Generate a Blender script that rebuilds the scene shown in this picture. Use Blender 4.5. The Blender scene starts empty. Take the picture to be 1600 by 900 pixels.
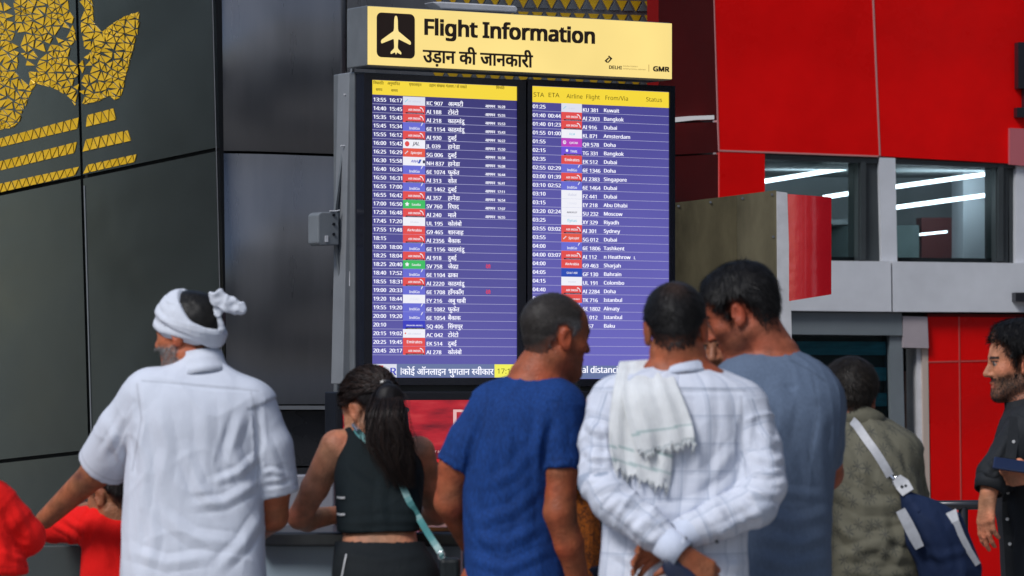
import bpy, bmesh, math, random, os
import numpy as np
from mathutils import Vector, Matrix
from mathutils.geometry import delaunay_2d_cdt

# ------------------------------------------------------------------ camera, sky, sun, exposure
F, HZ, CZ = 6000.0, 595.0, 1.5          # focal length in pixels of the 1600 px frame, horizon row, eye height
EXPOSURE = 0.2
scene = bpy.context.scene
COL = scene.collection
cam_data = bpy.data.cameras.new('camera')
cam_data.sensor_width = 36.0
cam_data.lens = 36.0 * F / 1600.0
cam_data.shift_y = (HZ - 450.0) / 1600.0
cam_data.clip_start, cam_data.clip_end = 0.2, 500.0
cam_data.dof.use_dof = True
cam_data.dof.focus_distance = 15.8
cam_data.dof.aperture_fstop = 5.4
cam = bpy.data.objects.new('camera', cam_data)
cam.location = (0, 0, CZ)
cam.rotation_euler = (math.radians(90), 0, 0)
COL.objects.link(cam)
scene.camera = cam

SUN_EL, SUN_AZ = math.radians(46), math.radians(222)   # azimuth clockwise from +Y: behind the camera, to the left
world = bpy.data.worlds.new('World')
scene.world = world
world.use_nodes = True
wt = world.node_tree
sky = wt.nodes.new('ShaderNodeTexSky')
sky.sky_type = 'NISHITA'
sky.sun_disc = False
sky.sun_elevation = SUN_EL
sky.sun_rotation = SUN_AZ
sky.dust_density = 1.0
sky.ozone_density = 1.0
wt.links.new(sky.outputs['Color'], wt.nodes['Background'].inputs['Color'])
wt.nodes['Background'].inputs['Strength'].default_value = 0.108
sun_data = bpy.data.lights.new('sun', 'SUN')
sun_data.energy = 2.0
sun_data.angle = math.radians(18)
sun_data.color = (1.0, 0.99, 0.98)
sun = bpy.data.objects.new('sun', sun_data)
dirv = Vector((math.sin(SUN_AZ) * math.cos(SUN_EL), math.cos(SUN_AZ) * math.cos(SUN_EL), math.sin(SUN_EL)))
sun.rotation_euler = (-dirv).to_track_quat('-Z', 'Y').to_euler()
sun.location = (0, 0, 20)
COL.objects.link(sun)
vs = scene.view_settings
vs.view_transform = 'Standard'
vs.look = 'None'
vs.gamma = 1.0
vs.use_curve_mapping = False
vs.exposure = EXPOSURE
scene.cycles.use_denoising = True
scene.cycles.max_bounces = 6
scene.cycles.diffuse_bounces = 3
scene.cycles.glossy_bounces = 3
scene.cycles.transparent_max_bounces = 8
scene.cycles.caustics_reflective = False
scene.cycles.caustics_refractive = False

rng = np.random.default_rng(7)
random.seed(7)

# ------------------------------------------------------------------ helpers: space, colour, materials
def W(px, py, d):
    """A point of the place: seen along pixel (px, py), d metres out."""
    return np.array([(px - 800.0) / F * d, d, CZ + (HZ - py) / F * d])

def lin(c):
    """sRGB 0-255 to linear."""
    out = []
    for v in c:
        v = v / 255.0
        out.append(v / 12.92 if v <= 0.04045 else ((v + 0.055) / 1.055) ** 2.4)
    return tuple(out)

def prin(m):
    return m.node_tree.nodes['Principled BSDF']

MATS = {}
def mat(name, color, rough=0.5, metal=0.0, spec=0.5, emit=None, estr=1.0, noise=0.0, nscale=8.0,
        bump=0.0, bscale=40.0, coat=0.0, stretch=None, roughvar=0.0, alpha=None):
    if name in MATS:
        return MATS[name]
    m = bpy.data.materials.new(name)
    m.use_nodes = True
    nt = m.node_tree
    b = prin(m)
    b.inputs['Base Color'].default_value = (*color, 1)
    b.inputs['Roughness'].default_value = rough
    b.inputs['Metallic'].default_value = metal
    b.inputs['Specular IOR Level'].default_value = spec
    b.inputs['Coat Weight'].default_value = coat
    b.inputs['Coat Roughness'].default_value = 0.08
    if emit is not None:
        b.inputs['Emission Color'].default_value = (*emit, 1)
        b.inputs['Emission Strength'].default_value = estr / (2 ** EXPOSURE)
    tc = nt.nodes.new('ShaderNodeTexCoord')
    src = tc.outputs['Object']
    if stretch:
        mp = nt.nodes.new('ShaderNodeMapping')
        mp.inputs['Scale'].default_value = stretch
        nt.links.new(src, mp.inputs['Vector'])
        src = mp.outputs['Vector']
    if noise > 0 or roughvar > 0:
        n = nt.nodes.new('ShaderNodeTexNoise')
        n.inputs['Scale'].default_value = nscale
        n.inputs['Detail'].default_value = 5
        n.inputs['Roughness'].default_value = 0.6
        nt.links.new(src, n.inputs['Vector'])
    if noise > 0:
        mr = nt.nodes.new('ShaderNodeMapRange')
        mr.inputs['From Min'].default_value = 0.3
        mr.inputs['From Max'].default_value = 0.7
        mr.inputs['To Min'].default_value = 1 - noise
        mr.inputs['To Max'].default_value = 1 + noise
        nt.links.new(n.outputs['Fac'], mr.inputs['Value'])
        mx = nt.nodes.new('ShaderNodeVectorMath')
        mx.operation = 'SCALE'
        mx.inputs[0].default_value = color
        nt.links.new(mr.outputs['Result'], mx.inputs['Scale'])
        nt.links.new(mx.outputs['Vector'], b.inputs['Base Color'])
    if roughvar > 0:
        mr2 = nt.nodes.new('ShaderNodeMapRange')
        mr2.inputs['From Min'].default_value = 0.3
        mr2.inputs['From Max'].default_value = 0.7
        mr2.inputs['To Min'].default_value = max(0.02, rough - roughvar)
        mr2.inputs['To Max'].default_value = rough + roughvar
        nt.links.new(n.outputs['Fac'], mr2.inputs['Value'])
        nt.links.new(mr2.outputs['Result'], b.inputs['Roughness'])
    if bump > 0:
        bn = nt.nodes.new('ShaderNodeTexNoise')
        bn.inputs['Scale'].default_value = bscale
        bn.inputs['Detail'].default_value = 4
        nt.links.new(src, bn.inputs['Vector'])
        bp = nt.nodes.new('ShaderNodeBump')
        bp.inputs['Strength'].default_value = 1.0
        bp.inputs['Distance'].default_value = bump
        nt.links.new(bn.outputs['Fac'], bp.inputs['Height'])
        nt.links.new(bp.outputs['Normal'], b.inputs['Normal'])
    MATS[name] = m
    return m

def emis(name, color, estr=1.0, rough=0.2, spec=0.4):
    return mat(name, (0.01, 0.01, 0.012), rough, 0, spec, emit=color, estr=estr)

# ------------------------------------------------------------------ helpers: objects
def props(o, label=None, cat=None, group=None, kind=None):
    if label: o['label'] = label
    if cat: o['category'] = cat
    if group: o['group'] = group
    if kind: o['kind'] = kind
    return o

def link(o, parent=None):
    COL.objects.link(o)
    if parent is not None:
        o.parent = parent
        # parts are modelled in world space; keep them there
        pm = parent
        off = Vector((0, 0, 0))
        while pm is not None:
            off += pm.location
            pm = pm.parent
        o.location = Vector(o.location) - off
    return o

def np_mesh(name, V, faces, mats, smooth=True, fm=None):
    """faces: (n,3)/(n,4) int array or list of lists."""
    me = bpy.data.meshes.new(name)
    V = np.asarray(V, dtype=np.float32)
    if isinstance(faces, np.ndarray):
        n, k = faces.shape
        me.vertices.add(len(V))
        me.vertices.foreach_set('co', V.ravel())
        me.loops.add(n * k)
        me.loops.foreach_set('vertex_index', faces.astype(np.int32).ravel())
        me.polygons.add(n)
        me.polygons.foreach_set('loop_start', np.arange(0, n * k, k, dtype=np.int32))
        me.update(calc_edges=True)
        me.validate()
    else:
        me.from_pydata([tuple(map(float, v)) for v in V], [], faces)
        me.update()
    for m in (mats if isinstance(mats, (list, tuple)) else [mats]):
        me.materials.append(m)
    if fm is not None:
        me.polygons.foreach_set('material_index', np.asarray(fm, dtype=np.int32))
    if smooth:
        me.polygons.foreach_set('use_smooth', np.ones(len(me.polygons), dtype=bool))
    return me

def obj(name, V, faces, mats, parent=None, origin=None, smooth=False, fm=None):
    V = np.asarray(V, dtype=np.float64)
    if origin is None:
        origin = V.mean(axis=0)
    me = np_mesh(name, V - np.asarray(origin), faces, mats, smooth, fm)
    o = bpy.data.objects.new(name, me)
    o.location = Vector([float(c) for c in origin])
    return link(o, parent)

def empty(name, loc):
    o = bpy.data.objects.new(name, None)
    o.location = Vector([float(c) for c in loc])
    o.empty_display_size = 0.1
    return link(o)

class Geo:
    """Collects quads/polygons into one mesh."""
    def __init__(s):
        s.V, s.F, s.M = [], [], []
    def add(s, V, Fs, mi=0):
        o = len(s.V)
        s.V.extend([tuple(map(float, v)) for v in V])
        s.F.extend([[i + o for i in f] for f in Fs])
        s.M.extend([mi] * len(Fs))
    def prism(s, bottom, top, mi=0):
        n = len(bottom)
        o = len(s.V)
        s.V.extend([tuple(map(float, v)) for v in bottom] + [tuple(map(float, v)) for v in top])
        s.F.append([o + i for i in range(n)][::-1])
        s.F.append([o + n + i for i in range(n)])
        for i in range(n):
            j = (i + 1) % n
            s.F.append([o + i, o + j, o + n + j, o + n + i])
        s.M.extend([mi] * (n + 2))
    def box(s, lo, hi, mi=0):
        (a, b, c), (d, e, f) = lo, hi
        s.prism([(a, b, c), (d, b, c), (d, e, c), (a, e, c)], [(a, b, f), (d, b, f), (d, e, f), (a, e, f)], mi)
    def tube(s, pts, r, n=8, mi=0, caps=True, flat=None):
        pts = [np.asarray(p, float) for p in pts]
        rs = r if isinstance(r, (list, tuple, np.ndarray)) else [r] * len(pts)
        o = len(s.V)
        prev = None
        for i, p in enumerate(pts):
            t = pts[min(i + 1, len(pts) - 1)] - pts[max(i - 1, 0)]
            t = t / (np.linalg.norm(t) + 1e-9)
            if prev is None:
                up = np.array([0, 0, 1.0]) if abs(t[2]) < 0.9 else np.array([1.0, 0, 0])
                u = np.cross(t, up)
            else:
                u = prev - t * np.dot(prev, t)
            u /= np.linalg.norm(u) + 1e-9
            prev = u
            v = np.cross(t, u)
            for k in range(n):
                a = 2 * math.pi * k / n
                s.V.append(tuple(p + (u * math.cos(a) + v * math.sin(a) * (flat or 1)) * rs[i]))
        for i in range(len(pts) - 1):
            for k in range(n):
                k2 = (k + 1) % n
                s.F.append([o + i * n + k, o + i * n + k2, o + (i + 1) * n + k2, o + (i + 1) * n + k])
                s.M.append(mi)
        if caps:
            s.F.append([o + k for k in range(n)][::-1]); s.M.append(mi)
            e = o + (len(pts) - 1) * n
            s.F.append([e + k for k in range(n)]); s.M.append(mi)
    def build(s, name, mats, parent=None, origin=None, smooth=False, bevel=0.0):
        o = obj(name, s.V, s.F, mats, parent, origin, smooth, s.M)
        if bevel > 0:
            bm = bmesh.new(); bm.from_mesh(o.data)
            bmesh.ops.recalc_face_normals(bm, faces=bm.faces)
            es = [e for e in bm.edges if len(e.link_faces) == 2 and e.calc_face_angle(0) > 0.6]
            bmesh.ops.bevel(bm, geom=es, offset=bevel, segments=2, profile=0.5, affect='EDGES')
            bm.to_mesh(o.data); bm.free()
        else:
            bm = bmesh.new(); bm.from_mesh(o.data)
            bmesh.ops.recalc_face_normals(bm, faces=bm.faces)
            bm.to_mesh(o.data); bm.free()
        return o

class Plane:
    """A vertical wall plane through p0 = (x, y) running along direction (dx, dy); n points to the camera."""
    def __init__(s, px0, d0, ang):
        p = W(px0, HZ, d0)
        s.p = p[:2]
        s.t = np.array([math.cos(ang), math.sin(ang)])
        s.n = np.array([math.sin(ang), -math.cos(ang)])
    def at(s, px, py, off=0.0):
        """point seen at pixel (px, py) lying off metres in front of the plane"""
        ray = np.array([(px - 800.0) / F, 1.0])
        q = s.p + s.n * off
        d = np.dot(q, s.n) / np.dot(ray, s.n)
        return np.array([ray[0] * d, d, CZ + (HZ - py) / F * d])
    def uz(s, px, py, off=0.0):
        q = s.at(px, py, off)
        return np.dot(q[:2] - s.p, s.t), q[2]
    def pt(s, u, z, off=0.0):
        q = s.p + s.t * u + s.n * off
        return np.array([q[0], q[1], z])
    def slab(s, g, poly, o0, o1, mi=0):
        """prism of a pixel polygon standing on the plane; the outline is taken at offset o1 (its face)"""
        top = [s.at(x, y, o1) for x, y in poly]
        n3 = np.array([s.n[0], s.n[1], 0])
        g.prism([p - n3 * (o1 - o0) for p in top], top, mi)
    def rect(s, g, x0, y0, x1, y1, o0, o1, mi=0):
        """upright rectangle between two pixels (level edges in the place)"""
        a, z1 = s.uz(x0, y0, o1); b, z0 = s.uz(x1, y1, o1)
        s.urect(g, a, z0, b, z1, o0, o1, mi)
    def urect(s, g, u0, z0, u1, z1, o0, o1, mi=0):
        g.prism([s.pt(u0, z0, o0), s.pt(u1, z0, o0), s.pt(u1, z1, o0), s.pt(u0, z1, o0)],
                [s.pt(u0, z0, o1), s.pt(u1, z0, o1), s.pt(u1, z1, o1), s.pt(u0, z1, o1)], mi)

# ------------------------------------------------------------------ sculpting kit: distance fields -> one continuous surface
def rotz(a): c, s = math.cos(a), math.sin(a); return np.array([[c, -s, 0], [s, c, 0], [0, 0, 1.0]])
def rotx(a): c, s = math.cos(a), math.sin(a); return np.array([[1.0, 0, 0], [0, c, -s], [0, s, c]])
def roty(a): c, s = math.cos(a), math.sin(a); return np.array([[c, 0, s], [0, 1.0, 0], [-s, 0, c]])
def unit(v): v = np.asarray(v, float); return v / (np.linalg.norm(v) + 1e-12)

class Vol:
    def __init__(s, lo, hi, h, zcoarse=None):
        s.h = h
        s.x = np.arange(lo[0], hi[0] + h, h, dtype=np.float32)
        s.y = np.arange(lo[1], hi[1] + h, h, dtype=np.float32)
        if zcoarse is not None and lo[2] < zcoarse:
            s.z = np.concatenate([np.arange(lo[2], zcoarse, h * 4), np.arange(zcoarse, hi[2] + h, h)]).astype(np.float32)
        else:
            s.z = np.arange(lo[2], hi[2] + h, h, dtype=np.float32)
        s.D = np.full((len(s.x), len(s.y), len(s.z)), 0.08, dtype=np.float32)
    def region(s, lo, hi, m):
        sl = []
        for ax, a, b in ((s.x, lo[0], hi[0]), (s.y, lo[1], hi[1]), (s.z, lo[2], hi[2])):
            i0 = max(0, int(np.searchsorted(ax, a - m)) - 1); i1 = min(len(ax), int(np.searchsorted(ax, b + m)) + 1)
            if i1 <= i0: return None
            sl.append(slice(i0, i1))
        sl = tuple(sl)
        return sl, s.x[sl[0]][:, None, None], s.y[sl[1]][None, :, None], s.z[sl[2]][None, None, :]
    def put(s, sl, d, k, op):
        A = s.D[sl]
        if op == 'u':
            if k > 0:
                hh = np.maximum(k - np.abs(A - d), 0) / k
                s.D[sl] = np.minimum(A, d) - hh * hh * (k * 0.25)
            else: s.D[sl] = np.minimum(A, d)
        else:
            d = -d if op == 's' else d
            if k > 0:
                hh = np.maximum(k - np.abs(A - d), 0) / k
                s.D[sl] = np.maximum(A, d) + hh * hh * (k * 0.25)
            else: s.D[sl] = np.maximum(A, d)
    def cap(s, a, b, r1, r2=None, k=0.02, op='u', sq=None):
        a = np.asarray(a, float); b = np.asarray(b, float); r2 = r1 if r2 is None else r2
        R = max(r1, r2)
        q = s.region(np.minimum(a, b) - R, np.maximum(a, b) + R, k + 4 * s.h)
        if q is None: return
        sl, X, Y, Z = q
        ab = b - a; L2 = float(ab @ ab) + 1e-9
        px, py, pz = X - a[0], Y - a[1], Z - a[2]
        t = np.clip((px * ab[0] + py * ab[1] + pz * ab[2]) / L2, 0, 1)
        px = px - t * ab[0]; py = py - t * ab[1]; pz = pz - t * ab[2]
        f = 1.0
        if sq is not None:
            n, f = sq
            n = unit(n)
            e = (px * n[0] + py * n[1] + pz * n[2]) * (1 / f - 1)
            px = px + e * n[0]; py = py + e * n[1]; pz = pz + e * n[2]
        d = np.sqrt(px * px + py * py + pz * pz) - (r1 + (r2 - r1) * t)
        s.put(sl, (d * (min(1, f) * 0.5 + 0.5)).astype(np.float32), k, op)
    def ell(s, c, r, R=None, k=0.02, op='u'):
        c = np.asarray(c, float); r = np.asarray(r if np.ndim(r) else (r, r, r), float)
        M = max(r)
        q = s.region(c - M, c + M, k + 4 * s.h)
        if q is None: return
        sl, X, Y, Z = q
        p = (X - c[0], Y - c[1], Z - c[2])
        if R is not None:
            p = tuple(p[0] * R[0, i] + p[1] * R[1, i] + p[2] * R[2, i] for i in range(3))
        a = [p[i] / r[i] for i in range(3)]
        k0 = np.sqrt(a[0] ** 2 + a[1] ** 2 + a[2] ** 2)
        k1 = np.sqrt((a[0] / r[0]) ** 2 + (a[1] / r[1]) ** 2 + (a[2] / r[2]) ** 2) + 1e-6
        s.put(sl, (k0 * (k0 - 1) / k1).astype(np.float32), k, op)
    def loft(s, secs, k=0.03, p=2.4, op='u', inset=0.0):
        """secs: (z, cx, cy, a, b) from top to bottom, upright oval sections"""
        S = np.array(sorted(secs, key=lambda q: q[0]), float)
        lo = np.array([(S[:, 1] - S[:, 3]).min(), (S[:, 2] - S[:, 4]).min(), S[0, 0]])
        hi = np.array([(S[:, 1] + S[:, 3]).max(), (S[:, 2] + S[:, 4]).max(), S[-1, 0]])
        q = s.region(lo, hi, k + 4 * s.h)
        if q is None: return
        sl, X, Y, Z = q
        zz = Z.ravel()
        def sm(col):
            # smooth (cubic) interpolation through the sections
            z = S[:, 0]; v = S[:, col]
            m = np.gradient(v, z)
            i = np.clip(np.searchsorted(z, zz) - 1, 0, len(z) - 2)
            hgt = z[i + 1] - z[i]; t = np.clip((zz - z[i]) / hgt, 0, 1)
            return ((2 * t**3 - 3 * t**2 + 1) * v[i] + (t**3 - 2 * t**2 + t) * hgt * m[i] + (-2 * t**3 + 3 * t**2) * v[i + 1] + (t**3 - t**2) * hgt * m[i + 1])[None, None, :]
        cx, cy, a, b = sm(1), sm(2), np.maximum(sm(3) - inset, 0.01), np.maximum(sm(4) - inset, 0.01)
        nx = np.abs(X - cx) / a; ny = np.abs(Y - cy) / b
        kk = (nx ** p + ny ** p) ** (1 / p)
        d = (kk - 1) * np.minimum(a, b) * 0.92
        over = np.maximum(np.maximum(zz - S[-1, 0], S[0, 0] - zz), -1)[None, None, :]
        d = np.maximum(d, over)
        s.put(sl, d.astype(np.float32), k, op)
    def half(s, p, n, lo=None, hi=None, k=0.0):
        """cut away everything beyond plane (p, n) inside the box lo..hi"""
        lo = np.array([s.x[0], s.y[0], s.z[0]]) if lo is None else lo
        hi = np.array([s.x[-1], s.y[-1], s.z[-1]]) if hi is None else hi
        q = s.region(lo, hi, 0)
        if q is None: return
        sl, X, Y, Z = q
        n = unit(n)
        d = (X - p[0]) * n[0] + (Y - p[1]) * n[1] + (Z - p[2]) * n[2]
        s.put(sl, d.astype(np.float32), k, 'i')
    def mesh(s):
        D, x, y, z = s.D, s.x, s.y, s.z
        S = D < 0
        c = np.zeros(tuple(n - 1 for n in D.shape), dtype=np.uint8)
        for i in (0, 1):
            for j in (0, 1):
                for k in (0, 1):
                    c += S[i:S.shape[0] - 1 + i, j:S.shape[1] - 1 + j, k:S.shape[2] - 1 + k]
        I, J, K = np.nonzero((c > 0) & (c < 8))
        idx = np.full(c.shape, -1, dtype=np.int32)
        idx[I, J, K] = np.arange(len(I))
        acc = np.zeros((len(I), 3)); cnt = np.zeros(len(I))
        co = [(i, j, k) for i in (0, 1) for j in (0, 1) for k in (0, 1)]
        val = {q: D[I + q[0], J + q[1], K + q[2]] for q in co}
        for q in co:
            for ax in range(3):
                if q[ax] == 0:
                    r = list(q); r[ax] = 1; r = tuple(r)
                    v0, v1 = val[q], val[r]
                    m = (v0 < 0) != (v1 < 0)
                    t = np.where(m, v0 / np.where(m, v0 - v1, 1), 0)
                    P = []
                    for a2, arr, ii in ((0, x, I), (1, y, J), (2, z, K)):
                        p0 = arr[ii + q[a2]]
                        P.append(p0 + t * (arr[ii + 1] - arr[ii]) if a2 == ax else p0)
                    acc += np.stack(P, 1) * m[:, None]
                    cnt += m
        V = acc / cnt[:, None]
        quads = []
        for ax in range(3):
            s0 = [slice(1, -1)] * 3; s1 = [slice(1, -1)] * 3
            s0[ax] = slice(0, -1); s1[ax] = slice(1, None)
            A = S[tuple(s0)]; B = S[tuple(s1)]
            P = np.array(np.nonzero(A != B)).T
            base = P + 1; base[:, ax] -= 1
            inside = A[P[:, 0], P[:, 1], P[:, 2]]
            u, v = [(1, 2), (2, 0), (0, 1)][ax]
            def cell(du, dv):
                q = base.copy(); q[:, u] += du; q[:, v] += dv
                return idx[q[:, 0], q[:, 1], q[:, 2]]
            Q = np.stack([cell(-1, -1), cell(0, -1), cell(0, 0), cell(-1, 0)], 1)
            Q[~inside] = Q[~inside][:, ::-1]
            quads.append(Q)
        Q = np.concatenate(quads)
        Q = Q[(Q >= 0).all(axis=1)]
        return V, Q

def vnormals(V, Q):
    n = np.cross(V[Q[:, 2]] - V[Q[:, 0]], V[Q[:, 3]] - V[Q[:, 1]])
    N = np.zeros_like(V)
    for i in range(4):
        for c in range(3):
            N[:, c] += np.bincount(Q[:, i], weights=n[:, c], minlength=len(V))
    return N / (np.linalg.norm(N, axis=1, keepdims=True) + 1e-12)

def relax(V, Q, it=1, lam=0.5):
    E = np.concatenate([Q[:, [0, 1]], Q[:, [1, 2]], Q[:, [2, 3]], Q[:, [3, 0]]])
    deg = np.bincount(E.ravel(), minlength=len(V))[:, None] + 1e-9
    for _ in range(it):
        S = np.zeros_like(V)
        for c in range(3):
            S[:, c] = np.bincount(E[:, 0], weights=V[E[:, 1], c], minlength=len(V)) + np.bincount(E[:, 1], weights=V[E[:, 0], c], minlength=len(V))
        V = V + lam * (S / deg - V)
    return V

def snoise(P, f, seed=0, n=9):
    r = np.random.default_rng(seed)
    out = np.zeros(len(P))
    f = np.asarray(f, float) * np.ones(3)
    for _ in range(n):
        k = unit(r.normal(size=3)) * f * r.uniform(0.6, 1.5)
        out += np.sin(P @ k + r.uniform(0, 6.28))
    return out / math.sqrt(n)

def to_px(V):
    d = V[:, 1]
    return 800 + V[:, 0] / d * F, HZ - (V[:, 2] - CZ) / d * F

def pdist(px, py, pts):
    """distance in pixels to a polyline, and 0..1 position along it"""
    best = np.full(len(px), 1e9); tt = np.zeros(len(px))
    L = [0.0]
    for a, b in zip(pts[:-1], pts[1:]): L.append(L[-1] + math.hypot(b[0] - a[0], b[1] - a[1]))
    for i, (a, b) in enumerate(zip(pts[:-1], pts[1:])):
        dx, dy = b[0] - a[0], b[1] - a[1]; l2 = dx * dx + dy * dy + 1e-9
        t = np.clip(((px - a[0]) * dx + (py - a[1]) * dy) / l2, 0, 1)
        d = np.hypot(px - a[0] - t * dx, py - a[1] - t * dy)
        m = d < best
        best = np.where(m, d, best); tt = np.where(m, (L[i] + t * (L[i + 1] - L[i])) / L[-1], tt)
    return best, tt

def folds(V, Q, strokes=(), fine=0.0015, seed=0, ff=28.0, stretch=(1, 1, 0.45), mid=0.003):
    """press folds into a garment: named strokes where the cloth visibly creases, soft random ones elsewhere"""
    N = vnormals(V, Q)
    px, py = to_px(V)
    face = np.clip(-N[:, 1] * 1.6 + 0.1, 0, 1)
    h = np.zeros(len(V))
    for st in strokes:
        pts, w, amp = st[0], st[1], st[2] * 0.001
        d, t = pdist(px, py, pts)
        env = np.clip(np.minimum(t, 1 - t) * 4 + 0.25, 0, 1)
        h += amp * np.exp(-(d / w) ** 2) * env * face
        h -= amp * 0.5 * np.exp(-((d - 2.0 * w) / w) ** 2) * env * face
    wv = np.stack([snoise(V, 7, seed + 1), snoise(V, 7, seed + 2), snoise(V, 7, seed + 3)], 1) * 0.03
    P = (V + wv) * np.asarray(stretch)
    r1 = 1 - np.abs(snoise(P, ff, seed + 4)); r2 = snoise(P, ff * 0.45, seed + 5)
    amt = np.clip(0.5 + 0.6 * snoise(V, 6, seed + 6), 0, 1.3)
    h += fine * r1 * amt + mid * r2 * (0.4 + 0.6 * amt)
    V = V + N * h[:, None]
    return V

def drape(V, Q, U, strokes=(), at=.003, aa=.004, seed=0, fine=.001, mid=.003):
    """hang the cloth: drawn creases, long folds down the back, cross folds round the sleeves"""
    N = vnormals(V, Q)
    px, py = to_px(V)
    face = np.clip(-N[:, 1] * 1.6 + 0.15, 0, 1)
    h = np.zeros(len(V))
    for st in strokes:
        pts, w, amp = st[0], st[1], st[2] * 0.0010
        d, t = pdist(px, py, pts)
        env = np.clip(np.minimum(t, 1 - t) * 4 + 0.2, 0, 1) * face
        h += amp * env * (np.exp(-(d / w) ** 2) - .55 * np.exp(-np.abs(d - 1.9 * w) / (.45 * w)))
    arm = U[:, 0] > 2
    a, b = U[:, 0], U[:, 1]
    z = np.zeros(len(V))
    wa = .018 * snoise(V, 9, seed + 1); wb = .03 * snoise(V, 6, seed + 2)
    def N2(x, y, sd): return snoise(np.stack([x, y, z], 1), 1.0, sd, 8)
    m = np.clip(.45 + .65 * snoise(V, 5.5, seed + 6), 0.05, 1.25)
    c1 = np.exp(-np.abs(N2((a + wa) * 46, (b + wb) * 8, seed + 3)) * 3.0)
    c2 = np.exp(-np.abs(N2((a + wa) * 26 + b * 22, (b + wb) * 16 - a * 12, seed + 4)) * 3.2)
    hT = at * (c1 * 1.1 * m + c2 * .9 * (1.2 - m)) + mid * N2((a + wb) * 20, b * 8, seed + 5) * .8
    c3 = np.exp(-np.abs(N2((a + wa) * 14 + b * 16, (b + wb * .6) * 44, seed + 7)) * 3.0)
    c4 = np.exp(-np.abs(N2((a + wa) * 22 - b * 20, (b + wb) * 30, seed + 8)) * 3.2)
    hA = aa * (c3 * 1.1 * m + c4 * .8 * (1.2 - m)) + mid * .6 * N2(a * 16, b * 18, seed + 9)
    h += np.where(arm, hA, hT) + fine * snoise(V, 60, seed + 10) * .4
    h = np.clip(h, -.012, .016)
    return V + N * h[:, None]

def setcol(me, C, name='Col'):
    a = me.color_attributes.new(name, 'FLOAT_COLOR', 'POINT')
    D = np.ones((len(me.vertices), 4), dtype=np.float32); D[:, :3] = C
    a.data.foreach_set('color', D.ravel())

def setvec(me, U, name='cuv'):
    a = me.attributes.new(name, 'FLOAT_VECTOR', 'POINT')
    D = np.zeros((len(me.vertices), 3), dtype=np.float32); D[:, :U.shape[1]] = U
    a.data.foreach_set('vector', D.ravel())

def sculpt(name, vol_or_vq, m, parent=None, origin=None, col=None, cuv=None, disp=None, rel=1):
    V, Q = vol_or_vq if isinstance(vol_or_vq, tuple) else vol_or_vq.mesh()
    if rel: V = relax(V, Q, rel, 0.5)
    if disp is not None: V = disp(V, Q)
    C = col(V, vnormals(V, Q)) if col else None
    U = cuv(V) if cuv else None
    if origin is None: origin = np.array([V[:, 0].mean(), V[:, 1].mean(), V[:, 2].min()])
    me = np_mesh(name, V - origin, Q, m, True)
    if C is not None: setcol(me, C)
    if U is not None: setvec(me, U)
    o = bpy.data.objects.new(name, me)
    o.location = Vector([float(c) for c in origin])
    link(o, parent)
    return o, V, Q

# ---- materials of people
def attr_mat(name, rough=0.6, noise=0.12, nscale=60, sss=0.0, bump=0.0, bscale=200, spec=0.4, sheen=0.0, big=0.0):
    if name in MATS: return MATS[name]
    m = bpy.data.materials.new(name); m.use_nodes = True
    nt = m.node_tree; b = prin(m)
    at = nt.nodes.new('ShaderNodeAttribute'); at.attribute_name = 'Col'
    tc = nt.nodes.new('ShaderNodeTexCoord')
    n = nt.nodes.new('ShaderNodeTexNoise'); n.inputs['Scale'].default_value = nscale; n.inputs['Detail'].default_value = 6
    nt.links.new(tc.outputs['Object'], n.inputs['Vector'])
    mr = nt.nodes.new('ShaderNodeMapRange')
    mr.inputs['From Min'].default_value = 0.3; mr.inputs['From Max'].default_value = 0.7
    mr.inputs['To Min'].default_value = 1 - noise; mr.inputs['To Max'].default_value = 1 + noise
    nt.links.new(n.outputs['Fac'], mr.inputs['Value'])
    sc = nt.nodes.new('ShaderNodeVectorMath'); sc.operation = 'SCALE'
    nt.links.new(at.outputs['Color'], sc.inputs[0]); nt.links.new(mr.outputs['Result'], sc.inputs['Scale'])
    nt.links.new(sc.outputs['Vector'], b.inputs['Base Color'])
    b.inputs['Roughness'].default_value = rough
    b.inputs['Specular IOR Level'].default_value = spec
    b.inputs['Sheen Weight'].default_value = sheen
    if sss > 0:
        b.inputs['Subsurface Weight'].default_value = sss
        b.inputs['Subsurface Radius'].default_value = (1.0, 0.35, 0.2)
        b.inputs['Subsurface Scale'].default_value = 0.006
    if bump > 0:
        bn = nt.nodes.new('ShaderNodeTexNoise'); bn.inputs['Scale'].default_value = bscale; bn.inputs['Detail'].default_value = 3
        nt.links.new(tc.outputs['Object'], bn.inputs['Vector'])
        bp = nt.nodes.new('ShaderNodeBump'); bp.inputs['Distance'].default_value = bump
        nt.links.new(bn.outputs['Fac'], bp.inputs['Height']); nt.links.new(bp.outputs['Normal'], b.inputs['Normal'])
    MATS[name] = m
    return m

SKIN = attr_mat('skin', 0.52, 0.20, 38, sss=0.03, bump=0.0026, bscale=120, spec=0.36)
HAIR = attr_mat('hair', 0.50, 0.30, 160, bump=0.0006, bscale=260, spec=0.22)

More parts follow.
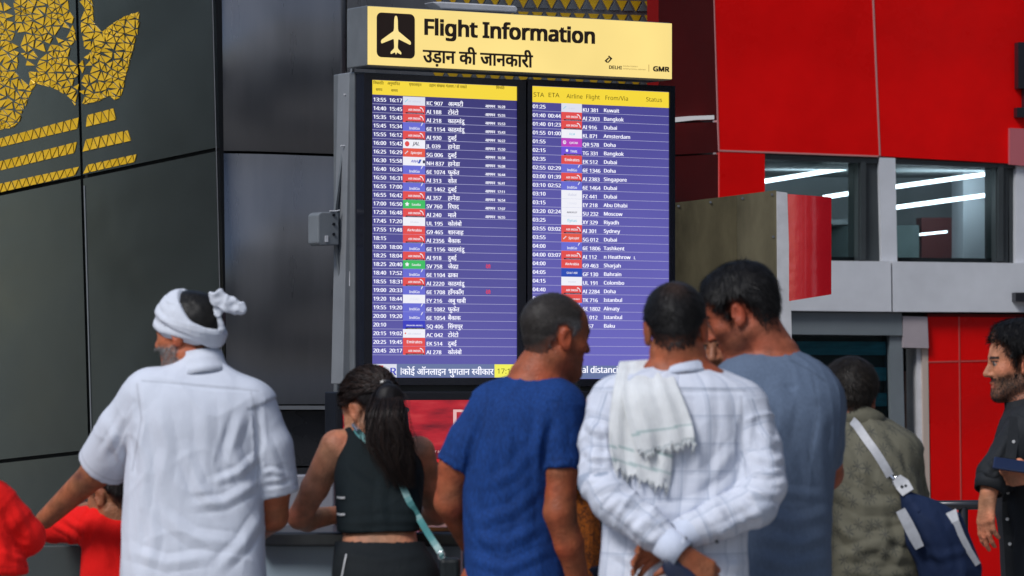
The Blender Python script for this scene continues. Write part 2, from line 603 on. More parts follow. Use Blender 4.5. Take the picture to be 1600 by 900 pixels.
def creases(m, dist=.004, scale=9.0, stretch=(1.0, 1.0, .42)):
    """fine pressed-in creases on top of whatever relief the cloth has: ridged, warped noise"""
    nt = m.node_tree; b = prin(m)
    tc = nt.nodes.new('ShaderNodeTexCoord')
    mp = nt.nodes.new('ShaderNodeMapping'); mp.inputs['Scale'].default_value = stretch; mp.inputs['Rotation'].default_value = (0, .35, .1)
    nt.links.new(tc.outputs['Object'], mp.inputs['Vector'])
    n = nt.nodes.new('ShaderNodeTexNoise'); n.noise_type = 'RIDGED_MULTIFRACTAL'
    n.inputs['Scale'].default_value = scale; n.inputs['Detail'].default_value = 3; n.inputs['Distortion'].default_value = .9
    n.inputs['Roughness'].default_value = .5
    nt.links.new(mp.outputs['Vector'], n.inputs['Vector'])
    bp = nt.nodes.new('ShaderNodeBump'); bp.inputs['Distance'].default_value = dist; bp.inputs['Strength'].default_value = .8
    nt.links.new(n.outputs['Fac'], bp.inputs['Height'])
    if b.inputs['Normal'].links: nt.links.new(b.inputs['Normal'].links[0].from_socket, bp.inputs['Normal'])
    nt.links.new(bp.outputs['Normal'], b.inputs['Normal'])

def seam_tint(m, amt=.26):
    """sewn seams and stitched hems read as fine darker lines"""
    nt = m.node_tree; b = prin(m)
    at = nt.nodes.new('ShaderNodeAttribute'); at.attribute_name = 'seam'
    mr = nt.nodes.new('ShaderNodeMapRange'); mr.inputs['To Min'].default_value = 1.0; mr.inputs['To Max'].default_value = 1 - amt
    nt.links.new(at.outputs['Fac'], mr.inputs['Value'])
    sc = nt.nodes.new('ShaderNodeVectorMath'); sc.operation = 'SCALE'
    if b.inputs['Base Color'].links: nt.links.new(b.inputs['Base Color'].links[0].from_socket, sc.inputs[0])
    else: sc.inputs[0].default_value = b.inputs['Base Color'].default_value[:3]
    nt.links.new(mr.outputs['Result'], sc.inputs['Scale']); nt.links.new(sc.outputs['Vector'], b.inputs['Base Color'])

def cloth(name, color, rough=0.85, noise=0.08, nscale=14, bump=0.0015, bscale=90, sheen=0.0, stretch=(1, 1, 0.5), crease=.004, cscale=9.0, heather=0.0):
    """plain woven or knitted cloth: slight colour drift, creases and thread relief"""
    if name in MATS: return MATS[name]
    m = mat(name, color, rough, 0, 0.25, noise=noise, nscale=nscale, bump=bump, bscale=bscale, stretch=stretch)
    prin(m).inputs['Sheen Weight'].default_value = sheen
    if heather > 0:     # melange yarn: fine lighter and darker flecks
        nt = m.node_tree; b = prin(m)
        tc = nt.nodes.new('ShaderNodeTexCoord'); mp = nt.nodes.new('ShaderNodeMapping'); mp.inputs['Scale'].default_value = (1, 1, .35)
        n = nt.nodes.new('ShaderNodeTexNoise'); n.inputs['Scale'].default_value = 190; n.inputs['Detail'].default_value = 3
        mr = nt.nodes.new('ShaderNodeMapRange'); mr.inputs['From Min'].default_value = .3; mr.inputs['From Max'].default_value = .7; mr.inputs['To Min'].default_value = 1 - heather; mr.inputs['To Max'].default_value = 1 + heather
        sc = nt.nodes.new('ShaderNodeVectorMath'); sc.operation = 'SCALE'
        nt.links.new(tc.outputs['Object'], mp.inputs['Vector']); nt.links.new(mp.outputs['Vector'], n.inputs['Vector']); nt.links.new(n.outputs['Fac'], mr.inputs['Value'])
        nt.links.new(b.inputs['Base Color'].links[0].from_socket, sc.inputs[0]); nt.links.new(mr.outputs['Result'], sc.inputs['Scale']); nt.links.new(sc.outputs['Vector'], b.inputs['Base Color'])
    if crease > 0: creases(m, crease, cscale)
    seam_tint(m)
    return m

# ---- head and face in local axes: x right, y forward (face), z up, origin between the ears
def head_frame(yaw, pitch=0.0, roll=0.0):
    return rotz(yaw) @ roty(roll) @ rotx(pitch)

def head(v, c, R, s=1.0, face=True, slim=1.0):
    c = np.asarray(c, float)
    def T(x, y, z): return c + R @ (np.array([x * slim, y, z]) * s)
    E = lambda p, r, k=0.02, op='u': v.ell(T(*p), np.array(r) * s * np.array([slim, 1, 1]), R, k, op)
    C = lambda a, b, r1, r2, k=0.02, op='u': v.cap(T(*a), T(*b), r1 * s, r2 * s, k, op)
    E((0, -.012, .03), (.075, .096, .083))
    E((0, .042, .03), (.062, .048, .058), .03)
    E((0, .032, -.045), (.059, .060, .070), .03)
    for q in (-1, 1):
        C((q * .047, -.004, -.062), (q * .012, .068, -.104), .020, .019, .03)
        E((q * .043, .058, -.026), (.022, .020, .020), .025)
    E((0, .074, -.108), (.022, .018, .016), .02)
    C((-.030, .083, .016), (.030, .083, .016), .012, .012, .016)
    C((0, .088, .008), (0, .109, -.034), .0085, .012, .010)
    for q in (-1, 1):
        E((q * .013, .096, -.038), (.009, .012, .008), .006)
        E((q * .031, .101, -.002), (.015, .012, .010), .014, 's')
        E((q * .031, .079, -.002), (.0125, .0125, .0115), .002)
        C((q * .019, .090, .004), (q * .043, .084, .004), .0035, .003, .004)
    C((-.018, .085, -.066), (.018, .085, -.066), .0075, .0075, .006)
    E((0, .092, -.066), (.013, .008, .006), .005)
    C((-.016, .084, -.079), (.016, .084, -.079), .0085, .0085, .006)
    E((0, .10, -.0725), (.026, .011, .0022), .003, 's')
    for q in (-1, 1):
        Re = R @ rotz(-q * 0.45) @ roty(q * 0.12)
        v.ell(T(q * .079, -.012, -.012), np.array((.009, .020, .033)) * s, Re, .007)
        v.ell(T(q * .089, -.008, -.008), np.array((.007, .011, .019)) * s, Re, .004, 's')
        v.ell(T(q * .079, -.002, -.036), np.array((.007, .010, .012)) * s, Re, .006)
        v.ell(T(q * .083, .003, -.014), np.array((.005, .006, .007)) * s, Re, .003)
    return T

def loc(V, c, R, s=1.0):
    return ((V - c) @ R) / s

HAIRLINE = [(.082, .085), (.068, .060), (.052, .047), (.044, .018), (.030, .010), (.026, -.030), (.012, -.030),
            (.010, .012), (-.010, .026), (-.030, .018), (-.042, -.020), (-.048, -.062), (-.090, -.088), (-.22, -.085), (-.22, .22), (.06, .22)]
def poly_sd(y, z, P):
    d = np.full(np.broadcast(y, z).shape, 1e9); sgn = np.ones_like(d)
    n = len(P)
    for i in range(n):
        ax, az = P[i]; bx, bz = P[i - 1]
        ex, ez = bx - ax, bz - az
        wx, wz = y - ax, z - az
        t = np.clip((wx * ex + wz * ez) / (ex * ex + ez * ez + 1e-12), 0, 1)
        d = np.minimum(d, (wx - ex * t) ** 2 + (wz - ez * t) ** 2)
        c1 = z >= az; c2 = z < bz; c3 = ex * wz > ez * wx
        fl = (c1 & c2 & c3) | (~c1 & ~c2 & ~c3)
        sgn = np.where(fl, -sgn, sgn)
    return sgn * np.sqrt(d)

def hair_cap(c, R, s=1.0, t0=.013, line=HAIRLINE, h=.004, noise=.0014, top=0.0, slim=1.0, seed=3, fn=None, nr=.056):
    """hair volume over the skull, thinning to nothing at the hairline"""
    c = np.asarray(c, float)
    v = Vol(c - .17 * s, c + .17 * s, h)
    X, Y, Z = v.x[:, None, None] - c[0], v.y[None, :, None] - c[1], v.z[None, None, :] - c[2]
    p = [(X * R[0, i] + Y * R[1, i] + Z * R[2, i]) / s for i in range(3)]
    p[0] = p[0] / slim
    pd = poly_sd(p[1], p[2], line) + .0030 * np.sin(p[0] * 190 + p[2] * 60) * np.sin(p[2] * 160 + p[1] * 90 + 1) + .0018 * np.sin(p[1] * 420 + p[0] * 300) + .0016 * np.sin(p[2] * 510 + p[0] * 210)
    def el(cy, cz, r):
        a = [p[0] / r[0], (p[1] - cy) / r[1], (p[2] - cz) / r[2]]
        k0 = np.sqrt(a[0] ** 2 + a[1] ** 2 + a[2] ** 2); k1 = np.sqrt((a[0] / r[0]) ** 2 + (a[1] / r[1]) ** 2 + (a[2] / r[2]) ** 2) + 1e-6
        return k0 * (k0 - 1) / k1
    d1 = el(-.012, .03, (.075, .096, .083)); d2 = el(.042, .03, (.062, .048, .058)); d3 = el(.032, -.045, (.059, .060, .070))
    nk = np.sqrt(p[0] ** 2 + (p[1] + .024) ** 2) - nr + np.maximum(p[2] + 0.02, 0)   # nape
    d = np.minimum(np.minimum(d1, d2), np.minimum(d3, nk))
    hh = np.maximum(.03 - np.abs(d1 - d2), 0) / .03
    d = d - hh * hh * .0075
    dm = np.minimum(d1, d3); hh = np.maximum(.03 - np.abs(dm - nk), 0) / .03
    d = np.minimum(d, np.minimum(dm, nk) - hh * hh * .0075)      # the skull runs smoothly into the neck
    fw = .020 + .045 * np.clip((.005 - p[2]) / .05, 0, 1)
    th = t0 * np.clip(-pd / fw, 0, 1) ** 0.8 + top * np.clip((p[2] - .02) / .07, 0, 1) * np.clip(-pd / .02, 0, 1)
    if fn is not None: th = th * fn(p)
    nz = np.zeros(pd.shape); near = np.abs(d - th) < .012
    P3 = np.stack([q[near] for q in np.broadcast_arrays(*p)], -1)
    nz[near] = (snoise(P3, 130, seed) * 0.5 + snoise(P3 * np.array([1, .5, 1]), 260, seed + 1) * 0.5) * noise
    d = np.maximum(d - th - nz * np.clip(th / t0, 0, 1), pd) * s
    inner = np.minimum(d1, d2) + .012
    d = np.maximum(d, -inner * s)
    v.D = d.astype(np.float32)
    return v

def strands(V, Q, c, R, count, length, width=.0007, lift=.35, seed=1, down=1.0, droop=0.4, swirl=0.6, m=None, col=(0.012, .010, .009), cvar=0.5, parent=None, colfn=None, s=1.0, name='hair_strands'):
    """short hairs standing on a hair volume, combed away from the crown"""
    r = np.random.default_rng(seed)
    tri = Q[r.integers(0, len(Q), count)]
    w = r.dirichlet((1, 1, 1), count)
    P = V[tri[:, 0]] * w[:, :1] + V[tri[:, 1]] * w[:, 1:2] + V[tri[:, 2]] * w[:, 2:]
    N = np.cross(V[tri[:, 2]] - V[tri[:, 0]], V[tri[:, 3]] - V[tri[:, 1]]); N /= np.linalg.norm(N, axis=1, keepdims=True) + 1e-12
    Lp = loc(P, c, R, s)
    crown = np.array([0.01, -.06, .11])
    dl = Lp - crown
    sw = np.cross(np.array([0, 0, 1.0]), dl)
    dirl = dl / (np.linalg.norm(dl, axis=1, keepdims=True) + 1e-9) + swirl * sw / (np.linalg.norm(sw, axis=1, keepdims=True) + 1e-9) * 0.5 + r.normal(0, .20, (count, 3))
    dirw = dirl @ R.T
    dirw -= N * np.sum(dirw * N, axis=1, keepdims=True) * 0.9
    dirw /= np.linalg.norm(dirw, axis=1, keepdims=True) + 1e-9
    L = length * r.uniform(.5, 1.3, count)[:, None]
    lf = lift * r.uniform(.2, 1.4, count)[:, None]
    mid = P + (dirw + N * lf) * L * .5
    tip = P + (dirw + N * lf * .8) * L + np.array([0, 0, -1.0]) * L * droop * .3
    side = np.cross(dirw, N); side /= np.linalg.norm(side, axis=1, keepdims=True) + 1e-9
    wd = width * r.uniform(.6, 1.4, count)[:, None]
    P = P - N * .001
    VV = np.stack([P - side * wd, P + side * wd, mid + side * wd * .8, mid - side * wd * .8, tip], 1).reshape(-1, 3)
    b = np.arange(count) * 5
    T = np.concatenate([np.stack([b, b + 1, b + 2], 1), np.stack([b, b + 2, b + 3], 1), np.stack([b + 3, b + 2, b + 4], 1)])
    me = np_mesh(name, VV - c, T, m or HAIR, True)
    cc = np.asarray(col)[None, :] * np.ones((count, 3)) if colfn is None else colfn(Lp)
    cc = cc * r.uniform(1 - cvar, 1 + cvar, (count, 1))
    setcol(me, np.repeat(cc, 5, axis=0))
    o = bpy.data.objects.new(name, me)
    o.location = Vector([float(q) for q in c])
    return link(o, parent)

def hand(v, w, f, n, side, curl=(.5, .5, .55, .6), thumb=.4, s=1.0, spread=.05, k=.006):
    """w wrist, f towards the fingers, n out of the back of the hand; side=+1: thumb lies along cross(f, n)"""
    f = unit(f); n = unit(n - f * np.dot(n, f)); t = np.cross(f, n) * side
    w = np.asarray(w, float)
    v.cap(w - f * .02 * s, w + f * .015 * s, .023 * s, .024 * s, .015, sq=(n, .7))
    kn = []
    for i, o in enumerate((.027, .009, -.009, -.026)):
        L = (.088, .092, .087, .078)[i]
        b = w + (f * L + t * o) * s
        v.cap(w + (f * .015 + t * o * .6) * s, b, .015 * s, .0115 * s, .014)
        kn.append(b)
    for i, b in enumerate(kn):
        seg = np.array([(.042, .025, .020), (.046, .029, .021), (.043, .027, .021), (.034, .020, .018)][i]) * s
        a = 0.0; p = b
        sp = (1.5 - i) * spread
        ff = unit(f + t * sp)
        for j, L in enumerate(seg):
            a += curl[i] * (0.9, 1.15, 0.8)[j]
            dr = ff * math.cos(a) - n * math.sin(a)
            q = p + dr * L
            v.cap(p, q, (.0098, .0090, .0082)[j] * s, (.0090, .0082, .0070)[j] * s, k * .6)
            p = q
    p0 = w + (f * .022 + t * .020 - n * .006) * s
    d1 = unit(f * .75 + t * .62 - n * .35 * (1 + thumb))
    p1 = p0 + d1 * .042 * s
    d2 = unit(f * .92 + t * (.30 - .4 * thumb) - n * (.25 + thumb * .5))
    p2 = p1 + d2 * .032 * s
    p3 = p2 + unit(f - n * (.2 + .6 * thumb) - t * .25 * thumb) * .026 * s
    v.cap(p0, p1, .016 * s, .0125 * s, .014)
    v.cap(p1, p2, .0115 * s, .0102 * s, .004)
    v.cap(p2, p3, .0102 * s, .0080 * s, .004)

# ---- whole people
def S(d, rows):
    """torso sections from (row, left px, right px, half depth, depth offset)"""
    out = []
    for py, xl, xr, b, dy in rows:
        dd = d + dy
        out.append((CZ + (HZ - py) / F * dd, ((xl + xr) / 2 - 800) / F * dd, dd, (xr - xl) / 2 / F * dd, b))
    return out

def A(d, pts):
    """arm chain from (px, py, depth offset, radius)"""
    return [(W(x, y, d + o), r) for x, y, o, r in pts]

def legs(v, base, hip, along, r=(.085, .058, .045), gap=.095, k=.02, feet=True):
    for q in (-1, 1):
        h = np.array([base[0], base[1], hip]) + along * gap * .9 * q
        kn = np.array([base[0], base[1], hip * .53]) + along * gap * 1.05 * q
        an = np.array([base[0], base[1], .09]) + along * gap * 1.1 * q
        v.cap(h, kn, r[0], r[1], k); v.cap(kn, an, r[1], r[2], .01)

class Person:
    def __init__(s, label, d, skin, cat='person', group=None):
        s.label, s.d, s.skin, s.cat, s.group = label, d, np.array(lin(skin)), cat, group
    def body(s, hc, R, torso, neck, arms=(), hands=(), hs=1.0, slim=1.0, h=.0056, hip=.92, base=None, along=np.array([1.0, 0, 0]), neckr=(.052, .060), colfn=None, legr=(.075, .05, .04)):
        T = S(s.d, torso)
        zs = [q[0] for q in T]
        if base is None:
            lo_sec = min(T, key=lambda q: q[0]); base = np.array([lo_sec[1], lo_sec[2]])
        s.base = base
        pts = [np.asarray(hc) + q for q in (-.15, .15)]
        for a in arms:
            pts += [p - r - .01 for p, r in a] + [p + r + .01 for p, r in a]
        for q in hands: pts += [np.asarray(q[0]) - .2, np.asarray(q[0]) + .2]
        pts += [np.array([q[1] - q[3], q[2] - q[4], q[0]]) for q in T] + [np.array([q[1] + q[3], q[2] + q[4], q[0]]) for q in T]
        pts += [np.array([base[0] - .2, base[1] - .2, 0]), np.array([base[0] + .2, base[1] + .26, 0])]
        pts = np.array(pts)
        lo, hi = pts.min(0) - .02, pts.max(0) + .02
        lo[2] = 0.0
        v = Vol(lo, hi, h, zcoarse=min(zs) if min(zs) > .3 else .6)
        v.loft(T, k=0.0, inset=.016)
        if along is not None:
            legs(v, base, hip, along, legr)
            v.ell((base[0], base[1], hip), (.10, .085, .10), None, .04)
        v.cap(neck[0], neck[1], neckr[0] * hs, neckr[1] * hs, .03)
        v.cap(neck[1], np.asarray(neck[1]) - np.array([0, 0, .06]), neckr[1] * hs, .07 * hs, .05)
        head(v, hc, R, hs, slim=slim)
        for a in arms:
            for i, ((p, r), (q, r2)) in enumerate(zip(a[:-1], a[1:])):
                v.cap(p, q, r, r2, .03 if i == 0 else .015)
        for q in hands:
            hand(v, *q[:4], **q[4])
        sk = s.skin
        hcv = np.asarray(hc, float)
        def col(V, N):
            C = np.tile(sk, (len(V), 1))
            n1, n2, n3 = snoise(V, 18, 5), snoise(V, 55, 6), snoise(V, 140, 7)
            C = C * (1 + .13 * n1 + .09 * n2 + .07 * n3)[:, None]
            C = C * np.stack([1 + .05 * n2, 1 - .06 * n2 - .04 * n1, 1 - .08 * n2], 1)
            L = loc(V, hcv, R, hs)
            inh = (np.abs(L[:, 0]) < .11) & (np.abs(L[:, 1]) < .14) & (np.abs(L[:, 2]) < .15)
            # lips, eyes, brows, ears
            lip = inh & (L[:, 1] > .075) & (np.abs(L[:, 2] + .0725) < .013) & (np.abs(L[:, 0]) < .025)
            C[lip] *= np.array([.85, .60, .60])
            ear = inh & (np.abs(L[:, 0]) > .072) & (np.abs(L[:, 1] + .01) < .03)
            C[ear] *= np.array([1.08, .86, .82])
            eye = inh & (np.hypot(np.abs(L[:, 0]) - .031, (L[:, 2] + .002) * 1.5) < .011) & (L[:, 1] > .07)
            C[eye] = np.array([.24, .21, .19])
            iris = inh & (np.hypot(np.abs(L[:, 0]) - .031, (L[:, 2] + .002)) < .0062) & (L[:, 1] > .07)
            C[iris] = np.array([.012, .008, .006])
            lash = inh & (np.abs(np.abs(L[:, 0]) - .031) < .016) & (np.abs(L[:, 2] - .0065) < .0028) & (L[:, 1] > .07)
            C[lash] = np.array([.02, .014, .012])
            brow = inh & (np.abs(np.abs(L[:, 0]) - .031) < .019) & (np.abs(L[:, 2] - .0205 + .12 * np.abs(np.abs(L[:, 0]) - .028)) < .0045) & (L[:, 1] > .06)
            C[brow] = np.array([.02, .014, .012])
            if colfn is not None: C = colfn(V, N, L, inh, C)
            return np.clip(C, 0, 1)
        org = np.array([base[0], base[1], 0.0])
        s.o, s.V, s.Q = sculpt('person', v, SKIN, None, org, col, None, None, 1)
        props(s.o, s.label, s.cat, s.group)
        s.hc, s.R, s.hs, s.slim, s.nr = hcv, R, hs, slim, neckr[0]
        return s.o
    def hair(s, t0=.013, line=HAIRLINE, n=5000, length=.014, col=(.012, .010, .010), colfn=None, seed=1, top=0.0, width=.0008, lift=.24, noise=.0014, fn=None):
        v = hair_cap(s.hc, s.R, s.hs, t0, line, top=top, slim=s.slim, seed=seed, noise=noise, fn=fn, nr=s.nr)
        cf = colfn or (lambda L: np.tile(np.array(col), (len(L), 1)))
        def edge(V, N):
            L = loc(V, s.hc, s.R, s.hs); C = cf(L)
            w = np.clip(-poly_sd(L[:, 1], L[:, 2], line) / (.014 + .040 * np.clip(-L[:, 2] / .05, 0, 1)), 0, 1)[:, None] ** .7
            return C * w + s.skin * .55 * (1 - w)
        o, V, Q = sculpt('hair', v, HAIR, s.o, s.hc, edge, None, None, 1)
        if n:
            strands(V, Q, s.hc, s.R, n, length, width, lift, seed, colfn=cf, parent=o, s=s.hs)
        return o
    def beard(s, sel, n=3500, length=.007, col=(.014, .011, .010), seed=5, cvar=.5):
        """short facial hair standing on the skin where sel(local) says so"""
        Q = s.Q; C = loc(s.V[Q].mean(1), s.hc, s.R, s.hs)
        Qs = Q[sel(C)]
        if len(Qs): strands(s.V, Qs, s.hc, s.R, n, length, .0006, .5, seed, col=col, cvar=cvar, parent=s.o, s=s.hs, name='beard')
    def top(s, name, m, rows, sleeves=(), hem=.80, h=.006, neck=None, neckr=.06, strokes=(), fine=.0012, mid=.003, seed=0, armk=.035, p=2.4, ff=26, colfn=None, label=None, k2=.008, hollow=True, extra=None, stretch=(1, 1, .45), at=.003, aa=.004, seams=()):
        """a shirt: torso loft, sleeves, hem, neck hole. sleeves: (chain, arm radius at cuff or None, cut)"""
        T = S(s.d, rows)
        pts = [np.array([q[1] - q[3], q[2] - q[4], q[0]]) for q in T] + [np.array([q[1] + q[3], q[2] + q[4], q[0]]) for q in T]
        for ch, ar, cut in sleeves:
            pts += [p_ - r - .01 for p_, r in ch] + [p_ + r + .01 for p_, r in ch]
        pts = np.array(pts); lo, hi = pts.min(0) - .03, pts.max(0) + .03
        lo[2] = min(hem - .02, lo[2])
        v = Vol(lo, hi, h)
        v.loft(T, 0.0, p)
        for ch, ar, cut in sleeves:
            u = Vol(lo, hi, h)          # each sleeve is its own tube, joined softly only at the shoulder
            for i, ((a, r), (b, r2)) in enumerate(zip(ch[:-1], ch[1:])):
                u.cap(a, b, r, r2, .012)
            if cut:
                a, r = ch[-2]; b, r2 = ch[-1]
                n = unit(b - a)
                u.half(b, n, b - .16, b + .16)
                if ar and hollow:
                    u.cap(b - n * .05, b + n * .1, ar, ar, .0, 's')
            # blend width falls off away from the shoulder
            X, Y, Z = u.x[:, None, None], u.y[None, :, None], u.z[None, None, :]
            sh = ch[0][0]
            dist = np.sqrt((X - sh[0]) ** 2 + (Y - sh[1]) ** 2 + (Z - sh[2]) ** 2)
            k = (armk * np.clip(1 - (dist - .06) / .12, 0, 1) + k2).astype(np.float32)
            hh = np.maximum(k - np.abs(v.D - u.D), 0) / k
            v.D = np.minimum(v.D, u.D) - hh * hh * k * .25
        v.half((0, 0, hem), (0, 0, -1))
        if neck is not None:
            v.cap(neck[1] - (neck[0] - neck[1]) * .0, neck[0] + (neck[0] - neck[1]) * .5, neckr, neckr, .01, 's')
        if extra: extra(v)
        def cuv(V):
            zz = V[:, 2]
            Sx = np.array(sorted(T, key=lambda q: q[0]))
            cx = np.interp(zz, Sx[:, 0], Sx[:, 1]); cy = np.interp(zz, Sx[:, 0], Sx[:, 2]); a = np.interp(zz, Sx[:, 0], Sx[:, 3]); b = np.interp(zz, Sx[:, 0], Sx[:, 4])
            th = np.arctan2((V[:, 0] - cx) / a, -(V[:, 1] - cy) / b)
            U = np.stack([th * .19, zz, zz - hem], 1)
            nx = np.hypot((V[:, 0] - cx) / a, (V[:, 1] - cy) / b)
            best = np.abs(nx - 1) * .1
            for ai, (ch, ar, cut) in enumerate(sleeves):
                acc = 0.0
                tot = sum(np.linalg.norm(q_ - p_) for (p_, _), (q_, _) in zip(ch[:-1], ch[1:]))
                for (p_, r), (q_, r2) in zip(ch[:-1], ch[1:]):
                    ab = q_ - p_; L = np.linalg.norm(ab)
                    t = np.clip((V - p_) @ ab / L**2, 0, 1)
                    rv = V - p_ - t[:, None] * ab
                    dd = np.abs(np.linalg.norm(rv, axis=1) - (r + (r2 - r) * t))
                    e1 = unit(np.cross(ab, np.array([0, 1.0, 0]))); e2 = unit(np.cross(ab, e1))
                    an = np.arctan2(rv @ e1, rv @ e2)
                    mk = (dd < best) & ((t > .02) | (acc > 0))
                    U[mk] = np.stack([an * .055 + 3 + ai, acc + t * L, (tot - acc - t * L) if cut else np.ones(len(V))], 1)[mk]
                    best = np.where(mk, dd, best)
                    acc += L
            return U
        disp = lambda V, Q: drape(V, Q, cuv(V), strokes, at, aa, seed, fine, mid)
        o, V, Q = sculpt(name, v, m, s.o, None, colfn, cuv, disp, 2)
        U = cuv(V); px, py = to_px(V)
        sm = np.exp(-((U[:, 2] - .024) / .0035) ** 2) * .8 * (U[:, 2] < .06)
        for pts in seams: sm = np.maximum(sm, np.exp(-(pdist(px, py, pts)[0] / 1.5) ** 2))
        a_ = o.data.attributes.new('seam', 'FLOAT', 'POINT'); a_.data.foreach_set('value', sm.astype(np.float32))
        if label: o['label'] = label
        return o
    def trousers(s, m, hip=.92, along=np.array([1.0, 0, 0]), waist=None, r=(.090, .072, .060), gap=.090, shoe=(.03, .025, .02), wide=(.155, .105)):
        b = s.base
        waist = waist or hip - .02
        v = Vol((b[0] - .35, b[1] - .3, 0.02), (b[0] + .35, b[1] + .35, waist + .05), .012)
        legs(v, b, hip, along, r, gap)
        v.loft([(waist, b[0], b[1], wide[0], wide[1]), (waist - .08, b[0], b[1], wide[0], wide[1] * 1.03), (hip - .2, b[0], b[1], wide[0] * .95, wide[1])], .03)
        v.half((0, 0, waist), (0, 0, 1))
        v.half((0, 0, waist), (0, 0, 1)); v.half((0, 0, .07), (0, 0, -1))
        o, V, Q = sculpt('trousers', v, m, s.o, None, None, None, lambda V, Q: folds(V, Q, (), .002, 11, 20, (1, 1, .6), .004), 1)
        fwd = np.array([-along[1], along[0], 0])
        for q in (-1, 1):
            an = np.array([b[0], b[1], 0.0]) + along * gap * 1.1 * q
            sv = Vol(an - .2, an + .25, .01)
            sv.cap(an + [0, 0, .045] - fwd * .05, an + [0, 0, .035] + fwd * .15, .042, .036, .02)
            sv.cap(an + [0, 0, .05], an + [0, 0, .10], .045, .045, .03)
            sv.half((0, 0, .004), (0, 0, -1))
            sculpt('shoe', sv, mat('shoe leather', shoe, .5), s.o)
        return o

def band(name, m, rings, parent, thick=.004, closed=True, arc=None):
    """cloth band (collar, cuff, hem): rings of (centre, ux, uy, a, b) joined to a strip with thickness"""
    n = 40
    V, Fs = [], []
    th = np.linspace(0, 2 * math.pi, n, endpoint=False) if closed else np.linspace(arc[0], arc[1], n)
    R2 = list(rings)
    loops = [(c, ux, uy, a, b) for c, ux, uy, a, b in R2] + [(c, ux, uy, a - thick, b - thick) for c, ux, uy, a, b in reversed(R2)]
    for c, ux, uy, a, b in loops:
        for t in th:
            V.append(np.asarray(c) + np.asarray(ux) * math.cos(t) * a + np.asarray(uy) * math.sin(t) * b)
    L = len(loops)
    for i in range(L):
        for j in range(n if closed else n - 1):
            j2 = (j + 1) % n; i2 = (i + 1) % L
            Fs.append([i * n + j, i * n + j2, i2 * n + j2, i2 * n + j])
    g = Geo(); g.add(V, Fs)
    return g.build(name, m, parent, smooth=True)

# ------------------------------------------------------------------ the setting
M_GROUND = mat('stone floor', (.30, .29, .28), .35, noise=.12, nscale=3, roughvar=.1)
M_JOINT = mat('dark joint', (.012, .013, .014), .6)
M_CLAD = mat('anodised charcoal cladding', (.112, .128, .126), .22, metal=.85, spec=.5, noise=.05, nscale=1.4, roughvar=.05, bump=.006, bscale=.8)
M_CLAD2 = mat('pale grey steel cladding', (.24, .24, .25), .33, metal=.60, spec=.5, noise=.12, nscale=2.5, roughvar=.10, bump=.0008, bscale=1.3, stretch=(2.0, 2.0, .35))
M_GOLD = mat('gold film', (.80, .47, .018), .32, metal=.20, spec=.5, noise=.18, nscale=5)
M_RED = mat('red lacquered panel', (.68, .002, .002), .30, spec=.16, noise=.20, nscale=1.1, roughvar=.08)
M_REDG = mat('red glossy fascia', (.60, .005, .014), .16, metal=.10, spec=.8, coat=.8, bump=.010, bscale=4.5)
M_MAROON = mat('dark red glass wall', (.17, .006, .006), .35, spec=.05, noise=.15, nscale=2)
M_WHITE = mat('pale grey panel', (.60, .615, .65), .45, noise=.08, nscale=4, roughvar=.1)
M_WHITE2 = mat('white painted steel', (.60, .60, .62), .4, noise=.14, nscale=9)
M_PINK = mat('pale mauve panel', (.38, .33, .35), .5, noise=.05)
M_FRAME = mat('dark window frame', (.035, .042, .045), .4, noise=.1)
M_BEAM = mat('slate grey beam', (.15, .175, .19), .5, noise=.1, nscale=3)
M_STEEL = mat('grey painted steel', (.13, .14, .15), .42, noise=.10, nscale=9, roughvar=.1)
M_BLACK = mat('black plastic', (.010, .011, .016), .30, spec=.5, noise=.2, nscale=6)
M_OLIVE = mat('weathered olive sheet metal', (.095, .080, .045), .5, metal=.1, spec=.2, noise=.55, nscale=6, roughvar=.14, stretch=(1, 1, .3))
M_ROOM = mat('grey room wall', (.40, .42, .43), .7, noise=.06)
M_ROOMW = mat('pale room wall', (.55, .56, .60), .7)
M_TEALR = mat('teal window reflection', (.07, .40, .48), .5, noise=.25, nscale=6, stretch=(1, 1, 8))
M_TUBE = emis('lit fluorescent tube', lin((245, 248, 255)), 9.0)

def glass(name, tint=(.8, .9, .9), refl=.12):
    if name in MATS: return MATS[name]
    m = bpy.data.materials.new(name); m.use_nodes = True
    nt = m.node_tree; nt.nodes.remove(prin(m))
    out = nt.nodes['Material Output']
    tr = nt.nodes.new('ShaderNodeBsdfTransparent'); tr.inputs['Color'].default_value = (*tint, 1)
    gl = nt.nodes.new('ShaderNodeBsdfGlossy'); gl.inputs['Roughness'].default_value = .03; gl.inputs['Color'].default_value = (.9, .95, 1, 1)
    mx = nt.nodes.new('ShaderNodeMixShader')
    fr = nt.nodes.new('ShaderNodeLayerWeight'); fr.inputs['Blend'].default_value = refl
    nt.links.new(fr.outputs['Fresnel'], mx.inputs['Fac'])
    nt.links.new(tr.outputs[0], mx.inputs[1]); nt.links.new(gl.outputs[0], mx.inputs[2])
    nt.links.new(mx.outputs[0], out.inputs['Surface'])
    MATS[name] = m
    return m
M_GLASS = glass('window glass', (.62, .72, .74), .22)

g = Geo(); g.box((-60, -40, -.3), (60, 60, 0))
props(g.build('ground', M_GROUND), kind='structure')

# --- left wall of dark cladding panels with gold inlay, running back to the left
PA = Plane(341, 17.0, math.radians(-33))        # corner at px 341, going away to the left
wallA = empty('cladding_wall', [*W(170, HZ, 18.6)[:2], 0])
props(wallA, 'tall dark charcoal metal wall with gold triangle mosaic at the left', 'wall')
def lerp(a, b, t): return a + (b - a) * t
